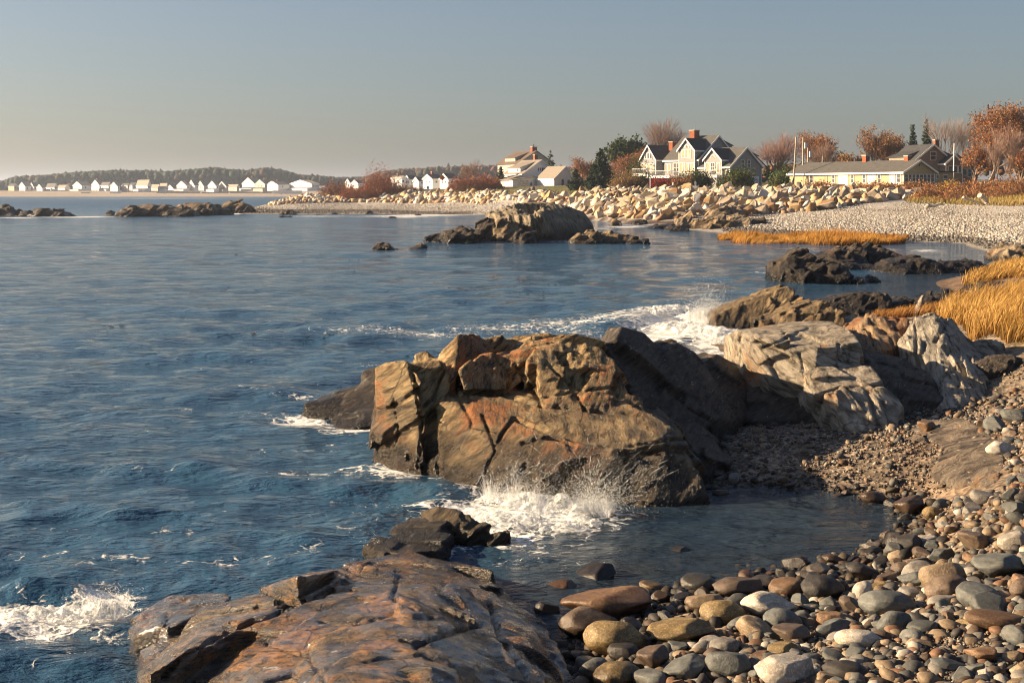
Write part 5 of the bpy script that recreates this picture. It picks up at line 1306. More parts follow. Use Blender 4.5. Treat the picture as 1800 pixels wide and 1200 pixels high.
bush('evergreen_bush', 'low dark shrub at the corner of the garage wing', 1275, 258, 2.8, 1.4, 516, GRN, 1200, .15)
bush('evergreen_bush', 'dark green shrub behind the utility poles', 1384, 266, 4.6, 3.6, 517, GRN, 2800, .22)
bush('evergreen_bush', 'bright green shrub at the foot of the utility poles', 1372, 250, 3.0, 2.2, 518, ((.06,.10,.03),(.08,.13,.04)), 1500, .18)
for i, (x, D, w_, h, n, lb) in enumerate(((1612,206,4.2,1.9,1900,'rust shrub in front of the ranch porch windows'),(1655,204,5.5,1.6,2400,'brown and red shrub at the right end of the ranch porch'),(1700,200,7.0,1.9,2800,'russet brush below the right end of the tan ranch'),(1745,196,7.0,2.2,2800,'russet brush below the wooden fence posts'),(1788,190,6.5,2.5,2800,'russet brush at the right border'),(1640,192,5.0,1.7,1500,'low red-brown brush at the right end of the boulder bank'),(1690,178,6.0,1.4,1400,'low tawny brush above the pebble beach'),(1770,176,5.0,1.5,1200,'low tawny brush above the driftwood'),(1440,226,4.5,1.3,1200,'dry brown brush left of the tan ranch'),(1540,215,7.0,1.6,1900,'dry brown brush below the yellow-lit ranch wall'))):
    bush('brush', lb, x, D, w_, h, 520+i, RUST+((.20,.13,.06),), n, .13)
bush('yellow_shrub', 'yellow-leaved shrub before the ranch porch', 1668, 202, 2.4, 2.0, 540, ((.36,.24,.03),(.42,.30,.05)), 1100, .13)
# ------------------------------------------------------------------ houses
def wood_mat(name, c_, rows=0.0, var=.15, rough=.75):
    m = NM(name, rough, .25); p = m.pos()
    n = m.noise(m.map(p, sc=(1,1,3)), 1.3, 5, .65)
    col = m.ramp(n, [(.3, tuple(x*(1-var) for x in c_)), (.7, tuple(min(1,x*(1+var)) for x in c_))])
    if rows:
        wv = m.n('ShaderNodeTexWave', wave_type='BANDS', bands_direction='Z', wave_profile='SAW'); m.put(wv.inputs['Vector'], p)
        wv.inputs['Scale'].default_value = rows; wv.inputs['Distortion'].default_value = .6; wv.inputs['Detail'].default_value = 2
        return m.out(col, rough, m.bump(wv.outputs[0], .5, .03))
    return m.out(col, rough)
HM = dict(grey=wood_mat('grey_shingle', (.275,.275,.275), 1.2), white=wood_mat('white_clapboard', (.80,.80,.78), 1.5, .05), trim=plain('white_paint', (.80,.79,.76), .55, .05), tan=wood_mat('tan_clapboard', (.40,.33,.20), 1.4, .1),
          cream=wood_mat('cream_clapboard', (.44,.41,.34), 1.4, .07), shing=wood_mat('weathered_shingle', (.24,.19,.15), 1.2, .25), roof=wood_mat('asphalt_roof', (.085,.082,.078), 1.6, .25, .85), roof_d=wood_mat('dark_roof', (.045,.046,.05), 1.6, .25, .85),
          roof_b=wood_mat('brown_roof', (.13,.095,.075), 1.6, .2, .85), roof_l=wood_mat('pale_roof', (.23,.20,.165), 1.6, .12, .8), brick=wood_mat('chimney_brick', (.25,.085,.045), 2.5, .3, .9), pale_blue=wood_mat('pale_blue_clapboard', (.50,.60,.62), 1.4, .06),
          pink=wood_mat('pinkish_clapboard', (.66,.54,.48), 1.4, .06), bluegrey=wood_mat('blue_grey_clapboard', (.36,.42,.46), 1.4, .08), shutter=plain('black_shutter', (.02,.02,.025), .5), red=plain('red_paint', (.22,.03,.03), .5), door=plain('white_door', (.72,.74,.76), .5, .03), conc=plain('seawall_concrete', (.46,.40,.31), .85, .15, .4), wallw=plain('white_seawall', (.70,.68,.64), .8, .08, .4))
gl = NM('window_glass', .08, .6); GLASS = gl.out(gl.ramp(gl.noise(gl.pos(), .9, 2), [(.4,(.03,.035,.04)),(.65,(.09,.085,.08))]), .08)
gl = NM('curtained_window', .25, .5); CURT = gl.out(gl.ramp(gl.noise(gl.map(gl.pos(), sc=(1,1,.3)), 1.5, 2), [(.4,(.22,.16,.09)),(.65,(.42,.33,.2))]), .3)  # tan blinds plus the warm reflection of sunlit panes, both in the colour

class House:
    """local frame: x runs along the shaded end wall (right and away), y along the sunlit front (left and away)"""
    def __init__(s, name, label, px, D, a, base=None, py=None):
        X = (px-900)/F*D
        z = z_at(X, D) if py is None else HC-(py-HY)/F*D
        s.r = empty(name, (X, D, z), R(a)); tag(s.r, label, 'house')
    def gable(s, x0, x1, y0, y1, z0, ze, zp, ridge, wall, roof, over=.35, trim='trim', th=.16, part='wall', rake=.2, big=False):
        """gabled block; ridge 'x' or 'y'"""
        def T(u, v, z): return (u, v, z) if ridge == 'y' else (v, u, z)       # u across the ridge, v along it
        (u0, u1, v0, v1) = (x0, x1, y0, y1) if ridge == 'y' else (y0, y1, x0, x1)
        um = (u0+u1)/2
        MB().prism([T(u0,v0,z0), T(u1,v0,z0), T(u1,v0,ze), T(um,v0,zp), T(u0,v0,ze)], Vector(T(0,v1-v0,0))).build(part, HM[wall], s.r)
        sl = (zp-ze)/(um-u0); o = over
        rf = MB(); e = .02
        for sg, ua in ((-1,u0),(1,u1)):
            pe, pr = (ua+sg*o, ze-sl*o+e), (um, zp+e)
            rf.prism([T(pe[0], v0-o, pe[1]), T(pr[0], v0-o, pr[1]), T(pr[0], v0-o, pr[1]+th), T(pe[0], v0-o, pe[1]+th)], Vector(T(0, v1-v0+2*o, 0)))
        ro = rf.build('roof', HM[roof], s.r)
        if trim:
            for vv, dv in ((v0-o-.04, .05), (v1+o-.01, .05)):
                if vv > v0 and not big: continue
                for sg, ua in ((-1,u0),(1,u1)):
                    pe, pr = (ua+sg*o, ze-sl*o), (um, zp)
                    MB().prism([T(pe[0],vv,pe[1]-rake), T(pr[0],vv,pr[1]-rake), T(pr[0],vv,pr[1]+th+.03), T(pe[0],vv,pe[1]+th+.03)], Vector(T(0,dv,0))).build('rake_trim', HM[trim], ro)
            w_ = .14
            for uu in (u0-.03, u1-w_+.03):
                q = T(uu, v0-.03, 0); q2 = T(uu+w_, v0+.1, 0)
                MB().box(min(q[0],q2[0]), max(q[0],q2[0]), min(q[1],q2[1]), max(q[1],q2[1]), z0, ze).build('corner_board', HM[trim], s.r)
            for sg, ua in ((-1,u0),(1,u1)):
                if ridge == 'y' and sg > 0 or ridge == 'x' and sg > 0: continue
                a_, b_ = ua+sg*(o+.0), ua+sg*(o+.05)
                q, q2 = T(min(a_,b_), v0-o, 0), T(max(a_,b_), v1+o, 0)
                MB().box(q[0], q2[0], q[1], q2[1], ze-sl*o-.14, ze-sl*o+th).build('eave_board', HM[trim], ro)
        return ro
    def box(s, name, x0, x1, y0, y1, z0, z1, mat, parent=None):
        return MB().box(x0,x1,y0,y1,z0,z1).build(name, HM.get(mat, mat) if isinstance(mat, str) else mat, parent or s.r)
    def shed(s, x0, x1, y0, y1, z0, za, zb, wall, roof, along='x', over=.25, name='dormer'):
        """block under a single slope: height za at the low index end and zb at the other"""
        if along == 'x': w_ = [(x0,y0,z0),(x1,y0,z0),(x1,y0,zb),(x0,y0,za)]; v = (0,y1-y0,0); k = (zb-za)/(x1-x0); r_ = [(x0-over,y0-over,za-k*over+.02),(x1+over,y0-over,zb+k*over+.02),(x1+over,y0-over,zb+k*over+.16),(x0-over,y0-over,za-k*over+.16)]; rv = (0,y1-y0+2*over,0)
        else: w_ = [(x0,y0,z0),(x0,y1,z0),(x0,y1,zb),(x0,y0,za)]; v = (x1-x0,0,0); k = (zb-za)/(y1-y0); r_ = [(x0-over,y0-over,za-k*over+.02),(x0-over,y1+over,zb+k*over+.02),(x0-over,y1+over,zb+k*over+.16),(x0-over,y0-over,za-k*over+.16)]; rv = (x1-x0+2*over,0,0)
        d = MB().prism(w_, v).build(name, HM[wall], s.r)
        MB().prism(r_, rv).build('dormer_roof' if name == 'dormer' else 'low_roof', HM[roof], d)
        return d
    def win(s, face, at, u, z, w_, h, cols_=1, rows=1, pane=None, frame='trim', name='window', arch=False, fw=.09):
        """window on the wall x=at ('x') or y=at ('y'), centred at u along the wall, sill at z"""
        def T(a, n, zz): return (at-n, a, zz) if face == 'x' else (a, at-n, zz)
        def bx(mb, a0, a1, n0, n1, z0, z1):
            p, q = T(a0,n0,z0), T(a1,n1,z1); mb.box(min(p[0],q[0]),max(p[0],q[0]),min(p[1],q[1]),max(p[1],q[1]),z0,z1)
        f = MB(); a0, a1 = u-w_/2, u+w_/2
        bx(f, a0-fw, a0, .0, .07, z-fw, z+h+fw); bx(f, a1, a1+fw, .0, .07, z-fw, z+h+fw); bx(f, a0, a1, .0, .07, z+h, z+h+fw); bx(f, a0-fw*.3, a1+fw*.3, .0, .10, z-fw, z)
        for i in range(1, cols_): c_ = a0+w_*i/cols_; bx(f, c_-.03, c_+.03, .02, .065, z, z+h)
        for i in range(1, rows): c_ = z+h*i/rows; bx(f, a0, a1, .02, .06, c_-.025, c_+.025)
        o = f.build(name, HM[frame], s.r)
        g = MB(); bx(g, a0, a1, .005, .03, z, z+h); g.build('pane', pane or GLASS, o)
        return o
    def arch(s, face, at, u, z, r, pane=None):
        def T(a, n, zz): return (at-n, a, zz) if face == 'x' else (a, at-n, zz)
        n = 10; ring = MB(); nv = Vector(T(0,.07,0))-Vector(T(0,0,0))
        for i in range(n):
            t0, t1 = math.pi*i/n, math.pi*(i+1)/n
            ring.prism([T(u+r*math.cos(t0),.0,z+r*math.sin(t0)), T(u+(r+.14)*math.cos(t0),.0,z+(r+.14)*math.sin(t0)), T(u+(r+.14)*math.cos(t1),.0,z+(r+.14)*math.sin(t1)), T(u+r*math.cos(t1),.0,z+r*math.sin(t1))], nv)
        for t in (60, 90, 120): ring.bar(T(u,.05,z), T(u+r*math.cos(R(t)),.05,z+r*math.sin(R(t))), .025)
        o = ring.build('arched_window', HM['trim'], s.r)
        MB().prism([T(u+r*math.cos(math.pi*i/n), .005, z+r*math.sin(math.pi*i/n)) for i in range(n+1)], nv*.3).build('pane', pane or CURT, o)
    def deck(s, x0, x1, y0, y1, z, h=1.1, posts=(), sides='xyY', solid=False):
        d = MB().box(x0,x1,y0,y1,z-.35,z).build('deck', HM['trim'], s.r)
        rl = MB()
        def run(ax, fx, a, b):
            p = lambda t, zz: (fx, t, zz) if ax == 'x' else (t, fx, zz)
            for zz in (z+.12, z+h): rl.bar(p(a,zz), p(b,zz), .06)
            n = max(2, int((b-a)/.28))
            for i in range(n+1):
                t = a+(b-a)*i/n; w_ = .075 if i % 6 == 0 or i == n else .05
                rl.bar(p(t, z), p(t, z+h), w_)
        if 'x' in sides: run('x', x0+.06, y0+.06, y1-.06)
        if 'y' in sides: run('y', y0+.06, x0+.06, x1-.06)
        if 'Y' in sides: run('y', y1-.06, x0+.06, x1-.06)
        rl.build('railing', HM['trim'], d)
        for (x, y) in posts: MB().bar((x,y,-.6), (x,y,z-.3), .12).build('post', HM['trim'], d)
        return d
    def chimney(s, x, y, w_, d, z0, z1, mat='brick', pot=False):
        c_ = MB().box(x-w_/2,x+w_/2,y-d/2,y+d/2,z0,z1).build('chimney', HM[mat], s.r)
        MB().box(x-w_/2-.08,x+w_/2+.08,y-d/2-.08,y+d/2+.08,z1,z1+.16).build('cap', HM['conc'], c_)
        if pot: MB().bar((x,y,z1+.1),(x,y,z1+.9),.14,n=8).build('flue', HM['roof_d'], c_)
        return c_

# ---- the big grey house
h = House('grey_house', 'large grey shingled house with white-trimmed gables, decks and brick chimneys', 1283, 285, 40, py=331)
h.gable(0, 9.8, 0, 8.5, -2, 4.4, 8.2, 'y', 'grey', 'roof')
h.gable(0, 12, 8.5, 18.0, -2, 6.0, 10.9, 'y', 'grey', 'roof')
h.gable(-.7, 6.0, 8.9, 13.3, -2, 8.0, 10.2, 'x', 'grey', 'roof_d', part='cross_wing')
h.gable(-.4, 4.8, 1.9, 6.4, -2, 5.9, 8.0, 'x', 'grey', 'roof_d', part='cross_wing')
h.gable(-.2, 7.2, 20.4, 24.8, -2, 6.3, 9.1, 'x', 'grey', 'roof', part='cross_wing')
h.shed(2.0, 7.5, 17.8, 20.6, -1, 5.0, 6.4, 'grey', 'roof', 'x', name='link_wing')
h.shed(5.2, 9.6, 1.0, 7.2, 4.4, 8.0, 6.6, 'grey', 'roof', 'x'); h.shed(6.4, 11.6, 9.6, 16.5, 6.0, 10.7, 9.0, 'grey', 'roof', 'x')
h.chimney(5.0, 14.2, 1.6, 1.4, 8.5, 12.1); MB().bar((5,14.2,12.1),(5,14.2,13.8),.03).build('lightning_rod', HM['trim'], h.r)
h.chimney(4.0, 19.6, 1.1, 1.1, 5.5, 9.8)
# shaded end wall
for u in (3.8, 5.7): h.win('y', 0, u, 4.3, .85, 1.35, rows=2)
h.win('y', 0, 7.2, .1, 3.1, 2.3, name='garage_door', pane=HM['door'], rows=4)
# garage dormer: arched window, french door, side lights
h.arch('x', -.4, 4.15, 6.05, .62); h.win('x', -.4, 4.15, 2.65, 1.0, 2.5, 2, 3, name='glazed_door'); 
for u in (2.75, 5.55): h.win('x', -.4, u, 3.2, .8, 1.9, pane=CURT)
# upper gable
h.arch('x', -.7, 11.1, 8.35, .55)
for u in (10.2, 11.1, 12.0): h.win('x', -.7, u, 6.35, .66, 1.6, pane=CURT)
for u in (9.5, 10.2, 10.9, 11.9, 12.6): h.win('x', -.7, u, 3.2, .55, 2.0, pane=CURT)
# lit wall between and lower storey
h.win('x', 0, 14.6, 2.6, 1.7, 2.6, 2, 3, name='glazed_door'); h.win('x', 0, 16.6, 3.2, .7, 1.9, pane=CURT); h.win('x', 0, 17.5, 3.2, .7, 1.9, pane=CURT)
for u in (9.8, 11.6, 14.5, 16.5): h.win('x', -.7 if u < 13.4 else 0, u, .4, .9, 1.3, pane=CURT)
for u in (2.9, 5.2): h.win('x', -.4, u, .3, .8, 1.3)
# left wing
for u in (21.8, 22.6, 23.4): h.win('x', -.2, u, 6.35, .55, 1.1)
for u in (21.3, 22.3, 23.4, 24.3): h.win('x', -.2, u, 3.2, .7, 2.0, pane=CURT)
for u in (21.4, 23.6): h.win('x', -.2, u, .4, .9, 1.3)
h.deck(-2.7, -.03, 14.0, 20.9, 2.5, posts=[(-2.5,14.2),(-2.5,16.4),(-2.5,18.6),(-2.5,20.7)])
h.deck(-2.6, -.24, 20.95, 25.2, 3.0, posts=[(-2.4,21.2),(-2.4,23.1),(-2.4,25)])
d = h.deck(-2.3, -.44, 1.4, 6.6, 2.5, posts=[(-2.1,1.6),(-2.1,6.4)])
br = MB()
for y in (1.6, 6.4): br.bar((-.5,y,.6),(-2.0,y,2.2),.07); br.bar((-2.1,y,1.2),(-2.1,y+(1.1 if y < 3 else -1.1),2.2),.07)
br.build('brace', HM['trim'], d)

# ---- white house
h = House('white_house', 'white gable house with black shutters and a low porch left of the spruces', 918, 370, 32, py=328)
h.gable(0, 11.7, 0, 9, -1, 3.3, 6.9, 'y', 'white', 'roof_l', over=.4)
h.shed(.4, 5.2, 1.6, 7.6, 3.2, 4.9, 6.5, 'white', 'roof_l', 'x'); h.shed(6.6, 11.2, 1.6, 7.6, 3.2, 6.5, 4.9, 'white', 'roof_l', 'x')
h.chimney(6.4, 3.6, .9, .9, 5.6, 8.4)
h.shed(-4.4, 2.4, -2.4, -.02, -1, 1.7, 2.5, 'white', 'roof_l', 'x', .4, name='porch')
h.shed(-4.4, -.02, 0, 4.0, -1, 1.7, 3.0, 'white', 'roof_l', 'x', .4, name='porch')
h.win('y', -2.4, -1.2, .5, 3.0, 1.0, 3, 1); h.win('y', -2.4, 1.2, .2, .6, .8); h.win('y', 0, 3.3, 0, .9, 2.0, name='door', frame='shutter')
h.win('y', 0, 7.2, 3.3, .95, 1.6, rows=2)
for u in (6.35, 8.05): h.box('shutter', u-.24, u+.24, -.06, -.004, 3.25, 4.95, 'shutter')
for u in (5.0, 5.6): h.win('y', 0, u, 4.15, .34, .75, fw=.04, pane=HM['red'])
h.win('y', 0, 7.2, .3, 1.5, 1.5); h.win('y', 0, 5.9, .3, .6, 1.5); h.win('y', 0, 8.5, .3, .6, 1.5); h.win('x', .4, 3.0, 4.0, .6, .7)
# ---- white shed
h = House('white_shed', 'small white shed with sunlit roof right of the white gable house', 974, 362, 32, py=328)
h.gable(0, 7.0, 0, 8, -1, 2.1, 5.1, 'y', 'white', 'roof_l', over=.3)
h.win('y', 0, 2.6, 0, .7, 1.9, name='door'); h.win('y', 0, 4.4, .7, .7, .9)
# ---- tan house behind
h = House('tan_house', 'tall pale tan house with brown roof standing behind the white gable house', 911, 432, 32, py=323)
h.gable(0, 13, 0, 12, -1, 6.2, 10.0, 'y', 'cream', 'roof_b', over=.4, trim=None)
h.shed(.8, 6.0, 3.0, 9, 5.5, 7.9, 9.7, 'cream', 'roof_b', 'x')
h.chimney(6.6, 1.6, 1.7, 1.2, 8.5, 11.2, pot=True); h.chimney(8.6, 4.5, .9, .9, 8.5, 10.6)
h.win('y', 0, 6.5, 8.2, .6, .8); h.win('y', 0, 3.5, 4.5, .8, 1.4); h.win('y', 0, 9.5, 4.5, .8, 1.4); h.win('x', 0, 3, 4.0, .8, 1.4)
# ---- ranch
h = House('ranch_house', 'long low tan ranch house with dark roof and a windowed porch end', 1588, 230, 30, py=328.5)
h.gable(0, 7.1, 0, 27.5, -2.2, 2.45, 4.25, 'y', 'tan', 'roof', over=.4, rake=.14)
h.box('flat_wing', 7.14, 11.6, .2, 5.5, -2.2, 2.45, 'tan'); h.box('flat_roof', 7.2, 11.9, -.1, 5.8, 2.46, 2.62, 'roof_d')
h.chimney(3.6, 12.2, .9, .9, 3.6, 5.3); h.chimney(3.6, 2.6, .8, .8, 3.6, 5.0)
for u, w_, pn, cc in ((1.0,.8,None,1),(2.4,1.1,HM['door'],1),(5.4,.6,None,1),(7.1,1.7,HM['door'],2),(8.8,.6,None,1),(11.6,.6,None,1),(13.9,2.2,HM['door'],2),(16.2,.6,None,1),(21.8,.9,None,1)):
    h.win('x', 0, u, .15 if pn else .75, w_, 2.0 if pn else 1.3, cc, 2, pane=pn, name='glazed_door' if pn else 'window')
for i in range(8): h.win('y', 0, .62+i*.84, .85, .66, 1.15, 1, 2, fw=.06, pane=GLASS)
h.win('y', .2, 7.9, 1.35, .5, .55); h.win('y', .2, 9.7, 1.35, 1.0, .55); MB().box(3.45,3.65,-.06,0,3.3,3.75).build('vent', HM['roof_d'], h.r)
for y in (18.0, 23.4): MB().bar((-.32,y,-.8),(-.32,y,2.2),.06).build('porch_post', HM['cream'], h.r)
# ---- shingled house
h = House('shingled_house', 'weathered brown shingled house with white trim above the ranch roof', 1607, 262, 15, py=323)
h.gable(0, 7.9, 0, 9, -1, 4.2, 7.2, 'y', 'shing', 'roof_d', over=.35)
h.shed(-.6, 2.6, 2.2, 8, 4.0, 5.0, 6.1, 'shing', 'roof_d', 'x'); h.shed(4.6, 8.3, 1.6, 8.2, 4.0, 6.8, 5.4, 'shing', 'roof_d', 'x')
h.gable(5.2, 8.7, -2.2, -.02, -1, 3.8, 5.2, 'y', 'shing', 'roof_d', over=.3, part='front_wing')
h.shed(8.75, 11.4, -1.2, 4, -1, 4.1, 3.0, 'shing', 'roof', 'x', name='side_wing')
h.win('y', 0, 3.9, 4.4, 1.1, 1.5, 1, 2); h.win('y', -2.2, 6.6, 2.0, 1.8, 1.2, 2, 1); h.win('y', -2.2, 8.1, 2.0, .5, 1.2); h.win('y', -1.2, 9.7, 1.6, .9, 1.2); h.win('y', -1.2, 10.8, 1.3, .7, 1.5, 1, 2)
h.chimney(7.6, 5.0, .8, .8, 5.5, 8.2)

# ------------------------------------------------------------------ smaller houses farther off
def far_house(label, x0, x1, ytop, ybase, D, wall='white', roof='roof_d', a=50, ridge='x', front=.5, hip=.42, nwin=2, porch=0, chim=0, name='beach_house', group=None, depth=None):
    """x0..x1 photo columns covered; `front` share of them is the sunlit end"""
    front = min(.86, front+.28) if D > 1000 else min(.78, front+.12)
    k = F/D; W_ = (x1-x0)*(1.5 if D > 1000 else 1.06)/k; wy = W_*front/math.sin(R(a)); dx = W_*(1-front)/math.cos(R(a))
    H_ = (ybase-ytop)/k; ze = H_*(1-hip)
    h = House(name, label, x0+(x1-x0)*front, D, a, py=ybase)
    if group: h.r['group'] = group
    h.gable(0, dx, 0, wy, -2, ze, H_, ridge, wall, roof, over=.4, rake=.35, th=.25)
    n = nwin
    for i in range(n):
        u = wy*(i+1)/(n+1); h.win('x', 0, u, ze*.62 if ze > 4 else ze*.35, min(1.2, wy/n*.5), min(1.5, ze*.32), fw=.1)
        if ze > 5: h.win('x', 0, u, ze*.14, min(1.2, wy/n*.5), 1.5, fw=.1)
    if ridge == 'x' and H_-ze > 2.4: h.win('x', 0, wy/2, ze+.3, .9, 1.2, fw=.1)
    for i in range(max(1, n-1)): h.win('y', 0, dx*(i+1)/(n+.5), ze*.6 if ze > 4 else ze*.35, 1.0, min(1.4, ze*.32), fw=.1)
    if porch: h.shed(-porch, -.02, .2, wy-.2, -2, ze*.42, ze*.52, wall, roof, 'x', .3, name='porch')
    if chim: h.chimney(dx*.45, wy*.5, 1.0, 1.0, ze, H_+1.4)
    return h
FG = 'beach houses on the far shore'
for a_ in (
 ('grey-tan boxy beach house, leftmost on the far shore', 10,28,325,339,'tan','roof_d','y',.55,.22,2,0,0),
 ('white gabled beach house second from the left on the far shore', 29,50,322,339,'white','roof_d','x',.45,.4,2,0,0),
 ('white gabled beach house third from the left on the far shore', 50,62,323,338,'white','roof_d','x',.5,.4,1,0,0),
 ('low sunlit white cottage between the third and fifth far houses', 61,77,326,338,'white','roof_d','x',.55,.45,1,0,0),
 ('grey-roofed white beach house with wide dormer above the brown bank', 76,99,324,337,'white','roof','y',.6,.4,3,3,0),
 ('low white cottage with pale roof beside the wide-dormer house', 95,119,327,338,'white','roof_l','y',.5,.4,2,3,0),
 ('white beach house with a gable and a long dormer left of the chimney house', 124,153,321,338,'white','roof_d','x',.4,.38,2,3,0),
 ('tall white gabled beach house with a white chimney', 158,178,318,338,'white','roof_d','x',.55,.4,2,0,1),
 ('white boxy dormered beach house right of the one with the chimney', 175,193,322,338,'white','roof','y',.7,.25,3,2,0),
 ('pale blue gambrel-like beach house on the far shore', 192,209,322,337,'pale_blue','roof_d','x',.6,.42,2,0,0),
 ('pinkish-white boxy beach house right of the pale blue one', 213,226,324,338,'pink','roof_d','y',.75,.16,2,0,0),
 ('blue-grey beach house between the pinkish one and the slant-roofed one', 224,239,323,337,'bluegrey','roof_d','y',.3,.25,1,0,0),
 ('white beach house with a steep slanted pale roof', 237,263,318,338,'white','roof_l','y',.6,.4,3,3,0),
 ('low cream beach house right of the slant-roofed one', 262,280,326,339,'cream','roof_l','y',.7,.36,3,0,0),
 ('white beach house with slanting grey roof in mid far shore', 279,294,324,338,'white','roof_l','y',.7,.45,2,0,0),
 ('small white gable cottage with a dark porch', 293,307,327,338,'white','roof_d','x',.6,.5,1,2,0),
 ('white columned beach house with a small front gable', 310,331,320,337,'white','roof_b','x',.6,.45,3,3,0),
 ('narrow tall white gabled beach house', 331,346,318,337,'white','roof_d','x',.45,.45,1,0,0),
 ('grey low beach house with a white peak', 347,365,320,336,'bluegrey','roof_d','x',.35,.5,1,0,0),
 ('white gable beach house, first of the near-identical pair before the woods', 366,383,320,337,'white','roof','x',.55,.45,2,2,0),
 ('cream-fronted gable beach house, second of the pair before the woods', 384,400,321,337,'cream','roof_d','x',.6,.45,2,3,0),
 ('low cream flat-fronted beach house left of the tallest gable', 400,419,326,338,'cream','roof_l','y',.8,.3,2,0,0),
 ('tallest white gabled beach house with a big dark roof and porch', 427,456,314,337,'white','roof_d','x',.42,.42,2,3,1),
 ('cream turreted beach house between the tallest gable and the long white one', 450,468,318,337,'cream','roof_d','x',.6,.35,2,2,0),
 ('long white gabled beach house above the white sea wall', 470,501,320,336,'white','roof_d','x',.33,.38,2,0,1),
 ('white two-storey beach house at the right end of the far row', 514,556,318,337,'white','roof_l','x',.52,.32,3,4,0),
 ('low white boathouse at the right end of the far beach', 551,572,329,338,'white','roof_l','y',.6,.3,2,0,0)):
    lb, x0, x1, yt, yb, wl, rf, rd, fr, hp, nw, pc, ch = a_
    far_house(lb, x0, x1, yt-1.5, yb, 1202 + 26*(x0 % 3), wl, rf, 33, rd, fr, hp, nw, pc, ch, group=FG)
MG = 'houses beyond the road'
for lb, x0, x1, yt, yb, D, wl, rf, rd, fr, hp, ch in (
 ('white gable peeping between the red bushes, left of two', 606,622,315,328,900,'white','roof_d','x',.5,.5,0),
 ('white gable peeping over the red bushes, right of two', 616,640,317,328,860,'white','roof_d','x',.45,.5,0),
 ('white flat-fronted house with chimneys right of the red bushes', 686,712,310,325,700,'white','roof_l','y',.75,.18,1),
 ('white gable with dark roof right of the flat-fronted house', 711,730,309,325,700,'white','roof_d','x',.4,.42,0),
 ('small white gable second along from the flat-fronted house', 726,748,312,325,690,'white','roof_d','x',.35,.5,0),
 ('large white gable house with a bright front and long dark roof', 743,776,307,325,650,'white','roof_d','x',.4,.42,1),
 ('white gable house behind the orange road sign', 773,802,306,326,640,'white','roof_d','x',.4,.42,0)):
    far_house(lb, x0, x1, yt, yb, D, wl, rf, 33, rd, fr, hp, 2, 0, ch, name='white_house', group=MG)
# sea walls and bank of the far beach
def seawall(lb, x0, x1, yt, yb, D, mat, name='sea_wall'):
    a0, b0 = (x0-900)/F*D, (x1-900)/F*D; z1 = HC-(yt-HY)/F*D; z0 = HC-(yb-HY)/F*D
    r = empty(name, ((a0+b0)/2, D, z0)); tag(r, lb, 'wall'); w_ = (b0-a0)/2
    n = max(2, int((b0-a0)/9))
    for i in range(n): MB().box(-w_+2*w_*i/n+.06, -w_+2*w_*(i+1)/n-.06, 0, .8, -2, z1-z0).build('panel', HM[mat], r)
    MB().box(-w_, w_, -.15, .95, z1-z0, z1-z0+.3).build('coping', HM[mat], r)
seawall('white sea wall below the long white beach house', 479, 531, 335.5, 341, 1180, 'wallw')
seawall('tan sea wall along the middle of the far beach', 275, 352, 337.3, 341, 1182, 'conc')
seawall('tan sea wall right of middle on the far beach', 354, 402, 338, 341.5, 1182, 'conc')
seawall('tan sea wall below the tallest gabled beach house', 404, 478, 338, 341, 1182, 'conc')
seawall('short white sea wall below the pale blue beach house', 193, 213, 337.3, 340.5, 1182, 'wallw')
seawall('pale low sea wall left of the tall chimney house', 142, 158, 338.5, 342, 1182, 'conc')
# ------------------------------------------------------------------ far woods: reads as one mass
def wood(name, lb, n, xs, ytop, D0, D1, ybase, seed, pal, rad=(2.6,4.6)):
    rg = np.random.default_rng(seed); V0, F0 = ICO1 if D0 > 900 else ICO2; m = len(V0)
    px = rg.uniform(xs[0], xs[-1], n); D = rg.uniform(D0, D1, n)
    top = np.interp(px, xs, ytop); t = rg.random(n)**.6; t[:n//3] = rg.uniform(.92, 1.0, n//3)
    py = ybase+(top-ybase)*t; X = (px-900)/F*D; Z = HC-(py-HY)/F*D
    r = rg.uniform(*rad, n)*D/1400
    Z = Z - r*.8
    pts = V0[None]*(1+rg.normal(0,.16,(n,m,1)))*np.array([1,1,.95])
    con = rg.random(n) < .10
    pts[con] *= np.array([.62,.62,1.25])
    V = pts*r[:,None,None]+np.stack([X,D,Z],1)[:,None]
    c_ = np.array(pal)[rg.integers(0,len(pal),n)]*rg.uniform(.7,1.3,(n,1)); c_ = np.repeat(c_, m, 0)*rg.uniform(.6,1.35,(n*m,1))
    me = np_mesh(name, V.reshape(-1,3), (F0[None]+(np.arange(n)*m)[:,None,None]).reshape(-1,3), False, c_.astype(np.float32))
    tag(link(name, me, LEAF_MAT), lb, 'woods', kind='stuff')
EVG = ((.030,.048,.030),(.04,.058,.034),(.026,.04,.03),(.035,.05,.028),(.03,.05,.035),(.09,.05,.035),(.04,.055,.034))
AUT = ((.16,.075,.04),(.20,.09,.045),(.12,.06,.035),(.08,.06,.03),(.05,.055,.03))
wood('far_woods', 'dark evergreen woods behind the row of beach houses', 4600, [-260,-100,0,40,80,120,140,200,260,290,340,380,400,440,470,500,530,560,600,640,680], [318,316,319,310,309,304,302,300,300,302,298,294,298,299,295,300,308,309,313,312,318], 1290, 1560, 334, 81, EVG)
wood('rusty_hill_woods', 'low hill of rust-coloured woods behind the distant white houses', 2200, [610,640,660,700,740,780,830,860,900,960,1040,1100], [320,312,304,298,296,294,291,292,290,292,296,300], 1180, 1500, 326, 82, AUT, (2.6,4.8))
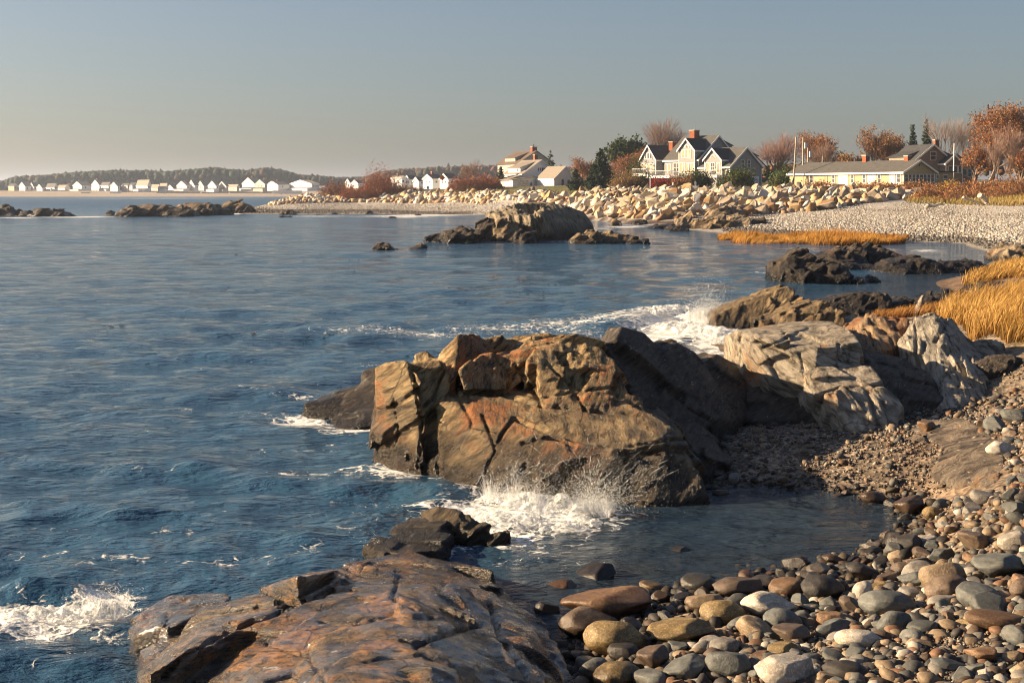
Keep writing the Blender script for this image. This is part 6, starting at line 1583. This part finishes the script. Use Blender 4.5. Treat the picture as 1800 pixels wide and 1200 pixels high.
wood('inland_woods', 'rusty brush and bare woods filling the gaps between the houses at right', 900, [1000,1060,1140,1160,1330,1350,1420,1480,1560,1640,1720,1800,1900,2100], [300,292,280,296,300,290,286,288,286,276,268,266,266,270], 350, 420, 325, 83, ((.16,.09,.055),(.20,.10,.055),(.12,.075,.05),(.10,.075,.045),(.06,.06,.035)), (2.2,4.6))
# ------------------------------------------------------------------ poles, signs, driftwood and other small things
POLE = plain('pole_wood', (.42,.36,.29), .85, .2); METAL = plain('painted_metal', (.62,.63,.62), .5, .08); ORANGE = plain('orange_sign', (.55,.16,.02), .6, .05); BLACK = plain('sign_black', (.02,.02,.02), .6)
def pole(lb, x0, y0, x1, y1, D, can=None, arm=None, name='utility_pole', r=.16):
    a, b = Vector(Wp(x0,y0,D)), Vector(Wp(x1,y1,D)); g = z_at(a.x, a.y)
    d = (b-a).normalized(); a = a - d*max(0, (a.z-g+.3)/d.z)
    root = empty(name, a); tag(root, lb, 'pole', 'utility poles behind the bank' if name == 'utility_pole' else None)
    MB().bar((0,0,0), b-a, r, n=8, r2=r*.75).build('shaft', POLE if name == 'utility_pole' else HM['trim'], root)
    if can:
        c_ = Vector(Wp(can[0], can[1], D))-a
        t = MB().bar(c_-Vector((0,0,.55)), c_+Vector((0,0,.5)), .30, n=10); t.build('transformer', METAL, root)
    if arm: c_ = Vector(Wp(x1, y1+arm, D))-a; MB().bar(c_-Vector((1.1,0,0)), c_+Vector((1.1,0,0)), .07).build('crossarm', POLE, root)
    return root
pole('leftmost tall leaning utility pole right of the grey house', 1395, 320, 1399.5, 241, 250)
pole('second utility pole with a grey transformer near its top', 1411, 318, 1412, 242, 255, can=(1416,256))
pole('shorter utility pole with a transformer, third from the grey house', 1421, 318, 1420, 260, 258, can=(1424.5,271), r=.14)
pole('farthest short utility pole before the thin bare tree', 1444.5, 315, 1446, 274, 285, r=.13)
pole('white pole standing before the right end of the shingled house', 1676, 318, 1677.5, 252, 248, name='white_pole', r=.12)
pole('thin white pole left of the shingled house, nearer of two', 1607, 310, 1607.5, 261, 272, name='white_pole', r=.10)
pole('thin white pole left of the shingled house, right of two', 1610.5, 310, 1610, 263, 273, name='white_pole', r=.10)
# lamp post, white post, oval sign
X, Y, Z = Wp(1143, 329, 262); g = z_at(X, Y)
r = empty('lamp_post', (X, Y, g)); tag(r, 'white garden lamp post with twin heads before the left deck', 'lamp post')
top = HC-(307-HY)/F*262-g
MB().bar((0,0,-.2),(0,0,top-.3),.07,n=6).build('post', HM['trim'], r)
MB().bar((-.42,0,top-.35),(.42,0,top-.35),.05).build('arm', HM['trim'], r)
for dx in (-.42, .42):
    l = MB().bar((dx,0,top-.3),(dx,0,top+.12),.14,n=6,r2=.20).build('lantern', HM['trim'], r)
    MB().bar((dx,0,top+.12),(dx,0,top+.3),.24,n=6,r2=.03).build('cap', HM['roof_d'], l)
X, Y, Z = Wp(1183.5, 330, 240); g = z_at(X, Y); top = HC-(320.5-HY)/F*240-g
r = empty('marker_post', (X, Y, g)); tag(r, 'short thick white post on the bank crest below the deck', 'post')
MB().bar((0,0,-.2),(0,0,top-.15),.13,n=8).build('shaft', HM['trim'], r); MB().bar((0,0,top-.15),(0,0,top),.16,n=8,r2=.05).build('cap', HM['trim'], r)
X, Y, Z = Wp(1222.5, 330, 245); g = z_at(X, Y); zc = HC-(322.5-HY)/F*245-g
r = empty('oval_sign', (X, Y, g)); tag(r, 'white oval sign on a post below the grey house', 'sign')
MB().bar((0,.06,-.2),(0,.06,zc),.05).build('post', HM['trim'], r)
MB().prism([(.18*math.cos(t*math.pi/8), 0, zc+.42*math.sin(t*math.pi/8)) for t in range(16)], (0,-.04,0)).build('board', HM['trim'], r)
# road signs by the parking strip
X, Y, Z = Wp(752, 337, 380); g = z_at(X, Y)
r = empty('road_sign', (X, Y, g)); tag(r, 'small white square sign on a thin post by the road left of the lone tree', 'sign')
t_ = HC-(326-HY)/F*380-g
MB().bar((0,.05,-.2),(0,.05,t_),.05).build('post', METAL, r); MB().box(-.35,.35,-.02,.02,t_-1.0,t_-.1).build('board', HM['trim'], r); MB().box(-.22,.22,-.04,-.022,t_-.7,t_-.45).build('marking', BLACK, r)
X, Y, Z = Wp(777.5, 330, 430); g = z_at(X, Y); zc = HC-(312.5-HY)/F*430-g
r = empty('diamond_sign', (X, Y, g)); tag(r, 'orange diamond road sign in front of a white gable', 'sign')
MB().bar((0,.05,-.2),(0,.05,zc),.06).build('post', METAL, r)
MB().prism([(-.95,0,zc),(0,0,zc+.95),(.95,0,zc),(0,0,zc-.95)], (0,-.04,0)).build('board', ORANGE, r)
MB().prism([(-.07,-.045,zc-.4),(.07,-.045,zc-.4),(.07,-.045,zc+.35),(-.07,-.045,zc+.35)], (0,-.02,0)).build('marking', BLACK, r)
# parking strip
rm = plain('asphalt', (.16,.155,.15), .85, .15, .4)
pts = [(-.0,0)]
P_ = []
for px_, D_ in ((688,372),(768,366),(778,440),(690,446)):
    X = (px_-900)/F*D_; P_.append((X, D_, z_at(X, D_)+.16))
me = bpy.data.meshes.new('road'); me.from_pydata(P_, [], [(0,1,2,3)]); tag(link('road', me, rm), kind='structure')
# driftwood
DW = plain('driftwood', (.42,.36,.29), .85, .2, 2.0)
def drift(lb, p, q, r, D, seed):
    a, b = Vector(Wp(*p, D)), Vector(Wp(*q, D)); rg = np.random.default_rng(seed); n = 7; me = MB(); pts = [a.lerp(b, i/n)+Vector(rg.normal(0, .06, 3)) for i in range(n+1)]
    root = empty('driftwood', a); tag(root, lb, 'driftwood')
    for i in range(n): me.bar(pts[i]-a, pts[i+1]-a, r*(1-.07*i), n=7, r2=r*(1-.07*(i+1)))
    me.build('log', DW, root)
    st = MB()
    for i in (2, 4): st.bar(pts[i]-a, pts[i]-a+Vector((rg.normal(0,.4), -.2, .5)), r*.35, n=5, r2=.03)
    st.build('branch_stub', DW, root)
drift('bleached driftwood log lying slantwise above the pebble beach', (1690,347), (1727,358), .17, 158, 3)
drift('thick bleached driftwood trunk rising right of the slanting log', (1722,343), (1742,362), .32, 157, 5)
drift('dark driftwood log half buried at the edge of the dune grass', (1626,364), (1662,358), .22, 160, 6)
for i, (x, y, w_, hh, lb) in enumerate(((1740,346,16,7,'flat grey boulder among the dune grass left of two'),(1768,358,22,9,'long pale boulder among the dune grass near the driftwood'),(1787,360,20,6,'pale boulder in the dune grass at the right border'))):
    D_ = 160; X, Y, Z = Wp(x, y, D_); o = put_stone('boulder', CH[i], BMAT['grey brown' if i == 0 else 'cream'], (X, Y, z_at(X, Y)+.15), (w_/2/F*D_, .8, hh/2/F*D_*1.3), (0,-.1,.1)); tag(o, lb, 'boulder')
# fence posts
for i, (x, yt, yb) in enumerate(((1712,319,328),(1722,320,329),(1731,319,330),(1741,319,331),(1745,318,331))):
    D_ = 215; X, Y, Z = Wp(x, yb, D_); g = z_at(X, Y); t_ = HC-(yt-HY)/F*D_-g
    r = empty('fence_post', (X, Y, g)); tag(r, ['first','second','third','fourth','fifth'][i]+' grey fence post from the left below the great oak', 'post', 'fence posts below the oak')
    MB().bar((0,0,-.2),(0,0,t_),.09,n=6).build('shaft', POLE, r); MB().bar((0,0,t_),(0,0,t_+.08),.1,n=6,r2=.03).build('cap', POLE, r)
# floating weed flecks on the water
rg = np.random.default_rng(91); V_, F_ = [], []
for k in range(200):
    px_, py_ = rg.uniform(120, 1300), rg.uniform(440, 640)
    if fbm(np.array([[px_/160, py_/30, 0.]]), 92, 2)[0] < .12: continue
    x, y, _ = Gz(px_, py_)
    for _ in range(5):
        cx, cy = x+rg.normal(0,.5), y+rg.normal(0,.3); l, w_, a_ = rg.uniform(.05,.22), rg.uniform(.02,.06), rg.normal(0,.5)
        n = len(V_); ca, sa = math.cos(a_)*l, math.sin(a_)*l; zz_ = .035
        V_ += [(cx-ca,cy-sa,zz_),(cx+w_*.3,cy-w_,zz_+.008),(cx+ca,cy+sa,zz_),(cx,cy+w_,zz_+.006)]; F_ += [(n,n+1,n+2,n+3)]
tag(link('floating_weed', np_mesh('floating_weed', np.array(V_), np.array(F_)), plain('seaweed', (.075,.05,.022), .5, .3)), 'scattered flecks of brown seaweed floating on the bay', 'seaweed', kind='stuff')

# tiny figures on the far beach
def figure(lb, px_, D_, c_, stride, seed):
    X = (px_-900)/F*D_; z = z_at(X, D_); bm = bmesh.new()
    def limb(p, q, a, b):
        p, q = Vector(p), Vector(q); hull(bm, [p+Vector((sx_*a, sy_*a, 0)) for sx_ in (-1,1) for sy_ in (-1,1)]+[q+Vector((sx_*b, sy_*b, 0)) for sx_ in (-1,1) for sy_ in (-1,1)])
    for s_ in (-1, 1):
        limb((s_*stride,s_*.05,.03), (s_*stride*.5,s_*.06,.48), .055, .07); limb((s_*stride*.5,s_*.06,.46), (0,s_*.08,.92), .07, .10)
        limb((0,s_*.20,1.42), (-s_*stride*.5,s_*.26,1.12), .06, .05); limb((-s_*stride*.5,s_*.26,1.14), (-s_*stride*.3,s_*.26,.84), .05, .04); limb((s_*stride+.02,s_*.05,.02), (s_*stride+.16,s_*.05,.02), .05, .04)
    hull(bm, [Vector((x*.13, y*w_, h_)) for x in (-1,1) for y in (-1,1) for w_, h_ in ((.17,.86),(.16,1.1),(.22,1.42))]); limb((0,0,1.40), (0,0,1.56), .07, .06)
    hull(bm, [Vector((.1*math.cos(a_)*math.cos(b_), .085*math.sin(a_)*math.cos(b_), 1.65+.12*math.sin(b_))) for a_ in np.linspace(0,5.5,7) for b_ in (-1.3,-.5,.3,1,1.5)])
    me = bpy.data.meshes.new('person'); bm.to_mesh(me); bm.free(); me = finish_rock(me, .035, 3); me.materials.clear(); shade(me)
    o = link('person', me, plain('dark_clothes_%d' % seed, c_, .8)); o.location = (X, D_, z+.02); o.rotation_euler = (0,0,.4*seed); tag(o, lb, 'person')
figure('person in dark clothes walking on the far beach below the white sea wall', 494.5, 1163, (.03,.03,.04), .22, 1)
figure('person in dark clothes standing by the left end of the tan sea wall', 289.5, 1166, (.04,.03,.03), .08, 2)
figure('person in dark clothes walking between the middle tan sea walls', 366, 1166, (.03,.035,.05), .2, 3)

# ------------------------------------------------------------------ breaking water
fm_ = NM('white_water', .55, .3); c_ = fm_.ramp(fm_.noise(fm_.pos(), 5, 5, .7), [(.3,(.70,.75,.76)),(.6,(.90,.91,.90))])
fm_.put(fm_.b.inputs['Base Color'], c_); fm_.b.inputs['Subsurface Weight'].default_value = 0.0
trn = fm_.n('ShaderNodeBsdfTranslucent'); trn.inputs['Color'].default_value = (.85,.87,.88,1)
mx_ = fm_.n('ShaderNodeMixShader'); mx_.inputs[0].default_value = .45
fm_.t.links.new(fm_.b.outputs[0], mx_.inputs[1]); fm_.t.links.new(trn.outputs[0], mx_.inputs[2]); fm_.t.links.new(mx_.outputs[0], fm_.t.nodes['Material Output'].inputs['Surface'])
fm_.put(fm_.b.inputs['Normal'], fm_.bump(fm_.noise(fm_.pos(), 14, 6, .7), .7, .04))
tr2 = fm_.n('ShaderNodeBsdfTransparent'); mx2 = fm_.n('ShaderNodeMixShader')
fm_.put(mx2.inputs[0], fm_.mr(fm_.noise(fm_.pos(), 22, 5, .75), .40, .56)); fm_.t.links.new(tr2.outputs[0], mx2.inputs[1]); fm_.t.links.new(mx_.outputs[0], mx2.inputs[2])
FOAM_DROP = fm_.m.copy(); FOAM_DROP.name = 'spray_drops'
fm_.t.links.new(mx2.outputs[0], fm_.t.nodes['Material Output'].inputs['Surface'])
FOAM = fm_.m
# thin torn curtains of spray: streaked along the way the water flies
ss = NM('spray_sheet', .5, .3); ss.b.inputs['Base Color'].default_value = (.9,.91,.91,1)
sc_ = ss.n('ShaderNodeSeparateColor'); ss.put(sc_.inputs[0], ss.att()); u_, v_, w0 = sc_.outputs
cx_ = ss.n('ShaderNodeCombineXYZ'); ss.put(cx_.inputs[0], ss.mth('MULTIPLY', u_, 26)); ss.put(cx_.inputs[1], ss.mth('MULTIPLY', v_, 3.2)); ss.put(cx_.inputs[2], ss.mth('MULTIPLY', w0, 37))
st1 = ss.noise(cx_.outputs[0], 1.0, 6, .72); st2 = ss.noise(ss.pos(), 34, 4, .7)
al = ss.mth('ADD', st1, ss.mth('MULTIPLY', ss.mth('SUBTRACT', st2, .5), .5))
edge = ss.mth('MULTIPLY', ss.mth('MULTIPLY', u_, ss.mth('SUBTRACT', 1.0, u_)), 4.0)
al = ss.mth('SUBTRACT', al, ss.mth('MULTIPLY', v_, .42)); al = ss.mth('SUBTRACT', al, ss.mth('MULTIPLY', ss.mth('SUBTRACT', 1.0, edge), .22))
al = ss.mr(al, .30, .62, 0, .85)
tl_ = ss.n('ShaderNodeBsdfTranslucent'); tl_.inputs['Color'].default_value = (.9,.91,.92,1); m1 = ss.n('ShaderNodeMixShader'); m1.inputs[0].default_value = .5
ss.t.links.new(ss.b.outputs[0], m1.inputs[1]); ss.t.links.new(tl_.outputs[0], m1.inputs[2]); m2 = ss.n('ShaderNodeMixShader'); t2 = ss.n('ShaderNodeBsdfTransparent')
ss.put(m2.inputs[0], al); ss.t.links.new(t2.outputs[0], m2.inputs[1]); ss.t.links.new(m1.outputs[0], m2.inputs[2]); ss.t.links.new(m2.outputs[0], ss.t.nodes['Material Output'].inputs['Surface'])
SHEET = ss.m
def curtains(name, lb, path, z, n, up, spread, size, seed, lean=.2):
    """fan-shaped sheets of spray thrown up along a photo path on the water"""
    rg = np.random.default_rng(seed); p = np.array([Gz(x, y, z) for x, y in path]); Vs, Fs, Cs, n0 = [], [], [], 0; nu, nv_ = 14, 12
    for k in range(n):
        t = rg.uniform(0, len(p)-1.001); i = int(t); c_ = p[i]*(1-(t-i))+p[i+1]*(t-i); c_ = c_+np.array([rg.normal(0,size*.15), rg.normal(0,size*.3), 0])
        sp = up*rg.uniform(.45,1); wd_ = size*rg.uniform(.5,1.2); T_ = rg.uniform(.16,.26)
        ang = lean+rg.normal(0,spread*.45); U, V = np.meshgrid(np.linspace(0,1,nu), np.linspace(0,1,nv_)); fan = (U-.5)*spread*1.1+ang
        sp_u = sp*(1-.35*np.abs(U-.5)*2+.18*np.sin(U*9+k))
        X = c_[0]+(U-.5)*wd_*.45+np.sin(fan)*sp_u*T_*V*1.0; Z = z+np.cos(fan)*sp_u*T_*V*1.15-4.9*(T_*V)**2; Y = c_[1]+rg.normal(0,.25)*sp*T_*V+.05*size*np.sin(U*7+k)
        Vs.append(np.stack([X,Y,Z],-1).reshape(-1,3)); Cs.append(np.stack([U,V,np.full_like(U, rg.random())],-1).reshape(-1,3))
        idx = np.arange(nu*nv_).reshape(nv_,nu)+n0; Fs.append(np.stack([idx[:-1,:-1],idx[:-1,1:],idx[1:,1:],idx[1:,:-1]],-1).reshape(-1,4)); n0 += nu*nv_
    tag(link(name, np_mesh(name, np.concatenate(Vs), np.concatenate(Fs), True, np.concatenate(Cs).astype(np.float32)), SHEET), lb, 'spray', kind='stuff')
def drops(P, r, rg):
    V0, F0 = OCT; n, m = len(P), len(V0)
    V = V0[None]*(r[:,None,None])*rg.uniform(.7,1.4,(n,1,3))+P[:,None]
    return V.reshape(-1,3), (F0[None]+(np.arange(n)*m)[:,None,None]).reshape(-1,3)
def jets(P, v, T, r, rg, g=9.8, k=5):
    """thin ligaments of water along ballistic arcs: start P, velocity v, over the time span T"""
    n = len(P); t = np.linspace(0, 1, k)[None,:]*T[:,1:2]+T[:,0:1]*(1-np.linspace(0,1,k)[None,:])
    C_ = P[:,None]+v[:,None]*t[...,None]; C_[...,2] -= .5*g*t**2
    rad = (r[:,None]*np.array([.25,1,.9,.6,.1])[None,:])[...,None]
    a = rg.normal(size=(n,1,3)); d = C_[:,-1:]-C_[:,:1]; u = np.cross(d, a); u /= np.maximum(np.linalg.norm(u,axis=-1,keepdims=True),1e-6); w_ = np.cross(d/np.maximum(np.linalg.norm(d,axis=-1,keepdims=True),1e-6), u)
    V = np.stack([C_+u*rad, C_-u*rad*.5+w_*rad*.87, C_-u*rad*.5-w_*rad*.87], 2).reshape(n, k*3, 3)
    fs = []
    for i in range(k-1):
        for j in range(3): fs.append((i*3+j, i*3+(j+1)%3, (i+1)*3+(j+1)%3)); fs.append((i*3+j, (i+1)*3+(j+1)%3, (i+1)*3+j))
    fs = np.array(fs); return V.reshape(-1,3), (fs[None]+(np.arange(n)*k*3)[:,None,None]).reshape(-1,3)
def surge(name, lb, path, z, wid, hgt, seed, nd=1500, nj=160, up=2.2, spread=1.0, direction=(.3,-.2), side=0.0, dr=(.004,.014), jr=.006):
    """breaking wave: a torn foam ridge along a photo path on the water, with spray thrown from it"""
    rg = np.random.default_rng(seed); p = np.array([Gz(x, y, z) for x, y in path]); Vs, Fs, n0 = [], [], 0
    # torn foam body: a crumpled sheet, holed and ragged at its edges
    st_ = max(.014, .0011*p[:,1].mean()); ext = wid*1.15
    L = [0.]
    for i in range(len(p)-1): L.append(L[-1]+np.linalg.norm(p[i+1]-p[i]))
    L = np.array(L); ns, nw = int(L[-1]/st_)+2, int(2*ext/st_)+2
    sv = np.linspace(0, L[-1], ns); cx, cy = np.interp(sv, L, p[:,0]), np.interp(sv, L, p[:,1])
    tx, ty = np.gradient(cx), np.gradient(cy); tn = np.hypot(tx, ty)+1e-9; nx_, ny_ = -ty/tn, tx/tn
    wv = np.linspace(-ext, ext, nw); GX = (cx[:,None]+nx_[:,None]*wv).ravel(); GY = (cy[:,None]+ny_[:,None]*wv).ravel()
    T_ = np.repeat(sv/L[-1], nw); U_ = np.tile(wv/ext, ns)
    env = np.clip(np.sin(np.pi*np.clip(T_,0,1)), 0, 1)**.5*np.clip(1-U_**2, 0, 1)
    Q3 = np.stack([GX, GY, GX*0+seed], 1); sc = max(.10, wid*.5)
    big = fbm(Q3/sc, seed, 3); fin = fbm(Q3/(sc*.22), seed+3, 4); rdg = 1-np.abs(fbm(Q3/(sc*.4), seed+7, 3))*2
    GZ = z+.015+hgt*env*np.clip(.35+.8*big+.35*rdg, 0, 2)+hgt*.22*env*fin+.02*fin
    wob = .35*sc*np.stack([fbm(Q3/(sc*.6), seed+11, 2), fbm(Q3/(sc*.6), seed+12, 2)], 1)
    GX, GY = GX+wob[:,0], GY+wob[:,1]
    keep = env+.55*big+.5*fin > .34
    idx = np.arange(ns*nw).reshape(ns, nw); q4 = np.stack([idx[:-1,:-1], idx[1:,:-1], idx[1:,1:], idx[:-1,1:]], -1).reshape(-1,4)
    q4 = q4[keep[q4].all(1)]; t3 = np.concatenate([q4[:,[0,1,2]], q4[:,[0,2,3]]])
    Vs.append(np.stack([GX, GY, GZ], 1)); Fs.append(t3); n0 += ns*nw
    nb = max(2, int(L[-1]/.22)); bt = rg.uniform(.05,.95,nb)*L[-1]; bs = rg.uniform(.45,1,nb); bd = rg.normal(0,.35,nb)
    def src(n):
        k = rg.choice(nb, n, p=bs/bs.sum()); t = bt[k]+rg.normal(0,.05+wid*.18,n)
        q = np.stack([np.interp(t, L, p[:,0]), np.interp(t, L, p[:,1]), np.full(n, z+hgt*.25)],1); q[:,:2] += rg.normal(0,wid*.14,(n,2)); return q, k
    def vel(n, k):
        sp = up*bs[k]*np.clip(rg.exponential(.42,n)+.12, 0, 1.25)
        d = np.stack([direction[0]+bd[k]+rg.normal(0,spread*.62,n), direction[1]+rg.normal(0,spread*.4,n), 1+np.abs(rg.normal(0,.35,n))],1); d /= np.linalg.norm(d,axis=1)[:,None]
        return d*sp[:,None]
    q, k = src(nd); v = vel(nd, k); t = rg.uniform(.02,.30,nd); P = q+v*t[:,None]; P[:,2] -= 4.9*t**2; P = P[P[:,2] > z+.01]
    a, b = drops(P, np.exp(rg.uniform(math.log(dr[0]), math.log(dr[1]), len(P))), rg); Vs.append(a); Fs.append(b+n0); n0 += len(a)
    if nj:
        q, k = src(nj); v = vel(nj, k)*1.05; t0 = rg.uniform(.02,.20,nj); T = np.stack([t0, t0+rg.uniform(.02,.06,nj)],1)
        a, b = jets(q, v, T, rg.uniform(.35,1,nj)*jr, rg); Vs.append(a); Fs.append(b+n0); n0 += len(a)
    tag(link(name, np_mesh(name, np.concatenate(Vs), np.concatenate(Fs), True), FOAM), lb, 'splash', kind='stuff')
surge('wave_splash', 'white splash bursting against the foot of the tawny rock', [(850,880),(900,888),(960,896),(1020,900),(1065,905)], 0, .42, .20, 701, 26000, 900, 4.4, 1.3, (.35,.05), dr=(.0014,.0055), jr=.003)
surge('wave_foam', 'torn white foam spreading before the splash at the tawny rock', [(800,905),(860,912),(930,925),(1000,928),(1060,918)], 0, .42, .10, 702, 2000, 200, 1.4, 1.0, dr=(.002,.007), jr=.004)
surge('wave_splash', 'small wave bursting on the dark block at the lower left', [(150,1092),(185,1085),(218,1078)], 0, .22, .16, 703, 9000, 260, 2.5, .8, (-.1,.1), dr=(.0012,.004), jr=.0035)
surge('wave_foam', 'line of white foam rolling in at the lower left border', [(0,1085),(60,1082),(120,1090),(180,1095)], 0, .24, .10, 704, 900, 90, 1.1, .6, dr=(.002,.006), jr=.0035)
surge('wave_splash', 'wave exploding upward beside the tilted brown slab', [(1215,568),(1235,565),(1255,568)], 0, .8, .45, 705, 15000, 450, 5.2, .8, (.25,0), dr=(.003,.010), jr=.006)
surge('wave_foam', 'churning white water behind the shadowed rock', [(1130,585),(1180,580),(1230,588),(1270,600),(1300,612)], 0, 1.1, .32, 706, 2500, 200, 2.2, 1.2, dr=(.004,.012), jr=.008)
surge('wave_foam', 'breaking crest running toward the tilted brown slab', [(1150,556),(1185,545),(1220,545)], .1, .7, .28, 707, 1500, 120, 2.0, 1.0, dr=(.004,.012), jr=.008)
surge('wave_splash', 'little spurt of water at the back edge of the russet shelf', [(665,962),(672,960)], .1, .05, .04, 708, 160, 50, 2.0, .3, (0,0), dr=(.002,.006), jr=.003)

curtains('spray', 'streaked white spray fanning up the face of the tawny rock', [(850,880),(900,888),(960,898),(1020,902),(1060,908)], .02, 20, 3.8, 1.0, .6, 711, .15)
curtains('spray', 'spray flung up where the small wave hits the dark lower-left block', [(165,1090),(195,1084),(216,1078)], .02, 9, 2.5, .9, .3, 712, .05)
curtains('spray', 'plume of spray beside the tilted brown slab', [(1205,572),(1230,566),(1255,568)], .02, 16, 5.0, .9, 1.0, 713, .1)
